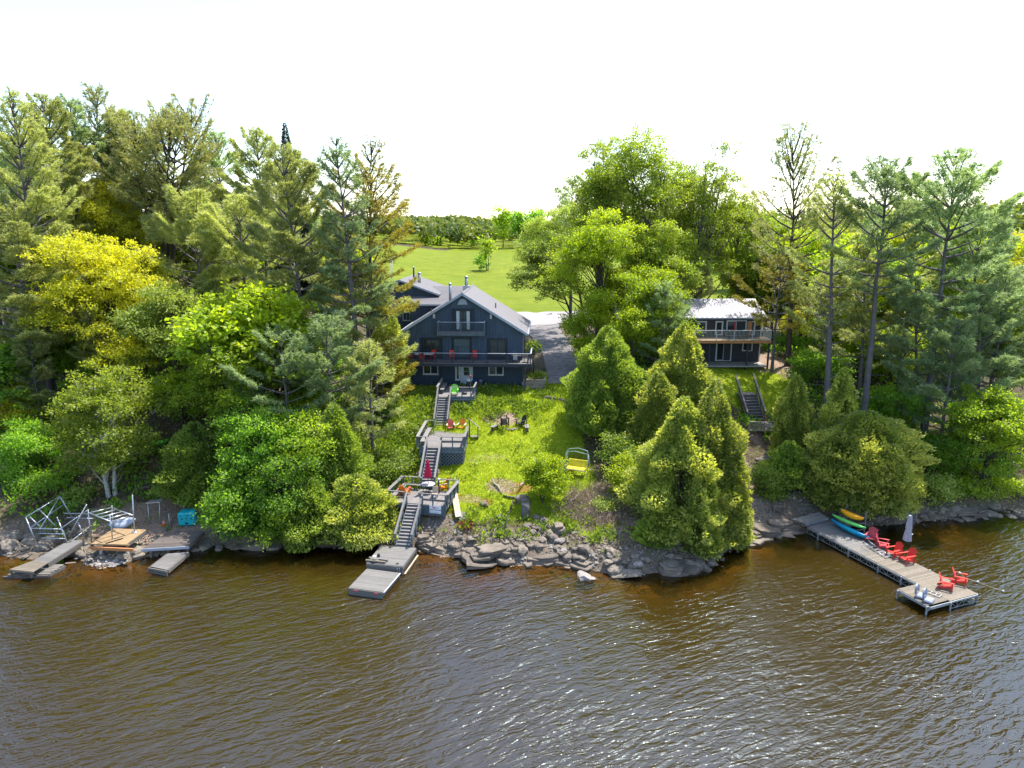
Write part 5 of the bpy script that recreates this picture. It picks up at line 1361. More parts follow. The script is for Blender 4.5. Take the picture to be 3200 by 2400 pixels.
# ------------------------------------------------------------------ stairs and decks down to the lake
def stairs(name, label, p0, p1, width, n, tm, sm, posts=4, rail_h=.92, sides=(-1, 1), cat='stairs', group=None, ext=0.0, capm=None):
    """p0 foot, p1 head (world, on the walking line); built in world axes along the climb"""
    p0, p1 = Vector(p0), Vector(p1)
    d = Vector((p1.x - p0.x, p1.y - p0.y, 0)); run = d.length; d.normalize(); s = Vector((d.y, -d.x, 0))
    rz = math.atan2(d.y, d.x) - math.pi / 2
    t = thing(name, label, cat, p0, rz, group)
    rise = (p1.z - p0.z) / n; tr = run / n
    me = MB().box((0, 0, 0), (width - .1, tr + .035, .045)).mesh('tread', tm)
    mr = MB().box((0, 0, 0), (width - .12, .02, max(rise - .05, .02))).mesh('riser', sm)
    for k in range(n):
        link('tread', me, t, (0, tr * (k + .5), rise * (k + 1) - .022))
        link('riser', mr, t, (0, tr * (k + .96), rise * (k + 1.0) + rise / 2 - .03) if k < n - 1 else (0, tr * .03, rise / 2 - .03))
    for sd in (-1, 1):
        x = sd * (width / 2 - .02)
        MB().bar((x, -.05, -.02), (x, run, rise * n - .10), .05, .28).build('stringer', sm, t)
    for sd in sides:
        x = sd * (width / 2 + .06)
        for k in range(posts):
            f = k / (posts - 1); y = run * (.03 + .94 * f); z = rise * n * (.03 + .94 * f)
            MB().box((x, y, z + rail_h / 2 - .15), (.09, .09, rail_h + .26)).build('post', sm, t)
        a, b = Vector((x, -.02, rail_h + .03)), Vector((x, run + ext, rise * n * (1 + ext / run) + rail_h))
        MB().bar(a, b, .15, .045).build('hand_rail', capm or tm, t)
        MB().bar(a - Vector((0, 0, .42)), b - Vector((0, 0, .42)), .04, .1).build('mid_rail', sm, t)
    return t
def oriented(o, rz):
    c, s = math.cos(rz), math.sin(rz)
    return lambda x, y, z=0: Vector((o[0] + x * c - y * s, o[1] + x * s + y * c, o[2] + z))

def platform(parent, W, L, ztop, pm, pw=.145, th=.04, along='x', x0=0., y0=0., skip=None, name='plank', jit=0.0):
    """planks of length W laid side by side over depth L, local frame of the parent, from (x0, y0)"""
    n = int(round(L / pw)); w = L / n
    for i in range(n):
        if skip and skip(i, n): continue
        c = (i + .5) * w
        j = random.uniform(-jit, jit)
        if along == 'x': link(name, plank_mesh(W, w - .012, th, pm), parent, (x0 + W / 2 + j, y0 + c, ztop - th / 2), (0, 0, random.uniform(-1, 1) * jit * .15))
        else: link(name, plank_mesh(w - .012, W, th, pm), parent, (x0 + c, y0 + W / 2 + j, ztop - th / 2))

# lower flight
s1a, s1b = Vector((-7.9, 47.35, .62)), Vector((-7.45, 50.75, 2.55))
stairs('stairs', 'lowest grey wooden stairs from the floating dock to the sign deck', s1a, s1b, 1.12, 13, M_WOODGREY, M_STAIN, 4, group='grey stairs climbing from the lake', capm=M_WOODGREY)
s2a, s2b = Vector((-6.86, 53.75, 2.62)), Vector((-6.62, 57.35, 4.98))
stairs('stairs', 'middle grey wooden stairs behind the crimson parasol, between the two rail decks', s2a, s2b, 1.12, 13, M_WOODGREY, M_STAIN, 4, group='grey stairs climbing from the lake', capm=M_WOODGREY)
s3a, s3b = Vector((-6.58, 62.6, 5.02)), Vector((-6.5, 65.95, 7.28))
stairs('stairs', 'uppermost grey wooden stairs ending beside the lime chair', s3a, s3b, 1.12, 13, M_WOODGREY, M_STAIN, 4, group='grey stairs climbing from the lake', capm=M_WOODGREY)

# lower deck with the sign
A1 = -R(12.5)
ld = thing('lake_deck', 'lower railed deck with crimson parasol and a sale sign on its front', 'deck', (-6.95, 51.9, 0), A1)
lf = oriented((-6.95, 51.9, 0), A1)
LW, LD_, LZ = 4.5, 3.0, 2.6
x0, y0 = -LW / 2, -1.35
n = int(LW / .145)
platform(ld, LD_, LW, LZ, M_WOODGREY, along='y', x0=x0, y0=y0)
rim = MB(); rim.b2((x0, y0 - .05, LZ - .36), (x0 + 1.25, y0, LZ - .045)); rim.b2((x0 + 2.4, y0 - .05, LZ - .36), (x0 + LW, y0, LZ - .045)); rim.b2((x0, y0 + LD_, LZ - .36), (x0 + LW, y0 + LD_ + .05, LZ - .045))
rim.b2((x0 - .05, y0 - .05, LZ - .36), (x0, y0 + LD_ + .05, LZ - .02)); rim.b2((x0 + LW, y0 - .05, LZ - .36), (x0 + LW + .05, y0 + LD_ + .05, LZ - .02))
rim.build('rim_beam', M_STAIN, ld)
MB().b2((x0 + 2.45, y0 - .08, LZ - .82), (x0 + LW, y0 - .055, LZ - .1)).build('skirt_board', M_STAIN, ld)
for (px, py) in ((x0 + .1, y0 + .05), (x0 + LW - .1, y0 + .05), (x0 + LW - .1, y0 + LD_ - .1), (x0 + .1, y0 + LD_ - .1), (x0 + 2.5, y0 + .05)):
    w = lf(px, py); g = gz(w.x, w.y) - .15
    MB().b2((px - .07, py - .07, g), (px + .07, py + .07, LZ - .05)).build('support_post', M_STAIN, ld)
MB().b2((x0 + 2.5, y0 + .0, LZ - 1.35), (x0 + LW - .15, y0 + .05, LZ - 1.2)).build('brace_board', M_STAIN, ld)
LR = LZ + .0
def wide_rail(parent, pts, z, h, w, pm, cm):
    for p, q in zip(pts[:-1], pts[1:]):
        p, q = Vector((*p, z)), Vector((*q, z)); d = (q - p).normalized(); L = (q - p).length
        MB().bar(p + Vector((0, 0, h)) - d * w * .0, q + Vector((0, 0, h)), w, .045).build('top_rail', cm, parent)
        n = max(1, int(round(L / 1.1)))
        for k in range(n + 1):
            c = p.lerp(q, .04 + .92 * k / n)
            MB().box((c.x, c.y, z + h / 2 - .03), (.09, .09, h - .03)).build('post', pm, parent)
e = .12
wide_rail(ld, [(x0 - e, y0 + LD_), (x0 - e, y0 - e)], LR, .93, .26, M_STAIN, M_WOODGREY)
wide_rail(ld, [(x0 - e - .1, y0 - e), (x0 + 1.27, y0 - e)], LR, .93, .12, M_STAIN, M_WOODGREY)
wide_rail(ld, [(x0 + 2.45, y0 - e), (x0 + LW + e, y0 - e)], LR, .93, .12, M_STAIN, M_WOODGREY)
wide_rail(ld, [(x0 + LW + e, y0 - e + .07), (x0 + LW + e, y0 + LD_)], LR, .935, .26, M_STAIN, M_WOODGREY)
wide_rail(ld, [(x0 - e, y0 + LD_ + .1), (x0 + 1.55, y0 + LD_ + .1)], LR, .935, .14, M_STAIN, M_WOODGREY)
wide_rail(ld, [(x0 + 2.85, y0 + LD_ + .1), (x0 + LW + e, y0 + LD_ + .1)], LR, .94, .14, M_STAIN, M_WOODGREY)
# bench seats and back boards inside the rail
MB().b2((x0 + .02, y0 + .2, LZ + .40), (x0 + .42, y0 + LD_ - .4, LZ + .445)).build('bench_seat', M_WOODGREY, ld)
MB().b2((x0 + .02, y0 + LD_ - .38, LZ + .40), (x0 + 1.5, y0 + LD_ - .02, LZ + .445)).build('bench_seat', M_WOODGREY, ld)
MB().b2((x0 + .02, y0 - .1, LZ + .35), (x0 + 1.2, y0 - .07, LZ + .52)).build('mid_rail', M_WOODGREY, ld)
MB().b2((x0 + 2.6, y0 - .1, LZ + .35), (x0 + LW, y0 - .07, LZ + .52)).build('mid_rail', M_WOODGREY, ld)
MB().b2((x0 + LW + .06, y0, LZ + .1), (x0 + LW + .09, y0 + LD_ - .1, LZ + .78)).build('side_board', M_STAIN, ld)
for k in range(5): MB().b2((x0 + LW + .1, y0 + .25 + k * .55, LZ - .2), (x0 + LW + .13, y0 + .45 + k * .55, LZ - .05)).build('block', M_WOODGREY, ld)
# the sign on the front
sg = lf(x0 + 3.72, y0 - .15, LZ - .28)
sign = thing('sale_sign', 'white estate sale sign with red and blue print fixed to the lower deck front', 'sign', sg, A1)
MB().box((0, 0, 0), (.92, .025, .62)).build('board', M_SIGNW, sign)
def sgn(x, z, w, h, m): return MB().box((x, -.016, z), (w, .006, h))
mb = MB(); mb.box((-.10, -.016, .19), (.24, .006, .035)); mb.box((-.10, -.016, .135), (.22, .006, .03)); mb.box((-.10, -.016, .08), (.24, .006, .03)); mb.build('red_print', M_SIGNR, sign)
mb = MB(); mb.box((.14, -.016, .19), (.2, .006, .02)); mb.box((.14, -.016, .08), (.2, .006, .02)); mb.box((.235, -.016, .135), (.012, .006, .09)); mb.box((.1, -.016, .135), (.12, .006, .025))
for k in range(9): mb.box((-.28 + k * .068, -.016, -.21), (.04, .006, .05))
mb.build('grey_print', M_SIGNG, sign)
mb = MB()
for k, w in enumerate((.06, .05, .035, .05, .03, .055, .04, .09, .05, .04, .10)): mb.box((-.38 + k * .077, -.016, -.03), (w, .006, .065 if k not in (7,) else .045))
mb.build('dark_print', M_SIGNB, sign)
mb = MB(); mb.box((0, -.016, -.275), (.8, .006, .008)); mb.box((0, -.016, .28), (.8, .006, .008)); mb.box((-.4, -.016, 0), (.008, .006, .55)); mb.box((.4, -.016, 0), (.008, .006, .55)); mb.build('border_line', M_SIGNG, sign)

# middle deck
A2 = -R(2.0)
md = thing('viewing_deck', 'middle railed deck with diagonal grey planks and blue lattice skirt', 'deck', (-5.95, 59.4, 0), A2)
mf = oriented((-5.95, 59.4, 0), A2)
MW, MD_, MZ = 3.75, 4.9, 5.0
x0, y0 = -MW / 2, -2.15
# boards laid on the slant, clipped to the deck outline
def clip_poly(poly, nx, ny, c, keep_less):
    out = []
    for i in range(len(poly)):
        p, q = poly[i], poly[(i + 1) % len(poly)]
        a, b = p[0] * nx + p[1] * ny - c, q[0] * nx + q[1] * ny - c
        if not keep_less: a, b = -a, -b
        if a <= 0: out.append(p)
        if a * b < 0: t = a / (a - b); out.append((p[0] + (q[0] - p[0]) * t, p[1] + (q[1] - p[1]) * t))
    return out
ang = R(68); nx, ny = math.cos(ang), math.sin(ang)
outl = [(x0, y0), (x0 + MW, y0), (x0 + MW, y0 + MD_), (x0, y0 + MD_)]
cs = [p[0] * nx + p[1] * ny for p in outl]
c = min(cs)
while c < max(cs):
    pl = clip_poly(clip_poly(outl, nx, ny, c + .008, False), nx, ny, c + .142, True)
    if len(pl) >= 3: MB().prism(pl, 2, MZ - .04, MZ).build('plank', M_WOODGREY, md)
    c += .15
fr_ = MB(); fr_.b2((x0, y0 - .05, MZ - .42), (x0 + MW, y0, MZ - .045)); fr_.b2((x0 - .05, y0 - .05, MZ - .42), (x0, y0 + MD_, MZ - .02)); fr_.b2((x0 + MW, y0 - .05, MZ - .42), (x0 + MW + .05, y0 + MD_, MZ - .02))
fr_.build('rim_beam', M_STAIN, md)
def lattice(parent, p, q, z0, z1, m, name='lattice', sp=.30):
    """two layers of crossed laths between p and q"""
    p, q = Vector((*p, 0)), Vector((*q, 0)); L = (q - p).length; d = (q - p).normalized(); nn = Vector((d.y, -d.x, 0)); h = z1 - z0
    mb = MB()
    for sgn_, off in ((1, .0), (-1, .014)):
        k = -h
        while k < L:
            a0, a1 = k, k + h
            t0, t1 = max(0, a0), min(L, a1)
            if t1 - t0 > .05:
                za, zb = (t0 - a0), (t1 - a0)
                if sgn_ < 0: za, zb = h - za, h - zb
                mb.bar(p + d * t0 + nn * off + Vector((0, 0, z0 + za)), p + d * t1 + nn * off + Vector((0, 0, z0 + zb)), .045, .012, nn)
            k += sp
    tag(mb.build(name, m, parent), kind='stuff')
    MB().bar(p + nn * .03 + Vector((0, 0, z1)), q + nn * .03 + Vector((0, 0, z1)), .03, .09).build('lattice_frame', m, parent)
lattice(md, (x0 + 1.75, y0 - .06), (x0 + MW, y0 - .06), 2.9, MZ - .42, M_LATH)
lattice(md, (x0, y0 - .06), (x0 + .75, y0 - .06), 2.9, MZ - .42, M_LATH)
lattice(md, (x0 + MW + .06, y0), (x0 + MW + .06, y0 + MD_ - 1.5), 3.2, MZ - .42, M_STAIN)
MB().b2((x0 + .02, y0 + .05, 2.8), (x0 + MW - .02, y0 + .08, MZ - .5)).build('shade_backing', M_DARK_TRIM_SHADE, md)  # near-black sheet painting the shade under the deck behind the lattice
for (px, py) in ((x0 + .05, y0), (x0 + MW - .05, y0), (x0 + .8, y0), (x0 + 1.75, y0), (x0 + MW - .05, y0 + 2.6), (x0 + .05, y0 + 2.6)):
    w = mf(px, py); MB().b2((px - .07, py - .075, gz(w.x, w.y) - .2), (px + .07, py + .065, MZ - .05)).build('support_post', M_STAIN, md)
wide_rail(md, [(x0 - e, y0 + MD_ - .1), (x0 - e, y0 - e)], MZ, .93, .26, M_STAIN, M_WOODGREY)
wide_rail(md, [(x0 - e - .1, y0 - e), (x0 + .62, y0 - e)], MZ, .935, .12, M_STAIN, M_WOODGREY)
wide_rail(md, [(x0 + 1.85, y0 - e), (x0 + MW + e, y0 - e)], MZ, .935, .12, M_STAIN, M_WOODGREY)
wide_rail(md, [(x0 + MW + e, y0 - e + .07), (x0 + MW + e, y0 + 3.2)], MZ, .93, .22, M_STAIN, M_WOODGREY)
wide_rail(md, [(x0 - e, y0 + MD_), (x0 + .55, y0 + MD_)], MZ, .94, .14, M_STAIN, M_WOODGREY)
MB().b2((x0 + .05, y0 + .1, MZ + .40), (x0 + .45, y0 + MD_ - .6, MZ + .445)).build('bench_seat', M_WOODGREY, md)
MB().b2((x0 + 1.95, y0 - .1, MZ + .40), (x0 + MW, y0 - .07, MZ + .60)).build('mid_rail', M_WOODGREY, md)
for y in (.3, 1.6, 3.0): MB().b2((x0 + .12, y0 + y, MZ), (x0 + .38, y0 + y + .06, MZ + .40)).build('bench_leg', M_STAIN, md)
# short side stair rail off the deck
sr = mf(x0 + MW + .15, y0 + 3.3)
so = thing('side_rail', 'short dark handrail on two posts stepping off the right side of the middle deck', 'rail', (sr.x, sr.y, gz(sr.x + .4, sr.y)))
MB().bar((0, .1, 1.75), (1.0, -.35, 1.05), .12, .04).build('hand_rail', M_WOODGREY, so)
for (x, y, z) in ((.08, .05, 1.7), (.85, -.28, 1.12)): MB().bar((x, y, -.3), (x, y, z), .09, .09).build('post', M_STAINDK, so)
MB().box((.55, -.15, .18), (.7, .4, .06)).build('step', M_WOODGREY, so)

# entry deck before the house door
ed = thing('entry_deck', 'entry deck at the house door with lime chair, benches and low lattice front', 'deck', (-5.4, 68.0, 0), A2)
EZ = 7.3; x0, y0, EW, ED_ = -1.75, -2.05, 3.55, 4.9
platform(ed, EW, ED_, EZ, M_WOODGREY, x0=x0, y0=y0)
MB().b2((x0 + .2, y0 - .05, EZ - .3), (x0 + EW, y0, EZ - .03)).build('rim_beam', M_STAIN, ed)
MB().b2((x0 + EW, y0 - .05, EZ - .3), (x0 + EW + .05, y0 + ED_, EZ - .03)).build('rim_beam', M_STAIN, ed)
lattice(ed, (x0 + 1.2, y0 - .06), (x0 + EW, y0 - .06), 6.35, EZ - .3, M_LATH)
MB().b2((x0 + .02, y0 + .05, 6.2), (x0 + EW - .02, y0 + .08, EZ - .3)).build('shade_backing', M_DARK_TRIM_SHADE, ed)  # dark sheet standing in for the shade beneath the entry deck
rails(ed, [(x0 + 1.25, y0 + .0), (x0 + EW, y0 + .0)], EZ, .9, M_STAIN, M_WOODGREY, .09, 1.3, None, (.12, .04))
rails(ed, [(x0 + EW, y0 + .06), (x0 + EW + .05, y0 + 2.2)], EZ, .9, M_STAIN, M_WOODGREY, .09, 1.3, None, (.16, .04))
rails(ed, [(x0, y0 + .1), (x0 - .02, y0 + 4.2)], EZ, .9, M_STAIN, M_WOODGREY, .09, 1.5, None, (.2, .045))
MB().b2((x0 + .15, y0 + .9, EZ + .4), (x0 + .52, y0 + 4.1, EZ + .445)).build('bench_seat', M_WOODGREY, ed)
for y in (1.1, 2.5, 3.9): MB().b2((x0 + .2, y0 + y, EZ), (x0 + .46, y0 + y + .06, EZ + .4)).build('bench_leg', M_STAIN, ed)

# ------------------------------------------------------------------ chairs
def adirondack(name, label, m, loc, rz, group=None, back='fan', armm=None):
    """slatted lounge chair facing -y"""
    t = thing(name, label, 'chair', loc, rz, group)
    s = MB()
    for k in range(6): f = k / 5; s.box((0, -.36 + .52 * f, .36 - .13 * f + (.0 if k else -.03)), (.54, .095, .02), rx=-.25 if k else .5)
    s.build('seat', m, t)
    b = MB(); n = 5 if back == 'fan' else 7
    for k in range(n):
        f = (k - (n - 1) / 2) / ((n - 1) / 2)
        top = .98 - .10 * f * f if back == 'fan' else .98 - .22 * f * f
        x0_, x1_ = f * .19, f * (.27 if back == 'fan' else .30) * (1 if back == 'fan' else math.sqrt(max(.2, 1 - .3 * f * f)))
        b.bar((x0_, .17, .20), (x1_, .17 + (top - .2) * .42, top), .075 + .03 * (back == 'fan'), .02, (0, -1, .4))
    b.bar((-.27, .36, .56), (.27, .36, .56), .04, .08); b.bar((-.22, .20, .27), (.22, .20, .27), .04, .07)
    b.build('backrest', m, t)
    for sd in (-1, 1):
        MB().prism([(sd * .27, .42), (sd * .37, .42), (sd * .42, -.30), (sd * .40, -.42), (sd * .30, -.42), (sd * .27, -.30)], 2, .545, .57).build('arm', armm or m, t)
        MB().box((sd * .335, -.30, .27), (.035, .10, .54)).build('leg', m, t)
        MB().bar((sd * .30, .32, .0), (sd * .31, .38, .54), .03, .08, (1, 0, 0)).build('leg', m, t)
        MB().bar((sd * .29, -.36, .30), (sd * .27, .50, .05), .03, .13).build('side_rail', m, t)
    return t
def face(dx, dy): return math.atan2(dx, -dy)
DZ = .62      # long dock top
G6 = 'red slatted lounge chairs on the long dock'
def dockchair(u, v, dx, dy, label, m=M_RED):
    p = on_z(u, v, DZ)
    return adirondack('lounge_chair', label, m, p, face(dx, dy), G6)
dockchair(2722, 1692, -.62, -.78, 'red lounge chair at the nose of the blue hull, first from the shore', M_REDDK)
dockchair(2757, 1712, .88, -.48, 'red lounge chair between the aluminium ladder and the first chair, showing its tall back', M_REDDK)
dockchair(2793, 1737, -.95, -.30, 'red lounge chair seen side-on, touching the foot of the grey parasol')
dockchair(2833, 1756, -.97, -.26, 'red lounge chair standing alone in the sun past the ladder, side-on')
dockchair(2956, 1838, .86, -.52, 'left red lounge chair of the pair at the dock end, beside the grey water mats')
dockchair(2998, 1822, .86, -.52, 'right red lounge chair of the pair at the dock end, nearest the rope')
def chair_on(fn, x, y, z, rz0, d, label, m, back='round', armm=None):
    p = fn(x, y, z); return adirondack('lounge_chair', label, m, p, face(*d), None, back, armm)
adirondack('lounge_chair', 'dull red round-backed lounge chair on the middle deck', M_REDDK, on_z(1409, 1344, 5.0), face(.12, -1), None, 'round', M_PLYLIGHT)
adirondack('lounge_chair', 'orange round-backed lounge chair on the middle deck', M_ORANGE, on_z(1443, 1343, 5.0), face(-.18, -1), None, 'round', M_PLYLIGHT)
adirondack('lounge_chair', 'orange lounge chair with its back to the lake, left on the lower deck', M_ORANGE, on_z(1264, 1546, 2.6), face(.35, .94), None, 'round', M_REDDK)
adirondack('lounge_chair', 'pale orange lounge chair facing the parasol table from the right', M_ORANGE, on_z(1384, 1529, 2.6), face(-.9, -.35), None, 'round', M_PLYLIGHT)
adirondack('lounge_chair', 'lime green lounge chair on the entry deck', M_LIME, on_z(1420, 1234, 7.3), face(0, -1), None, 'fan')
p = on_ground(1629, 1331); adirondack('lounge_chair', 'black lounge chair at the fire pit facing left', M_BLACKCH, p, face(-.7, -.6), None, 'round')
# upturned chair by the fire pit
p = on_ground(1572, 1336)
uc = adirondack('lounge_chair', 'black lounge chair tipped forward on its arms at the fire pit', M_BLACKCH, (p.x, p.y, p.z + .62), face(.2, -1), None, 'fan')
uc.rotation_euler = (R(100), 0, R(20))
p = on_ground(2432, 1598); adirondack('lounge_chair', 'bleached grey lounge chair in the shade on the shore slab', M_OLDWOOD, p, face(-.8, .3), None, 'fan')

# crimson parasol and table on the lower deck
tp_ = on_z(1339, 1538, 2.6)
tb = thing('round_table', 'round pale table under the crimson parasol on the lower deck', 'table', tp_)
MB().lathe((0, 0, .68), [(.55, 0), (.56, .02), (.55, .04)], 20).build('tabletop', M_TABLE, tb)
for a in range(4): MB().bar((.38 * math.cos(a * 1.57 + .4), .38 * math.sin(a * 1.57 + .4), .68), (.45 * math.cos(a * 1.57 + .4), .45 * math.sin(a * 1.57 + .4), 0), .04, .04).build('leg', M_BLACKMETAL, tb)
pr = thing('parasol', 'closed crimson parasol standing through the lower deck table', 'parasol', tp_)
MB().tube([(0, 0, 0), (0, 0, 2.75)], .022, 8).build('pole', M_BLACKMETAL, pr)
def folded(parent, z0, z1, r0, r1, n, m, name='canopy', waist=None):
    vs, fs = [], []; rows = 7
    for i in range(rows):
        f = i / (rows - 1); z = z0 + (z1 - z0) * f; r = r0 + (r1 - r0) * f ** 1.2
        if waist: r *= 1 - .35 * math.exp(-((f - waist) / .1) ** 2)
        for k in range(n * 2):
            a = math.pi * k / n; rr = r * (1.0 if k % 2 == 0 else .62); vs.append((rr * math.cos(a), rr * math.sin(a), z - (0.06 if (k % 2 and i == 0) else 0)))
    for i in range(rows - 1):
        for k in range(n * 2): k2 = (k + 1) % (n * 2); fs.append((i * 2 * n + k, i * 2 * n + k2, (i + 1) * 2 * n + k2, (i + 1) * 2 * n + k))
    fs.append(tuple((rows - 1) * 2 * n + k for k in range(2 * n)))
    return MB().add(vs, fs).build(name, m, parent)
folded(pr, 1.32, 2.65, .33, .07, 8, M_UMBRED)
folded(pr, 2.50, 2.74, .16, .03, 8, M_UMBRED, 'vent_cap')
MB().tube([(0, 0, 2.72), (0, 0, 2.84)], [.035, .012], 8).build('finial', M_UMBRED, pr)

# post lamp on the lower deck
lp = on_z(1372, 1541, 2.6)
la = thing('lamp_post', 'short dark lamp post with white cap on the lower deck', 'lamp', lp)
MB().bar((0, 0, 0), (0, 0, 1.05), .09, .09, (0, 1, 0)).build('post', M_STAINDK, la); MB().lathe((0, 0, 1.05), [(.05, 0), (.13, .10), (.14, .14), (.03, .22)], 10).build('lantern', M_WHITE, la)
sp = on_z(1350, 1545, 2.6)
st_ = thing('deck_chair', 'pale low seat half hidden behind the front rail of the lower deck', 'chair', on_z(1358, 1556, 2.6), A1)
MB().box((0, 0, .34), (.45, .45, .05)).build('seat', M_PLYLIGHT, st_, bevel=.02); MB().box((0, .24, .6), (.45, .05, .5), rx=-.2).build('backrest', M_PLYLIGHT, st_)
for x in (-.18, .18):
    for y in (-.18, .18): MB().box((x, y, .16), (.05, .05, .32)).build('leg', M_STAINDK, st_)

# things on the entry deck
gp = on_z(1466, 1212, 7.3)
gl_ = thing('barbecue', 'black barbecue with crumpled white cover by the house door', 'barbecue', gp)
MB().box((0, 0, .45), (.5, .45, .5)).build('cabinet', M_BLACKMETAL, gl_, bevel=.03)
for x in (-.2, .2): MB().box((x, 0, .1), (.05, .4, .2)).build('leg', M_BLACKMETAL, gl_)
MB().lathe((0, 0, .7), [(.30, 0), (.32, .1), (.27, .22), (.12, .28)], 10).build('cover', M_WHITE, gl_)
lp = on_z(1471, 1238, 7.3)
pl_ = thing('lamp_post', 'slim grey post with small copper-topped lamp on the entry deck rail', 'lamp', lp)
MB().bar((0, 0, 0), (0, 0, 1.85), .07, .07, (0, 1, 0)).build('post', M_STAIN, pl_); MB().lathe((0, 0, 1.85), [(.06, 0), (.08, .1), (.12, .12), (.03, .22)], 8).build('lantern', M_REDDK, pl_)
bp = at(1485, 1198, 70.6)
bb = thing('recycling_bin', 'round blue plastic bin against the house wall', 'bin', (bp.x, 70.7, 7.12))
MB().lathe((0, 0, 0), [(.22, 0), (.26, .62), (.29, .64), (.29, .68), (.25, .68), (.24, .55)], 14).build('body', M_BINBLUE, bb)
tb2 = thing('dustbin', 'grey galvanised dustbin right of the blue bin', 'bin', (bp.x + .55, 70.75, 7.12))
MB().lathe((0, 0, 0), [(.20, 0), (.24, .68), (.26, .7), (.26, .74), (.1, .80)], 14).build('body', M_GALV, tb2)
for a in (-1, 1): MB().tube([(a * .24, 0, .5), (a * .30, 0, .55), (a * .24, 0, .6)], .012, 5).build('handle', M_BLACKMETAL, tb2)
sp = at(1386, 1205, 70.5)
sv = thing('shovel', 'long-handled shovel leaning on the house wall above the bench', 'shovel', (sp.x, 70.4, 7.3))
MB().tube([(0, 0, .25), (-.35, .85, 1.75)], .02, 6).build('handle', M_BLACKMETAL, sv); MB().add([(-.1, -.02, .0), (.1, -.02, .0), (.13, 0, .22), (.05, .05, .32), (-.05, .05, .32), (-.13, 0, .22)], [(0, 1, 2, 3, 4, 5), (5, 4, 3, 2, 1, 0)]).build('blade', M_GALV, sv)
dp_ = on_z(1452, 1232, 7.3)
dg = thing('toolbox_bag', 'small dark bag lying on the entry deck boards', 'bag', dp_)
MB().lathe((0, 0, 0), [(.2, 0), (.26, .08), (.22, .2), (.06, .25)], 9).build('body', M_BLACKCH, dg); MB().tube([(-.14, 0, .2), (0, 0, .36), (.14, 0, .2)], .018, 5).build('handle', M_BLACKMETAL, dg)

# furniture on the long house deck
hf = oriented((HX, HY, HZ), HRZ)
def deck_chair(x, y, d, label, m):
    t = thing('deck_chair', label, 'chair', hf(x, y, 2.765), face(*d) + HRZ, 'chairs on the long house deck')
    MB().box((0, 0, .43), (.5, .48, .04)).build('seat', m, t); MB().box((0, .26, .74), (.5, .035, .58), rx=-.18).build('backrest', m, t)
    for a in (-.22, .22):
        for b in (-.2, .2): MB().box((a, b, .21), (.035, .035, .42)).build('leg', m, t)
        MB().box((a * 1.15, 0, .64), (.05, .46, .03)).build('arm', m, t); MB().box((a * 1.15, -.2, .53), (.03, .03, .2)).build('arm_post', m, t)
    return t
deck_chair(-5.3, -.95, (1, -.1), 'red deck chair at the left end of the white deck table, side-on', M_RED)
deck_chair(-4.05, -1.55, (0, 1), 'red deck chair with its back to the rail at the white table', M_RED)
deck_chair(-3.1, -.45, (-.2, -1), 'red deck chair between the white table and the left glass door', M_RED)
deck_chair(-1.15, -.5, (.2, -1), 'red deck chair left of the picture window', M_RED)
deck_chair(1.15, -.5, (-.2, -1), 'red deck chair right of the picture window', M_RED)
deck_chair(4.6, -1.0, (1, 0), 'black deck chair left of the small dining table', M_BLACKCH)
deck_chair(6.5, -1.0, (-1, 0), 'black deck chair right of the small dining table', M_BLACKCH)
deck_chair(5.35, -.25, (0, -1), 'white deck chair behind the small dining table', M_WHITE)
def deck_table(x, y, L, W_, h, m, label):
    t = thing('deck_table', label, 'table', hf(x, y, 2.765), HRZ)
    MB().box((0, 0, h), (L, W_, .04)).build('tabletop', m, t, bevel=.01)
    for a in (-1, 1):
        for b in (-1, 1): MB().box((a * (L / 2 - .12), b * (W_ / 2 - .1), h / 2 - .01), (.05, .05, h - .03)).build('leg', M_BLACKMETAL, t)
    return t
deck_table(-3.9, -.95, 1.9, .8, .72, M_WHITE, 'long white table on the left part of the house deck')
deck_table(5.5, -1.05, .95, .8, .72, M_NEWWOOD, 'small wooden dining table at the right end of the house deck')
tc_ = thing('dish_cloth', 'white cloth hanging over the front of the small dining table', 'cloth', hf(5.4, -1.5, 2.765 + .5), HRZ)
MB().box((0, .03, .02), (.42, .02, .46)).build('drape', M_WHITE, tc_); MB().box((0, .22, .262), (.42, .36, .012)).build('top_fold', M_WHITE, tc_)
# furniture on the cottage deck
for k in range(4):
    t = thing('dining_chair', 'black dining chair in the row at the long table on the cottage deck', 'chair', (cot.location.x + cx_(2272 + k * 15), CY - 1.5 + (k % 2) * .1, CZ + 2.765), 0, 'dining chairs on the cottage deck')
    MB().box((0, 0, .44), (.44, .42, .04)).build('seat', M_BLACKMETAL, t); MB().box((0, -.2, .72), (.44, .03, .5)).build('backrest', M_BLACKMETAL, t)
    for a in (-.19, .19):
        for b in (-.17, .17): MB().box((a, b, .21), (.03, .03, .42)).build('leg', M_BLACKMETAL, t)
t = thing('dining_table', 'long dark table on the cottage deck behind the row of chairs', 'table', (cot.location.x + cx_(2292), CY - .9, CZ + 2.765))
MB().box((0, 0, .73), (2.2, .9, .04)).build('tabletop', M_BLACKMETAL, t)
for a in (-1, 1):
    for b in (-.35, .35): MB().box((a, b, .36), (.06, .06, .7)).build('leg', M_BLACKMETAL, t)

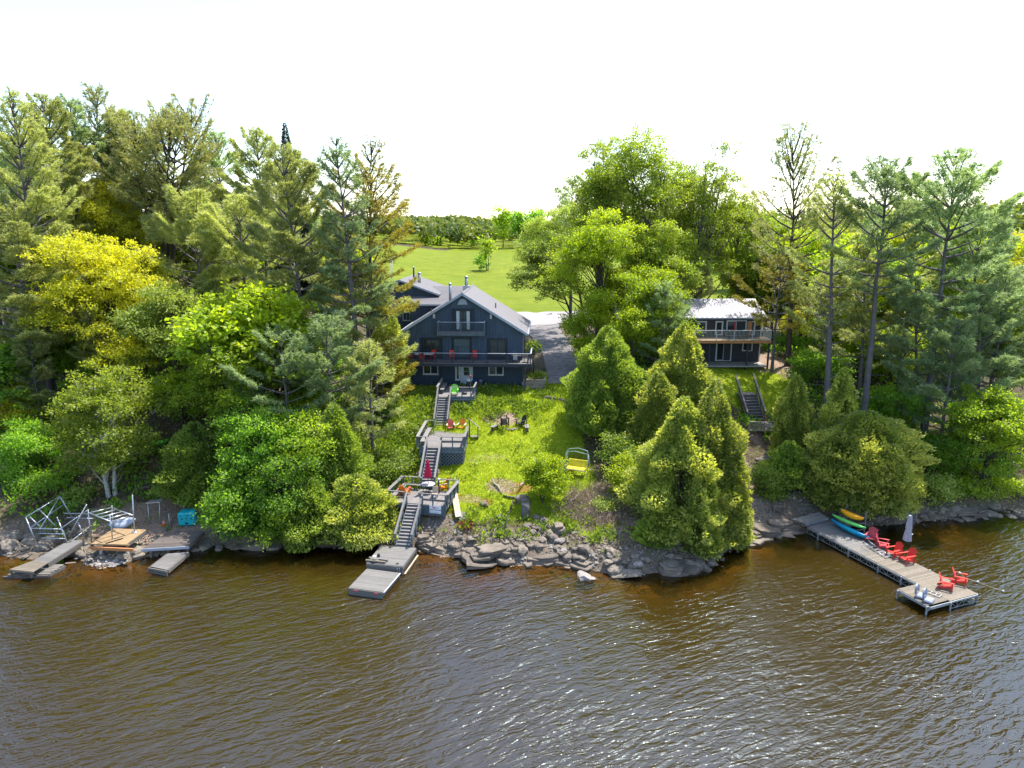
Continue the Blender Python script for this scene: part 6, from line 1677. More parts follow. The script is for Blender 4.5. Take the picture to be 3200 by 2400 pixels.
# ------------------------------------------------------------------ floating docks in the middle
def rect_from(px, z):
    """centre, heading, width and length of a rectangle seen at corners bl, br, tr, tl"""
    bl, br, tr, tl = [on_z(u, v, z) for u, v in px]
    ux = ((br - bl) + (tr - tl)); W = ux.length / 2
    uy = ((tl - bl) + (tr - br)); L = uy.length / 2
    h = math.atan2(uy.y, uy.x) - math.pi / 2
    return (bl + br + tr + tl) / 4, h, W, L
def float_dock(name, label, px, z, group, bottom):
    c, h, W, L = rect_from(px, z)
    t = thing(name, label, 'dock', (c.x, c.y, 0), h, group)
    platform(t, W, L, z, M_DOCKGREY, .145, .035, x0=-W / 2, y0=-L / 2)
    for (a, b) in (((-W / 2 - .03, -L / 2 - .05), (W / 2 + .03, -L / 2)), ((-W / 2 - .03, L / 2), (W / 2 + .03, L / 2 + .05))):
        MB().b2((*a, bottom), (*b, z - .038)).build('end_beam', M_DOCKGREY, t)
    for s in (-1, 1):
        MB().b2((s * W / 2, -L / 2, z - .26), (s * (W / 2 + .05), L / 2, z - .01)).build('side_beam', M_DOCKGREY, t)
        MB().b2((s * (W / 2 - .12), -L / 2 + .1, bottom - .15), (s * (W / 2 - .02), L / 2 - .1, z - .27)).build('float', M_DARKWOOD, t)
    return t, c, h, W, L
fd, fc, fh, fW, fL = float_dock('floating_dock', 'upper silver-grey floating dock at the foot of the lowest stairs', [(1146, 1760), (1258, 1768.6), (1300.5, 1709.7), (1192.3, 1705)], .62, 'silver-grey floating docks', -.02)
fd2, c2, h2, W2_, L2_ = float_dock('floating_dock', 'outer silver-grey floating dock reaching farthest into the lake', [(1089, 1838), (1197.3, 1849), (1249, 1787), (1146, 1780)], .46, 'silver-grey floating docks', -.05)
for x in (-.65, .75): MB().box((x, -L2_ / 2 - .075, .34), (.26, .05, .07)).build('bumper', M_REDDK, fd2)
MB().b2((W2_ / 2 + .052, -L2_ / 2, .43), (W2_ / 2 + .12, L2_ / 2, .455)).build('edge_strip', M_WHITE, fd2)
MB().b2((fW / 2 + .1, -fL / 2, .02), (fW / 2 + .2, fL / 2, .08)).build('edge_rail', M_PLYLIGHT, fd)
for x in (.95, 1.1): MB().b2((x - .04, -fL / 2 - .12, .0), (x + .04, -fL / 2 - .055, .50)).build('hinge', M_GALV, fd)
ff = oriented((fc.x, fc.y, 0), fh)
def loose(name, label, cat, p0, p1, w, h, m):
    p0, p1 = Vector(p0), Vector(p1); c = (p0 + p1) / 2
    t = thing(name, label, cat, c); MB().bar(p0, p1, w, h).build('beam', m, t, t); return t
# loose timbers and gear on the upper dock
def timber(name, label, p0, p1, w, h, m):
    p0, p1 = Vector(p0), Vector(p1); c = (p0 + p1) / 2
    o = MB().bar(p0 - c, p1 - c, w, h).build(name, m); o.location = c
    return tag(o, label, 'timber')
timber('timber', 'grey timber lying across the left corner of the upper dock', ff(-1.35, -.85, .70), ff(.05, -.95, .70), .16, .14, M_DOCKGREY)
timber('timber', 'raw split log lying along the front edge of the upper dock', ff(-1.45, -1.22, .69), ff(.0, -1.25, .69), .15, .13, M_DOCKTAN)
pd_ = thing('folded_tarp', 'dark folded tarp stuffed between the two timbers on the upper dock', 'tarp', ff(-.85, -1.06, .62))
MB().lathe((0, 0, 0), [(.34, 0), (.36, .07), (.25, .13), (.08, .15)], 10).build('bundle', M_BLACKCH, pd_); MB().bar((-.3, .05, .15), (.25, -.03, .16), .025, .02).build('strap', M_ROPE, pd_)
wb = thing('water_shoe_pile', 'small white and black bundle at the left edge of the upper dock', 'bundle', ff(-1.0, -.5, .62))
MB().lathe((-.12, 0, 0), [(.16, 0), (.18, .06), (.08, .13)], 9).build('towel', M_WHITE, wb); MB().lathe((.18, .08, 0), [(.1, 0), (.11, .15), (.03, .26)], 8).build('bag', M_BLACKCH, wb)
cl = thing('cleat', 'dark mooring cleat near the front right corner of the upper dock', 'cleat', ff(.85, -1.2, .62))
MB().bar((-.1, 0, .07), (.1, 0, .07), .03, .03).build('horn', M_BLACKMETAL, cl); MB().box((0, 0, .03), (.08, .05, .06)).build('base', M_BLACKMETAL, cl)

# ------------------------------------------------------------------ long dock at the right
ldc, ldh, ldW, ldL = rect_from([(2902, 1842), (3010, 1806), (2588, 1622), (2515.7, 1641)], DZ)
# two straight edges: near side from (2515.7,1641) to (2969,1878); far side from (2588,1622) to (3071,1857)
nA, nB = on_z(2515.7, 1641, DZ), on_z(2969.6, 1878, DZ); fB = on_z(3070.9, 1857, DZ)
axis_ = (nB - nA).normalized(); across = Vector((-axis_.y, axis_.x, 0))
dL = (nB - nA).length; dW = 2.45
ldk = thing('long_dock', 'long L-shaped dock on steel trusses with tan and silver planks', 'dock', (nA.x, nA.y, 0), math.atan2(axis_.y, axis_.x))
lo_ = oriented((nA.x, nA.y, 0), math.atan2(axis_.y, axis_.x))
n = int(dL / .145); w = dL / n
for i in range(n):
    link('plank', plank_mesh(w - .012, dW, .038, M_DOCKTAN if i > n * .45 + random.uniform(-8, 8) else M_DOCKGREY), ldk, ((i + .5) * w, dW / 2, DZ - .02))
EL, EWd = 2.3, 1.75      # the L at the lake end, towards the viewer
for i in range(int(EL / .145)):
    link('plank', plank_mesh(.133, EWd - .02, .038, M_DOCKTAN), ldk, (dL - EL + (i + .5) * .145, -EWd / 2 - .01, DZ - .02))
def truss(y, x0, x1, zb=.28, nm='truss', dirx=True, x=0):
    mb = MB()
    P = (lambda a, z: (a, y, z)) if dirx else (lambda a, z: (x, a, z))
    mb.bar(P(x0, DZ - .10), P(x1, DZ - .10), .05, .11); mb.bar(P(x0, zb), P(x1, zb), .04, .04)
    n_ = max(2, int(abs(x1 - x0) / .55)); st = (x1 - x0) / n_
    for k in range(n_):
        a, b = x0 + k * st, x0 + (k + 1) * st
        mb.bar(P(a, zb), P(a, DZ - .1), .03, .03, (0, 1, 0) if dirx else (1, 0, 0)); mb.bar(P(a, zb if k % 2 else DZ - .12), P(b, DZ - .12 if k % 2 else zb), .025, .025)
    mb.bar(P(x1, zb), P(x1, DZ - .1), .03, .03, (0, 1, 0) if dirx else (1, 0, 0))
    return mb.build(nm, M_GALV, ldk)
truss(-.03, .3, dL - EL, .12); truss(dW + .03, .3, dL, .12)
truss(0, .0, dW, .10, dirx=False, x=dL + .03)
MB().b2((dL + .005, -EWd, DZ - .22), (dL + .05, -.005, DZ - .042)).build('end_channel', M_GALV, ldk)
MB().b2((dL - EL, -EWd - .05, DZ - .22), (dL, -EWd - .005, DZ - .042)).build('side_channel', M_GALV, ldk)
MB().b2((dL - EL - .05, -EWd, DZ - .2), (dL - EL - .005, -.06, DZ - .042)).build('side_channel', M_DARKWOOD, ldk)
MB().b2((0.0, .02, DZ - .14), (dL, .06, DZ - .045)).build('edge_joist', M_DARKWOOD, ldk); MB().b2((0.0, dW - .06, DZ - .14), (dL, dW - .02, DZ - .045)).build('edge_joist', M_DARKWOOD, ldk)
for fx in (.12, .36, .57, .72):
    for y in (-.09, dW + .09):
        MB().bar((dL * fx, y, -1.8), (dL * fx, y, DZ - .02), .09, .09, (0, 1, 0)).build('leg', M_GALV, ldk)
for (x, y) in ((dL - .12, -EWd - .10), (dL - .1, dW + .1), (dL - EL + .1, -EWd - .1), (dL + .08, -.03)):
    MB().bar((x, y, -2.0), (x, y, DZ - .06), .08, .08, (0, 1, 0)).build('leg', M_GALV, ldk)
MB().bar((dL - .12, -EWd - .1, .2), (dL - .12, -EWd + .35, DZ - .2), .05, .05).build('brace', M_GALV, ldk)
# ramp from the shore
rampb = [on_z(2477, 1622, 1.1), on_z(2518, 1637, .86), on_z(2588, 1618, .86), on_z(2560, 1600, 1.1)]
rp = thing('ramp', 'worn dark plank landing between the shore steps and the long dock', 'landing', (rampb[0] + rampb[2]) / 2)
for i in range(7):
    a, b = i / 7, (i + 1) / 7 - .02
    q = [rampb[0].lerp(rampb[1], a), rampb[0].lerp(rampb[1], b), rampb[3].lerp(rampb[2], b), rampb[3].lerp(rampb[2], a)]
    MB().slab(q, .05).build('plank', M_OLDWOOD, rp, rp)
MB().bar(rampb[1] - Vector((0, 0, .1)), rampb[2] - Vector((0, 0, .1)), .06, .16).build('end_rail', M_GALV, rp, rp)
# timber steps up the bank
for k in range(5):
    a = on_ground(2487 + k * 10, 1596 - k * 13); b = on_ground(2538 - k * 1, 1600 - k * 16)
    o = timber('step_timber', ['lowest timber edging of the earth steps above the dock landing', 'second timber edging up the earth steps', 'third timber edging up the earth steps, slightly slanted', 'fourth timber edging up the earth steps, steeply slanted', 'top timber edging of the earth steps under the cedar'][k], a + Vector((0, 0, .08)), b + Vector((0, 0, .08)), .14, .16, M_OLDWOOD)
    o['group'] = 'timber edgings of the earth steps'
hp_ = on_ground(2548, 1600)
hr = thing('gate_post_rail', 'dark slatted handrail with posts beside the earth steps', 'rail', hp_)
for (x, y, z) in ((0, 0, 1.2), (.35, 1.6, 1.7)): MB().bar((x, y, -.2), (x, y, z), .1, .1, (0, 1, 0)).build('post', M_DARKWOOD, hr)
for z in (.45, .8, 1.15): MB().bar((0, 0, z), (.35, 1.6, z + .5), .04, .08).build('rail', M_DARKWOOD, hr)

# kayaks on their rack
def hull(name, label, p0, p1, beam, depth_, m, roll=0.0, cat='kayak', pad=None, upside=True, group=None):
    p0, p1 = Vector(p0), Vector(p1); d = (p1 - p0); L = d.length; d.normalize()
    s = d.cross(Vector((0, 0, 1))).normalized(); upv = s.cross(d)
    s2 = s * math.cos(roll) + upv * math.sin(roll); u2 = -s * math.sin(roll) + upv * math.cos(roll)
    c = (p0 + p1) / 2
    t = thing(name, label, cat, c, 0, group)
    rows, n = 15, 12; vs, fs = [], []
    for i in range(rows):
        f = i / (rows - 1); wv = max(.015, math.sin(math.pi * min(max(f, .012), .988)) ** .62); rocker = .25 * depth_ * (abs(2 * f - 1) ** 2.5)
        for k in range(n):
            a = 2 * math.pi * k / n; x = math.cos(a); z = math.sin(a)
            z = z * (.55 if z > 0 else 1.0)
            vs.append(d * (f - .5) * L + s2 * x * beam / 2 * wv + u2 * (z * depth_ * (.35 + .65 * wv) * .6 + rocker))
    for i in range(rows - 1):
        for k in range(n): k2 = (k + 1) % n; fs.append((i * n + k, i * n + k2, (i + 1) * n + k2, (i + 1) * n + k))
    fs.append(tuple(range(n))[::-1]); fs.append(tuple((rows - 1) * n + k for k in range(n)))
    MB().add(vs, fs, True).build('hull', m, t)
    mb = MB(); mb.tube([d * (f - .5) * L + u2 * (depth_ * .34 * (.35 + .65 * math.sin(math.pi * f) ** .62) + .25 * depth_ * abs(2 * f - 1) ** 2.5 + .0) for f in (.15, .35, .5, .65, .85)], .018, 5); mb.build('keel_strip', m, t)
    if pad: MB().tube([d * .18 * L + u2 * depth_ * .30, d * .34 * L + u2 * depth_ * .27], [beam * .30, beam * .2], 8).build('deck_pad', pad, t)
    for e_ in (-.47, .47): MB().tube([d * e_ * L - s2 * .06 + u2 * depth_ * .38, d * e_ * L + u2 * depth_ * .5, d * e_ * L + s2 * .06 + u2 * depth_ * .38], .014, 5).build('handle', M_BLACKMETAL, t)
    return t
ax = axis_
k0 = on_z(2598, 1626, DZ + .30); k1 = on_z(2714, 1683, DZ + .25)
hull('paddle_board', 'long blue paddle board on its edge, lowest of the three hulls beside the dock', k0, k1, 1.0, .42, M_KBLUE, roll=.55, cat='paddle board', pad=None)
g0 = on_z(2601, 1610, DZ + .85); g1 = on_z(2705, 1652, DZ + .80)
hull('kayak', 'green kayak on the middle arm of the rack', g0, g1, .78, .30, M_KGREEN, roll=.35)
o0 = on_z(2628, 1595, DZ + 1.3); o1 = on_z(2697, 1624, DZ + 1.28)
hull('kayak', 'short orange kayak on the top of the rack', o0, o1, .90, .46, M_KORANGE, roll=.3)
rpa, rpb = on_z(2700, 1658, DZ), on_z(2643, 1630, DZ)
rk = (rpa + rpb) / 2 + Vector((-axis_.y, axis_.x, 0)) * -.25
rx1 = (rpa - rpb).length / 2; rx0 = -rx1
rack = thing('kayak_rack', 'pale wooden rack carrying the kayaks behind the dock', 'rack', (rk.x, rk.y, 0), math.atan2(axis_.y, axis_.x))
rkx = on_z(2700, 1655, DZ)
for x in (rx0, rx1):
    MB().bar((x, .25, -1.2), (x, .25, DZ + 1.55), .1, .1, (0, 1, 0)).build('post', M_OLDWOOD, rack)
    for z in (.1, .62, 1.1): MB().bar((x, .3, DZ + z), (x, -.55, DZ + z + .05), .06, .07).build('arm', M_OLDWOOD, rack)
MB().bar((rx0, .25, DZ + 1.1), (rx1, .25, DZ + 1.05), .05, .09).build('cross_bar', M_OLDWOOD, rack)

# grey closed parasol
up_ = on_z(2836, 1728, DZ)
gu = thing('parasol', 'closed pale grey parasol bound at its waist, dark pole behind the red chairs', 'parasol', up_)
MB().tube([(.12, .05, 0), (.12, .05, 2.75)], .035, 8).build('pole', M_BLACKMETAL, gu)
MB().tube([(.12, .05, 2.7), (-.08, 0, 2.95), (-.12, 0, 2.9)], .03, 6).build('arm', M_BLACKMETAL, gu)
cn = folded(gu, 1.0, 2.0, .30, .17, 7, M_UMBGREY); cn.location = (-.14, 0, 0)
cn = folded(gu, 1.9, 2.86, .22, .13, 7, M_UMBGREY, 'upper_canopy'); cn.location = (-.14, 0, 0)
MB().lathe((.12, .05, 0), [(.3, 0), (.3, .06), (.05, .1)], 12).build('base', M_BLACKMETAL, gu)
MB().tube([(-.14, -.2, 1.48), (.05, -.2, 1.5), (.16, -.05, 1.5)], .025, 5).build('tie', M_WHITE, gu)

# aluminium ladder lying on the dock
l0, l1 = on_z(2722, 1708, DZ + .06), on_z(2778, 1743, DZ + .06)
ldd = (l1 - l0).normalized(); lds = Vector((-ldd.y, ldd.x, 0)); lc = (l0 + l1) / 2
ladr = thing('swim_ladder', 'aluminium swim ladder with hooped handles lying on the dock planks', 'ladder', lc)
Lh = (l1 - l0).length / 2
for s in (-1, 1):
    MB().tube([-ldd * Lh + lds * s * .23 + Vector((0, 0, .05)), ldd * Lh + lds * s * .23 + Vector((0, 0, .05))], .03, 6).build('side_rail', M_ALU, ladr)
    MB().tube([-ldd * (Lh - .1) + lds * s * .23 + Vector((0, 0, .05)), -ldd * (Lh + .35) + lds * s * .23 + Vector((0, 0, .12)), -ldd * (Lh + .45) + lds * (s * .23 - .15) + Vector((0, 0, .3)), -ldd * (Lh + .2) + lds * (s * .23 - .28) + Vector((0, 0, .34)), -ldd * (Lh - .5) + lds * (s * .23 - .30) + Vector((0, 0, .30))], .018, 6).build('handle', M_ALU, ladr)
for k in range(5): MB().bar(-ldd * Lh * (.8 - k * .42) - lds * .23 + Vector((0, 0, .055)), -ldd * Lh * (.8 - k * .42) + lds * .23 + Vector((0, 0, .055)), .08, .03).build('rung', M_ALU, ladr)

# grey foam water mats and a folded ladder on the L
def mat_ring(u, v, label, lean_):
    p = on_z(u, v, DZ)
    t = thing('water_mat', label, 'float', p, face(.7, -.7), 'grey plastic float seats on the dock end')
    mb = MB(); vs, fs = [], []
    n_ = 14
    outer = [(.36 * math.cos(a), .40 + .40 * math.sin(a)) for a in np.linspace(-.5, math.pi + .5, n_)]
    inner = [(.15 * math.cos(a), .40 + .17 * math.sin(a)) for a in np.linspace(-.5, math.pi + .5, n_)]
    for y in (-.05, .05):
        vs += [(x, y - (z * lean_), z) for x, z in outer] + [(x, y - (z * lean_), z) for x, z in inner]
    for k in range(n_ - 1):
        fs += [(k, k + 1, n_ + k + 1, n_ + k), (2 * n_ + k, 3 * n_ + k, 3 * n_ + k + 1, 2 * n_ + k + 1), (k, 2 * n_ + k, 2 * n_ + k + 1, k + 1), (n_ + k, n_ + k + 1, 3 * n_ + k + 1, 3 * n_ + k)]
    fs += [(0, n_, 3 * n_, 2 * n_), (n_ - 1, 3 * n_ - 1, 4 * n_ - 1, 2 * n_ - 1)]
    mb.add(vs, fs).build('backrest', M_GREYPLAST, t)
    MB().box((0, -.22, .10), (.70, .5, .18)).build('seat', M_GREYPLAST, t, bevel=.06)
    return t
mat_ring(2866, 1862, 'grey plastic float seat with open ring back, left of the two on the dock end', -.1)
mat_ring(2890, 1876, 'grey plastic float seat with triangular hole, right of the two on the dock end', -.1)
l0 = on_z(2914, 1856, DZ)
l2 = thing('folded_ladder', 'small white folded dock ladder lying behind the float seats', 'ladder', l0, math.atan2(axis_.y, axis_.x) + .3)
for y in (-.2, .2): MB().bar((-.5, y, .06), (.5, y, .06), .05, .04).build('side_rail', M_ALU, l2)
for x in (-.4, -.1, .2, .45): MB().bar((x, -.2, .06), (x, .2, .06), .06, .03).build('rung', M_ALU, l2)

# swim rope with floats
r0 = on_z(2992, 1788, 1.35); r1 = on_z(3055, 1819, .06); r2 = on_z(3134, 1848, .03)
ro = thing('swim_rope', 'pale rope with white floats running from the dock post into the lake', 'rope', r0)
MB().tube([r0, r0.lerp(r1, .5) - Vector((0, 0, .12)), r1, r1.lerp(r2, .5), r2], .011, 5).build('line', M_ROPE, ro, ro)
for p in (r1, r2, r0.lerp(r1, .1)): MB().lathe(p - Vector((0, 0, .06)), [(.03, 0), (.085, .05), (.085, .11), (.03, .16)], 8).build('float', M_WHITE, ro, ro)
MB().bar((r0.x, r0.y, -1), (r0.x, r0.y, 1.4), .07, .07, (0, 1, 0)).build('post', M_OLDWOOD, ro, ro)
# ------------------------------------------------------------------ things on the lawn
def bench(u, v, rz, label):
    p = on_ground(u, v)
    t = thing('garden_bench', label, 'bench', p, rz, 'low benches at the fire pit')
    for y in (-.1, .1): MB().box((y, 0, .43), (.17, 1.15, .05)).build('seat_plank', M_WOODGREY, t)
    for y in (-.42, .42): MB().box((0, y, .2), (.26, .09, .42)).build('leg', M_DARKWOOD, t)
bench(1546, 1346, -.5, 'low grey plank bench left of the fire pit, pointing up the slope')
bench(1646, 1350, .05, 'low grey plank bench right of the fire pit, end-on')
fp = on_ground(1598, 1345)
fpt = thing('fire_pit', 'small ring of stones with ash between the two benches', 'fire pit', fp)
def rock_bm(seed, sub=2, flat=.7, rough=.28, cuts=9):
    import bmesh
    rng = np.random.RandomState(seed)
    bm = bmesh.new(); bmesh.ops.create_icosphere(bm, subdivisions=sub, radius=1)
    pl = unit(rng.randn(cuts, 3)); po = rng.uniform(.55, .85, cuts)
    for v in bm.verts:
        p = np.array(v.co)
        p = p * (1 + (vnoise(p[0] * 1.3 + seed, p[1] * 1.3 + p[2], .6, seed % 7) - .5) * rough * 2)
        for n_, o_2 in zip(pl, po):
            e = p @ n_ - o_2
            if e > 0: p = p - n_ * e * .85
        v.co = (p[0], p[1] * .85, p[2] * flat)
    return bm
def rock_mesh(seed, m, **kw):
    bm = rock_bm(seed, **kw); me = bpy.data.meshes.new('rock'); bm.to_mesh(me); bm.free(); me.materials.append(m)
    return me
ROCKS = [rock_mesh(100 + i, M_ROCK, flat=[.6, .5, .72, .45, .8, .55][i]) for i in range(6)]
ROCKSL = [rock_mesh(120 + i, M_ROCKLT, flat=[.5, .4, .6, .45][i]) for i in range(4)]
rr = random.Random(9)
def rock(p, s, label, group=None, me=None, name='boulder', rz=None, sink=.25, cat='rock', sxyz=(1, 1, 1)):
    o = link(name, me or rr.choice(ROCKS), None, (p.x, p.y, p.z + s * (.5 - sink) * .6), (rr.uniform(-.15, .15), rr.uniform(-.15, .15), rr.uniform(0, 6.28) if rz is None else rz), (s * sxyz[0], s * sxyz[1], s * sxyz[2]))
    return tag(o, label, cat, group)
for k in range(9):
    a = k * .7
    o = link('stone', rr.choice(ROCKSL), fpt, (.48 * math.cos(a), .40 * math.sin(a), .04), (0, 0, a), (.14, .13, .13))
MB().lathe((0, 0, .0), [(.38, 0), (.3, .04), (.05, .05)], 10).build('ash', M_DARKWOOD, fpt)
# yellow swing seat
sp0, sp1 = on_ground(1768, 1475), on_ground(1838, 1492)
sc_ = (sp0 + sp1) / 2; sd = (sp1 - sp0); srz = math.atan2(sd.y, sd.x); sL = sd.length
sw = thing('swing_seat', 'yellow-cushioned garden swing seat under a bare pale arched tube frame', 'swing', sc_, srz)
h_ = sL / 2
for y in (-.35, .45):
    for x in (-h_, h_): MB().tube([(x, y * 1.25, -.1), (x, y * .5, 1.1), (x * .97, y * .12, 1.75)], .028, 6).build('frame_leg', M_SWINGFR, sw)
for y in (-.5, .25):
    MB().tube([(-h_ * .97, .02, 1.75), (-h_ * .8, y, 1.98), (0, y * 1.2, 2.12), (h_ * .8, y, 1.98), (h_ * .97, .02, 1.75)], .024, 6).build('canopy_hoop', M_SWINGFR, sw)
MB().box((0, -.12, .50), (sL * .84, .55, .10), rx=.12).build('seat_cushion', M_YELLOW, sw, bevel=.03)
MB().box((0, .26, .82), (sL * .84, .10, .62), rx=-.35).build('back_cushion', M_YELLOW, sw, bevel=.03)
for x in (-h_ * .86, h_ * .86):
    MB().tube([(x, -.42, .45), (x, -.42, .70), (x, .15, .72), (x, .35, 1.0)], .022, 5).build('armrest', M_GREYPLAST, sw); MB().tube([(x, 0, .7), (x, .03, 1.75)], .012, 4).build('hanger', M_SWINGFR, sw)
MB().box((0, -.42, .44), (sL * .86, .05, .06)).build('front_bar', M_PLYLIGHT, sw)
# stumps, sticks, sheets, pipe
def stump(u, v, r, h, label):
    p = on_ground(u, v); t = thing('tree_stump', label, 'stump', p)
    MB().lathe((0, 0, -.15), [(r * 1.25, 0), (r * 1.05, .25), (r, h * .6), (r * .96, h + .15)], 14).build('bark', M_BARK, t)
    MB().lathe((0, 0, h), [(r * .93, 0), (r * .9, .012)], 14).build('cut_face', M_OLDWOOD, t)
    return t
stump(1643, 1612, .34, .95, 'tall weathered stump with pale cut top beside the lime tree')
stump(1563, 1622, .30, .22, 'low dark stump left of the black pipe')
stump(2098, 1712, .25, .55, 'grey stump under the left edge of the front cedars')
def branch(pts, r, label, name='dead_branch', m=None):
    P = [on_ground(u, v) + Vector((0, 0, dz)) for u, v, dz in pts]; c = P[0]
    o = MB().tube([p - c for p in P], r, 6).build(name, m or M_DRIFT); o.location = c
    return tag(o, label, 'branch')
branch([(1538, 1508, .25), (1545, 1522, .12), (1558, 1532, .15), (1568, 1549, .05)], [.03, .08, .09, .06], 'twisted bleached driftwood branch lying on the lawn')
branch([(1580, 1441, .05), (1587, 1443, .12), (1592, 1450, .05)], [.03, .05, .03], 'short bleached stick in the middle of the lawn')
branch([(1624, 1540, .5), (1640, 1514, .25)], [.09, .06], 'grey log leaning behind the boulder by the lime tree')
branch([(1572, 1554, .08), (1600, 1560, .1), (1625, 1562, .06)], [.07, .09, .06], 'dark rotten log in front of the boulder', m=M_BARKDK)
branch([(1755, 1590, .6), (1790, 1566, .75)], [.05, .03], 'grey broken branch sticking out of the dry brush, upper', m=M_BARK)
branch([(1760, 1606, .5), (1812, 1578, .8)], [.06, .03], 'grey broken branch sticking out of the dry brush, lower', m=M_BARK)
branch([(3020, 1603, .15), (3105, 1612, .3)], [.06, .03], 'pale fallen branch reaching over the rocks at the far right shore')
branch([(1603, 1572, .15), (1597, 1600, .25), (1586, 1640, .45), (1580, 1690, .5), (1574, 1768, .05)], [.07, .06, .05, .05, .05], 'long dark pipe running from the lawn over the rocks into the lake', 'water_pipe', M_BARKDK)
def sheet(px, t_, dz, label, m):
    q = [on_ground(u, v) + Vector((0, 0, dz)) for u, v in px]; c = sum(q, Vector()) / 4
    o = MB().slab([p - c for p in q], t_).build('plywood_sheet', m); o.location = c
    return tag(o, label, 'board')
sheet([(1424, 1632), (1442, 1629), (1430, 1558), (1411, 1560)], .03, .42, 'long bleached plywood sheet lying beside the lower deck', M_PLYLIGHT)
sheet([(1428, 1634), (1452, 1636), (1459, 1616), (1441, 1614)], .03, .32, 'short grey board under the end of the plywood sheet', M_OLDWOOD)
# low brick edging at the right of the lawn top
be = on_ground(1700, 1246); be2 = on_ground(1768, 1262)
bw = thing('brick_edging', 'low broken brick edging at the top right of the lawn', 'wall', be)
d = be2 - be; n = int(d.length / .3)
for i in range(n):
    for k in range(2):
        if k == 1 and i % 5 == 4: continue
        p = be.lerp(be2, (i + .5 + .5 * (k % 2)) / n); MB().box((p.x, p.y, gz(p.x, p.y) + .06 + k * .14), (.28, .18, .13), math.atan2(d.y, d.x) + rr.uniform(-.08, .08)).build('brick', M_BROWNWOOD, bw, bw)

# ------------------------------------------------------------------ shore rocks
def ledge(p0, p1, w, h, layers, label, seed, group=None, name='rock_ledge'):
    """bedded rock: thin irregular slabs one on another"""
    rng = np.random.RandomState(seed); p0, p1 = Vector(p0), Vector(p1); c = (p0 + p1) / 2
    d = (p1 - p0); L = d.length * 1.12; rz = math.atan2(d.y, d.x)
    c.z = max(c.z, min(gz(c.x, c.y) - .25, c.z + .4)); h = h * .75
    t = thing(name, label, 'rock', c, rz, group)
    for k in range(layers):
        f = k / max(1, layers - 1); n = 13
        z0, z1 = -.35 + (h + .35) * k / layers - .03, -.35 + (h + .35) * (k + 1.0) / layers
        # each bed is broken into a few blocks along its length
        cuts_ = sorted(rng.uniform(-.8, .8, max(0, min(4, int(L * (1.05 - .35 * f) / 1.1)) - 1)) * .5)
        edges = [-.5] + list(cuts_) + [.5]
        for e0, e1 in zip(edges[:-1], edges[1:]):
            if e1 - e0 < .06 or (k > 0 and rng.rand() < .14): continue
            cx = (e0 + e1) / 2 * L * (1.05 - .3 * f) + rng.uniform(-.1, .1); hl = (e1 - e0) / 2 * L * (1.05 - .3 * f) - .015
            hw = w / 2 * (1.1 - .45 * f) * rng.uniform(.8, 1.12); cy = hw * .3 * f + rng.uniform(-.12, .12)
            tilt = rng.uniform(-.16, .16); tw = rng.uniform(-.14, .14); dz_ = rng.uniform(-.04, .05)
            pl = []
            for i in range(n):
                a_ = 2 * math.pi * i / n; e_ = (abs(math.cos(a_)) ** 5 + abs(math.sin(a_)) ** 5) ** (-1 / 5); q = 1 + rng.uniform(-.2, .14)
                x_, y_ = hl * math.cos(a_) * e_ * q, hw * math.sin(a_) * e_ * q
                pl.append((cx + x_ * math.cos(tw) - y_ * math.sin(tw), cy + x_ * math.sin(tw) + y_ * math.cos(tw)))
            top = lambda x, y: z1 + dz_ + (x - cx) * tilt + (y - cy) * .06
            vs = [(x, y, z0 - .06) for x, y in pl] + [(cx + (x - cx) * .99, cy + (y - cy) * .98, top(x, y) - .03 + rng.uniform(-.025, .025)) for x, y in pl] + [(cx + (x - cx) * .93, cy + (y - cy) * .90, top(x, y) + rng.uniform(-.02, .03)) for x, y in pl] + [(cx, cy, top(cx, cy) + .01)]
            fs = [(i, (i + 1) % n, n + (i + 1) % n, n + i) for i in range(n)] + [(n + i, n + (i + 1) % n, 2 * n + (i + 1) % n, 2 * n + i) for i in range(n)] + [(2 * n + i, 2 * n + (i + 1) % n, 3 * n) for i in range(n)]
            MB().add(vs, fs).build('slab', M_LEDGE, t)
    return t
def zs(u, v, z): return on_z(u, v, z)
ledge(zs(1302, 1706, .15), zs(1412, 1736, .0), 1.1, .42, 4, 'long low bedded ledge running right from the floating dock at the waterline', 1)
ledge(zs(1410, 1738, .0), zs(1500, 1745, .1), 1.0, .40, 3, 'short broken ledge between the dock ledge and the large centre slab', 2)
ledge(zs(1470, 1764, .0), zs(1720, 1716, .25), 2.1, .70, 5, 'largest sloping bedded slab at the water in the centre of the shore', 3)
ledge(zs(1640, 1756, .0), zs(1800, 1750, .2), 1.7, .55, 4, 'dark bedded ledge right of the largest slab', 4)
ledge(zs(1600, 1700, .7), zs(1700, 1690, .8), 1.2, .55, 4, 'pale bedded ledge above the largest slab', 5)
ledge(zs(1480, 1712, .5), zs(1570, 1695, .7), 1.1, .5, 4, 'tilted ledge left of the black pipe', 6)
ledge(zs(1305, 1690, .5), zs(1350, 1688, .6), .8, .45, 3, 'flat-topped block beside the foot of the lowest stairs', 7)
ledge(zs(1780, 1758, .1), zs(1850, 1780, .0), 1.2, .45, 3, 'ledge at the water below the dry brush', 8)
ledge(zs(2060, 1790, .0), zs(2210, 1770, .15), 1.6, .75, 5, 'shaded bedded ledge under the front cedars at the waterline', 9)
ledge(zs(2300, 1690, .1), zs(2440, 1648, .3), 2.4, .45, 4, 'wide smooth slab shelving into the water left of the long dock', 10)
ledge(zs(2400, 1660, .1), zs(2500, 1632, .4), 2.0, .5, 4, 'pale slab beside the landing of the long dock', 11)
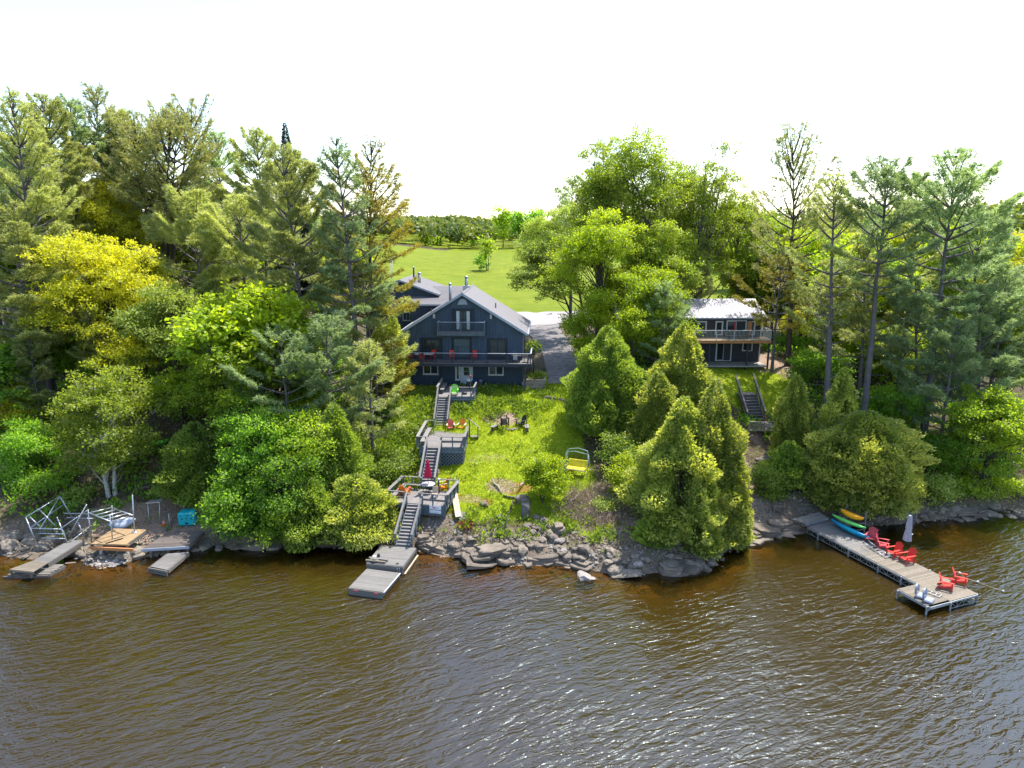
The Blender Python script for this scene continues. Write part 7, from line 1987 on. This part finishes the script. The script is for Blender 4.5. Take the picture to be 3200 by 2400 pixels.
ledge(zs(2980, 1618, .1), zs(3070, 1604, .2), 1.4, .55, 3, 'flat dark slab on the far right shore under the lime tree', 12)
ledge(zs(730, 1712, .0), zs(880, 1716, .0), 1.2, .5, 4, 'shaded ledge at the waterline under the dark maple', 13)
ledge(on_ground(1728, 1672), on_ground(1764, 1662), 1.3, .85, 5, 'upright blocky outcrop of bedded rock at the right end of the centre rocks', 14)
ledge(on_ground(2370, 1455), on_ground(2440, 1440), 1.6, .6, 4, 'rock outcrop on the bank below the brown stairs', 15)
rock(on_ground(1634, 1568), .78, 'round grey boulder half hidden by the lime tree', me=ROCKS[2], name='boulder')
rock(on_ground(1512, 1578), .52, 'mossy low boulder in the lower lawn', me=ROCKS[0])
rock(zs(1826, 1806, -.05), .62, 'pale boulder standing alone in the water off the dry brush', me=ROCKSL[0])
rock(zs(1846, 1812, -.05), .36, 'smaller pale stone touching the boulder in the water', me=ROCKSL[2])
rock(zs(1948, 1796, .0), .95, 'long flat dark boulder lying in the shallows before the cedars', me=ROCKS[3], sxyz=(1.5, .8, .6), rz=-.15)
rock(on_ground(1680, 1626), .45, 'dark stone right of the tall stump', me=ROCKS[5]); rock(on_ground(1700, 1634), .5, 'sharp pale stone under the lime tree foot', me=ROCKS[4])
rock(on_ground(1362, 1478), .55, 'dark boulder behind the middle stairs', me=ROCKS[1]); rock(on_ground(1305, 1492), .6, 'brown boulder left of the middle stairs foot', me=ROCKS[2])
def strew(n, quads, s0, s1, label, group, mes, seed, wet=False):
    g = random.Random(seed)
    for i in range(n):
        u0, u1, v0, v1 = g.choice(quads)
        u, v = g.uniform(u0, u1), g.uniform(v0, v1)
        p = on_ground(u, v)
        s = s0 + (s1 - s0) * g.random() ** 2
        if p.z < -.35: continue
        rock(p, s, label, group, g.choice(mes), name='shore_rock', sink=g.uniform(.15, .4))
strew(34, [(0, 120, 1665, 1725), (70, 190, 1680, 1748), (0, 60, 1690, 1715)], .3, .85, 'grey boulder in the bank at the left end of the shore', 'boulders of the left bank', ROCKS, 31)
strew(26, [(215, 440, 1712, 1748)], .25, .6, 'grey stone in the pile under the plank platforms', 'stones under the plank platforms', ROCKS, 32)
strew(60, [(275, 400, 1750, 1775), (290, 360, 1760, 1786)], .12, .34, 'small pale stone in the heap at the water below the new platform', 'pale stones in the heap below the new platform', ROCKSL, 33)
strew(22, [(440, 640, 1716, 1740), (500, 690, 1712, 1728)], .25, .6, 'dark stone at the waterline below the dark platform', 'stones below the dark platform', ROCKS, 34)
strew(60, [(1320, 1600, 1690, 1735), (1560, 1780, 1650, 1745), (1640, 1740, 1640, 1690)], .18, .6, 'angular rock among the centre shore ledges', 'rocks among the centre ledges', ROCKS, 35)
strew(46, [(1780, 2020, 1730, 1785), (1740, 1920, 1700, 1760), (1900, 2060, 1765, 1800)], .18, .65, 'weathered rock on the shore below the dry brush', 'rocks below the dry brush', ROCKS + ROCKSL[:1], 36)
strew(24, [(2080, 2320, 1745, 1790)], .25, .7, 'shaded rock at the foot of the front cedars', 'rocks at the foot of the front cedars', ROCKS, 37)
strew(26, [(2590, 2900, 1612, 1650), (2700, 2830, 1600, 1640)], .3, .8, 'dark rock on the shore behind the kayak rack and grey parasol', 'rocks behind the kayak rack', ROCKS, 38)
strew(24, [(2900, 3200, 1592, 1628)], .3, .8, 'dark rock along the far right shore', 'rocks along the far right shore', ROCKS, 39)

def pebbles(n, seed):
    rng = np.random.RandomState(seed); 
    x = rng.uniform(-38, 44, n); d = rng.uniform(-1.6, 3.6, n); y = yshore(x) + d; z = ground_z(x, y)
    keep = (rng.rand(n) < sstep(.35, .55, vnoise(x, y, 1.1, 61))) & (z > -.5); x, y, z = x[keep], y[keep], z[keep]; k = len(x)
    base = np.array([(1, 0, 0), (-.5, .87, 0), (-.5, -.87, 0), (.25, .43, .6), (-.5, 0, .6), (.25, -.43, .6)])
    F = np.array([(0, 1, 3, 3), (1, 4, 3, 3), (1, 2, 4, 4), (2, 5, 4, 4), (2, 0, 5, 5), (0, 3, 5, 5), (3, 4, 5, 5)])[:, :3]
    s_ = .05 + .16 * rng.rand(k) ** 3; a = rng.rand(k) * 6.28; fl = rng.uniform(.5, 1.1, k)
    B = base[None] * (1 + rng.uniform(-.3, .3, (k, 6, 1)))
    X = (B[..., 0] * np.cos(a)[:, None] - B[..., 1] * np.sin(a)[:, None]) * s_[:, None] + x[:, None]; Y = (B[..., 0] * np.sin(a)[:, None] + B[..., 1] * np.cos(a)[:, None]) * s_[:, None] + y[:, None]; Z = B[..., 2] * (s_ * fl)[:, None] + z[:, None] - .01
    me = bpy.data.meshes.new('shingle_stones'); fill_mesh(me, np.stack([X, Y, Z], -1).reshape(-1, 3), (F[None] + np.arange(k)[:, None, None] * 6).reshape(-1, 3)); me.materials.append(M_PEB)
    return tag(link('gravel', me), 'loose broken stones and gravel along the whole waterline', 'gravel', kind='stuff')
M_PEB = mat('loose_shore_stones', (.22, .195, .165), .9, .5, .9, .3, bscale=9)
pebbles(14000, 71)

# ------------------------------------------------------------------ the clutter at the left shore
def frame(name, label, cat, pieces, m, r=.035):
    """pieces: (part name, [world points])"""
    c = pieces[0][1][0]; t = thing(name, label, cat, (c.x, c.y, c.z))
    for nm, pts in pieces: MB().tube(pts, r, 6).build(nm, m, t, t)
    return t
P = lambda u, v, Y: at(u, v, Y)
F, B = 47.9, 50.2
pcs = [('top_beam', [P(80, 1617, F), P(187, 1551, B)]), ('leg', [P(80, 1617, F), P(114, 1697, F - .4)]), ('diagonal_brace', [P(187, 1551, B), P(124, 1655, F)]), ('diagonal_brace', [P(96, 1649, F), P(198, 1577, B)]),
       ('cross_beam', [P(96, 1651, F), P(194, 1654, F)]), ('cross_rail', [P(120, 1667, F - .1), P(199, 1669, F)]), ('cross_rail', [P(130, 1681, F - .2), P(206, 1684, F - .2)]), ('leg', [P(178, 1616, F), P(213, 1700, F - .6)]),
       ('diagonal_brace', [P(214, 1677, F - .2), P(271, 1576, F + .6)]), ('diagonal_brace', [P(194, 1649, F), P(280, 1590, B)]), ('bottom_rail', [P(213, 1699, F - .6), P(299, 1631, B)]), ('leg', [P(187, 1551, B), P(226, 1618, B)]),
       ('cross_rail', [P(201, 1604, B), P(277, 1606, B)]), ('cross_rail', [P(209, 1617, B), P(293, 1621, B)]), ('strut', [P(93, 1615, F + .2), P(129, 1650, F + .2)]), ('strut', [P(123, 1592, F + 1), P(172, 1642, F + .6)]), ('strut', [P(244, 1632, F + .8), P(256, 1661, F + .5)])]
frame('boat_lift', 'galvanised boat lift frame tipped over on the left rocks', 'boat lift', pcs, M_GALV, .045)
# canopy frame over the new platform
PZ = 1.25
bl_, br_, tr_, tl_ = [on_z(u, v, PZ) for u, v in ((284, 1700), (394.5, 1701), (457.8, 1655), (353, 1651))]
npf = thing('plank_platform', 'new tan plywood platform on an orange beam by the left shore', 'platform', ((bl_ + tr_) / 2))
for i in range(3):
    a, b = i / 3, (i + 1) / 3
    e = .004
    MB().slab([bl_.lerp(br_, a + e), bl_.lerp(br_, b - e), tl_.lerp(tr_, b - e), tl_.lerp(tr_, a + e)], .03).build('panel', M_NEWWOOD, npf, npf)
dn = Vector((0, 0, -.14))
MB().bar(br_ + dn, tr_ + dn, .05, .22).build('side_beam', M_OLDWOOD, npf, npf); MB().bar(bl_ + dn, tl_ + dn, .05, .22).build('side_beam', M_OLDWOOD, npf, npf)
MB().bar(on_z(275, 1699, 1.2), on_z(404, 1704, 1.2), .06, .12).build('front_beam', M_NEWWOOD, npf, npf)
MB().bar(on_z(284, 1712, .95), on_z(417, 1719, .95), .12, .22).build('front_beam', M_CEDARWOOD, npf, npf)
for u in (312, 394):
    p = on_z(u, 1716, .85); MB().lathe((p.x, p.y + .1, -.1), [(.17, 0), (.12, .35), (.13, .95)], 8).build('pier', M_CONC, npf, npf)
G = [P(279, 1603, 48.6), P(345, 1630, 47.2), P(415, 1611, 48.4), P(349, 1586, 49.8)]
pcs = [('top_rail', [G[0], G[1]]), ('top_rail', [G[1], G[2]]), ('top_rail', [G[2], G[3]]), ('top_rail', [G[3], G[0]])]
for f in (.27, .52, .76): pcs.append(('rung', [G[0].lerp(G[1], f), G[3].lerp(G[2], f)]))
for (u0, v0, u1, v1, Y, zf) in ((275, 1592, 284, 1680, 48.6, .3), (343, 1609, 352, 1689, 47.2, PZ), (413.5, 1546, 421, 1665, 48.4, PZ), (349, 1580, 352, 1640, 49.8, .5)):
    a = P(u0, v0, Y); pcs.append(('leg', [a, Vector((P(u1, v1, Y).x, Y, zf))]))
cf = frame('canopy_lift', 'upright aluminium lift frame with four cross bars standing on the new platform', 'boat lift', pcs, M_ALU, .045)
MB().lathe((P(421, 1665, 48.4).x, 48.4, PZ), [(.2, 0), (.2, .03), (.06, .06)], 10).build('foot_plate', M_GALV, cf, cf)
timber('loose_bar', 'dark iron bar lying across the new platform', on_z(330, 1698, PZ + .05), on_z(384, 1682, PZ + .05), .05, .06, M_BLACKMETAL)
# walkway
wz = .62
q = [on_z(104, 1752, wz), on_z(150, 1759, wz), on_z(263, 1688, wz + .35), on_z(218, 1687, wz + .35)]
wk = thing('walkway', 'long narrow weathered plank walkway from the boulders to the broken dock', 'walkway', (q[0] + q[2]) / 2)
n = 24
for i in range(n):
    a, b = i / n, (i + 1) / n - .004
    MB().slab([q[0].lerp(q[3], a), q[1].lerp(q[2], a), q[1].lerp(q[2], b), q[0].lerp(q[3], b)], .04).build('plank', M_DOCKGREY, wk, wk)
for a, b in ((q[0], q[3]), (q[1], q[2])): MB().bar(a + Vector((0, 0, -.2)), b + Vector((0, 0, -.2)), .06, .30).build('side_beam', M_DARKWOOD if a is q[0] else M_OLDWOOD, wk, wk)
MB().bar(q[3] - Vector((0, 0, .6)), q[3] - Vector((0, 0, .05)), .3, .3, (0, 1, 0)).build('prop', M_DARKWOOD, wk, wk)
q = [on_z(30, 1779, .62), on_z(104, 1787, .62), on_z(150, 1759, .66), on_z(104, 1751, .66)]
tp2 = thing('dock_section', 'tan plank panel at the lake end of the narrow walkway', 'panel', (q[0] + q[2]) / 2)
for i in range(7):
    a, b = i / 7 + .004, (i + 1) / 7 - .004; MB().slab([q[0].lerp(q[3], a), q[1].lerp(q[2], a), q[1].lerp(q[2], b), q[0].lerp(q[3], b)], .04).build('plank', M_DOCKTAN, tp2, tp2)
MB().bar(q[0] - Vector((0, 0, .1)), q[1] - Vector((0, 0, .1)), .06, .12).build('end_beam', M_DOCKTAN, tp2, tp2)
for pz in (q[0].lerp(q[1], .06), q[0].lerp(q[1], .9)): MB().bar(pz - Vector((0, 0, .45)), pz - Vector((0, 0, .1)), .1, .1, (0, 1, 0)).build('leg', M_OLDWOOD, tp2, tp2)
q = [on_z(20, 1797, .22), on_z(152, 1794, .22), on_z(203, 1763, .30), on_z(96, 1764, .30)]
bd = thing('broken_dock', 'broken half-sunk grey dock under the tan panel at far left', 'dock', (q[0] + q[2]) / 2)
for i in range(10):
    a, b = i / 10 + .006, (i + 1) / 10 - .006; j = rr.uniform(-.06, .06)
    MB().slab([q[0].lerp(q[3], a) + Vector((j, 0, rr.uniform(-.03, .03))), q[1].lerp(q[2], a) + Vector((j, 0, 0)), q[1].lerp(q[2], b) + Vector((j, 0, 0)), q[0].lerp(q[3], b) + Vector((j, 0, 0))], .05).build('plank', M_OLDWOOD, bd, bd)
MB().bar(q[0] - Vector((.2, .05, .16)), q[1] - Vector((0, .05, .16)), .1, .18).build('end_beam', M_DARKWOOD, bd, bd); MB().bar(q[1] - Vector((0, 0, .16)), q[2] - Vector((0, 0, .2)), .1, .2).build('side_beam', M_OLDWOOD, bd, bd)
timber('timber', 'pale plank jutting over the water behind the broken dock', on_z(204, 1761, .3), on_z(236, 1758, .3), .16, .05, M_DOCKTAN)
# dark platform and small sunk dock
q = [on_z(446, 1714, .85), on_z(589, 1705, .85), on_z(639, 1660, .95), on_z(535, 1655, .95)]
dpf = thing('dark_platform', 'dark damp plank platform with a pale blue front edge below the teal box', 'platform', (q[0] + q[2]) / 2)
n = 15
for i in range(n):
    a, b = i / n + .004, (i + 1) / n - .004; MB().slab([q[0].lerp(q[3], a), q[1].lerp(q[2], a), q[1].lerp(q[2], b), q[0].lerp(q[3], b)], .04).build('plank', M_DARKWOOD, dpf, dpf)
MB().bar(q[0] - Vector((.05, .06, .11)), q[1] - Vector((-.05, .06, .11)), .06, .2).build('front_beam', M_TRIM, dpf, dpf)
MB().bar(q[1] - Vector((0, 0, .15)), q[2] - Vector((0, 0, .15)), .08, .2).build('side_beam', M_DARKWOOD, dpf, dpf)
for f in (.12, .5, .92):
    p = q[0].lerp(q[1], f); MB().bar((p.x, p.y + .3, -.3), (p.x, p.y + .3, .75), .16, .16, (0, 1, 0)).build('post', M_OLDWOOD, dpf, dpf)
q = [on_z(471, 1770, .40), on_z(522, 1781, .40), on_z(588, 1725, .52), on_z(524, 1730, .52)]
sd_ = thing('sunk_dock', 'small tilted grey dock half in the water below the dark platform', 'dock', (q[0] + q[2]) / 2)
n = 14
for i in range(n):
    a, b = i / n + .005, (i + 1) / n - .005; MB().slab([q[0].lerp(q[3], a), q[1].lerp(q[2], a), q[1].lerp(q[2], b), q[0].lerp(q[3], b)], .04).build('plank', M_DOCKGREY, sd_, sd_)
for dz in (.12, .34): MB().bar(q[0] - Vector((.12, .1, dz)), q[1] - Vector((-.05, .1, dz)), .08, .17).build('end_beam', M_OLDWOOD, sd_, sd_)
MB().bar(q[1] - Vector((-.06, 0, .14)), q[2] - Vector((-.06, 0, .14)), .07, .26).build('side_beam', M_OLDWOOD, sd_, sd_); MB().bar(q[0] - Vector((.06, 0, .14)), q[3] - Vector((.06, 0, .14)), .07, .26).build('side_beam', M_DARKWOOD, sd_, sd_)
# teal box float
tz = at(586, 1644, 50.6)
tl = thing('teal_box', 'teal moulded plastic box with small holes at the back of the dark platform', 'box', (tz.x, 50.6, tz.z), .08)
MB().box((0, .45, .55), (1.36, 1.0, 1.06)).build('body', M_TEAL, tl, bevel=.1)
for (x, z, w, h) in ((-.35, .62, .12, .10), (0, .66, .10, .10), (.36, .62, .12, .10), (-.02, .25, .22, .14), (-.45, .88, .1, .06), (.1, .9, .16, .05), (.5, .3, .08, .08)):
    MB().box((x, -.052, z), (w, .02, h)).build('hole', M_DARK_TRIM_SHADE, tl)
MB().box((.42, .5, 1.11), (.4, .7, .1)).build('top_step', M_TEAL, tl, bevel=.03)
cp = on_ground(513, 1646)
co = thing('traffic_cone', 'small orange traffic cone with white band near the teal box', 'cone', cp)
MB().box((0, 0, .02), (.30, .30, .04)).build('base', M_CONE, co); MB().tube([(0, 0, .04), (0, 0, .22)], [.12, .085], 12).build('cone', M_CONE, co); MB().tube([(0, 0, .22), (0, 0, .33)], [.085, .055], 12).build('band', M_WHITE, co); MB().tube([(0, 0, .33), (0, 0, .45)], [.055, .025], 12).build('tip', M_CONE, co)
# metal bench frame with slats
Yb = 51.1
a, b = P(458, 1572, Yb), P(500, 1568, Yb)
ms_ = thing('lift_bench', 'pale slatted metal lift seat on two thin posts between the wood and the platforms', 'lift', (a.x, Yb, gz(a.x, Yb)))
for k in range(3): MB().bar(a + Vector((0, k * .22, 0)), b + Vector((0, k * .22, 0)), .16, .05).build('slat', M_ALU, ms_, ms_)
for p, du in ((a, .15), (b, -.1)): MB().tube([p + Vector((du * .5, 0, 0)), Vector((p.x + du, Yb - .2, gz(p.x, Yb) - .1))], .035, 6).build('leg', M_GALV, ms_, ms_)
a = P(527, 1605, 50.6); MB().tube([a, Vector((a.x, 50.6, .5))], .035, 6).build('leg', M_GALV, ms_, ms_)
# white skiff nose behind the lift frame
hull('skiff', 'old white and blue skiff lying behind the upright lift frame', P(340, 1644, 50.2), P(425, 1626, 50.8), 1.0, .6, M_TRIM, roll=-.5, cat='boat')
hull('green_canoe', 'dark green canoe upturned under the trees beside the dirt path', on_ground(468, 1402) + Vector((0, 0, .35)), on_ground(530, 1388) + Vector((0, 0, .35)), .8, .4, M_LIME, cat='canoe')
for k, (u0, v0, u1, v1) in enumerate([(438, 1502, 472, 1496), (432, 1530, 470, 1528), (425, 1450, 480, 1446), (420, 1278, 480, 1276)]):
    timber('path_timber', ['dark timber across the dirt path, second from the lake', 'lowest timber across the dirt path behind the lift frames', 'timber across the dirt path under the big branches', 'topmost timber across the brown dirt clearing'][k], on_ground(u0, v0) + Vector((0, 0, .08)), on_ground(u1, v1) + Vector((0, 0, .08)), .16, .18, M_DARKWOOD)
pl2 = on_ground(535, 1655)
for k in range(3):
    timber('driftwood_pole', ['thin pale pole lying left of the teal box, upper', 'thin pale pole lying left of the teal box, middle', 'thin pale pole lying left of the teal box, lower'][k], on_ground(512 + k * 6, 1662) + Vector((0, 0, .1)), on_ground(540 + k * 3, 1632) + Vector((0, 0, .2)), .05, .05, M_DOCKTAN)

# ------------------------------------------------------------------ brown stairs of the cottage
sa, sb_ = on_z(2362, 1316, 4.75), on_z(2336, 1232, 6.95)
ct = stairs('stairs', 'brown wooden stairs with dark gaps running down from the cottage lawn', sa, sb_, 1.75, 9, M_WOODGREY, M_DARKWOOD, 3, .95, (-1, 1), ext=.9, capm=M_BROWNWOOD)
sdir = Vector((sb_.x - sa.x, sb_.y - sa.y, 0)).normalized(); ssd = Vector((sdir.y, -sdir.x, 0))
for sd in (-1, 1):
    b = MB()
    for k in range(14):
        f = k / 13; q = sa.lerp(sb_, f) + ssd * sd * .94
        b.bar(q + Vector((0, 0, .1)), q + Vector((0, 0, .9)), .03, .03, (0, 1, 0))
    tag(b.build('balusters', M_BROWNWOOD, ct, ct), kind='stuff')
MB().slab([sb_ + ssd * -.85, sb_ + ssd * .85, sb_ + ssd * .85 + sdir * .9, sb_ + ssd * -.85 + sdir * .9], .06).build('top_landing', M_BROWNWOOD, ct, ct)
lz = 4.72
la_ = [on_z(2338, 1322, lz), on_z(2440, 1322, lz), on_z(2462, 1330, lz)]
lnd = thing('stair_landing', 'brown landing with dark-balustered railing at the foot of the cottage stairs', 'landing', la_[0])
q = [on_z(2338, 1345, lz), on_z(2448, 1348, lz), on_z(2440, 1316, lz), on_z(2335, 1316, lz)]
for i in range(10):
    a, b = i / 10 + .005, (i + 1) / 10 - .005; MB().slab([q[0].lerp(q[3], a), q[1].lerp(q[2], a), q[1].lerp(q[2], b), q[0].lerp(q[3], b)], .05).build('plank', M_BROWNWOOD, lnd, lnd)
fr0, fr1, fr2 = on_z(2340, 1349, lz), on_z(2434, 1349, lz), on_z(2458, 1336, lz)
rails(lnd, [(fr0.x, fr0.y), (fr1.x, fr1.y), (fr2.x, fr2.y)], lz, .95, M_BROWNWOOD, M_BROWNWOOD, .1, 1.5, .13, (.14, .05), lnd)
for p in q[:2]: MB().bar((p.x, p.y, gz(p.x, p.y) - .3), (p.x, p.y, lz - .05), .12, .12, (0, 1, 0)).build('support_post', M_DARKWOOD, lnd, lnd)
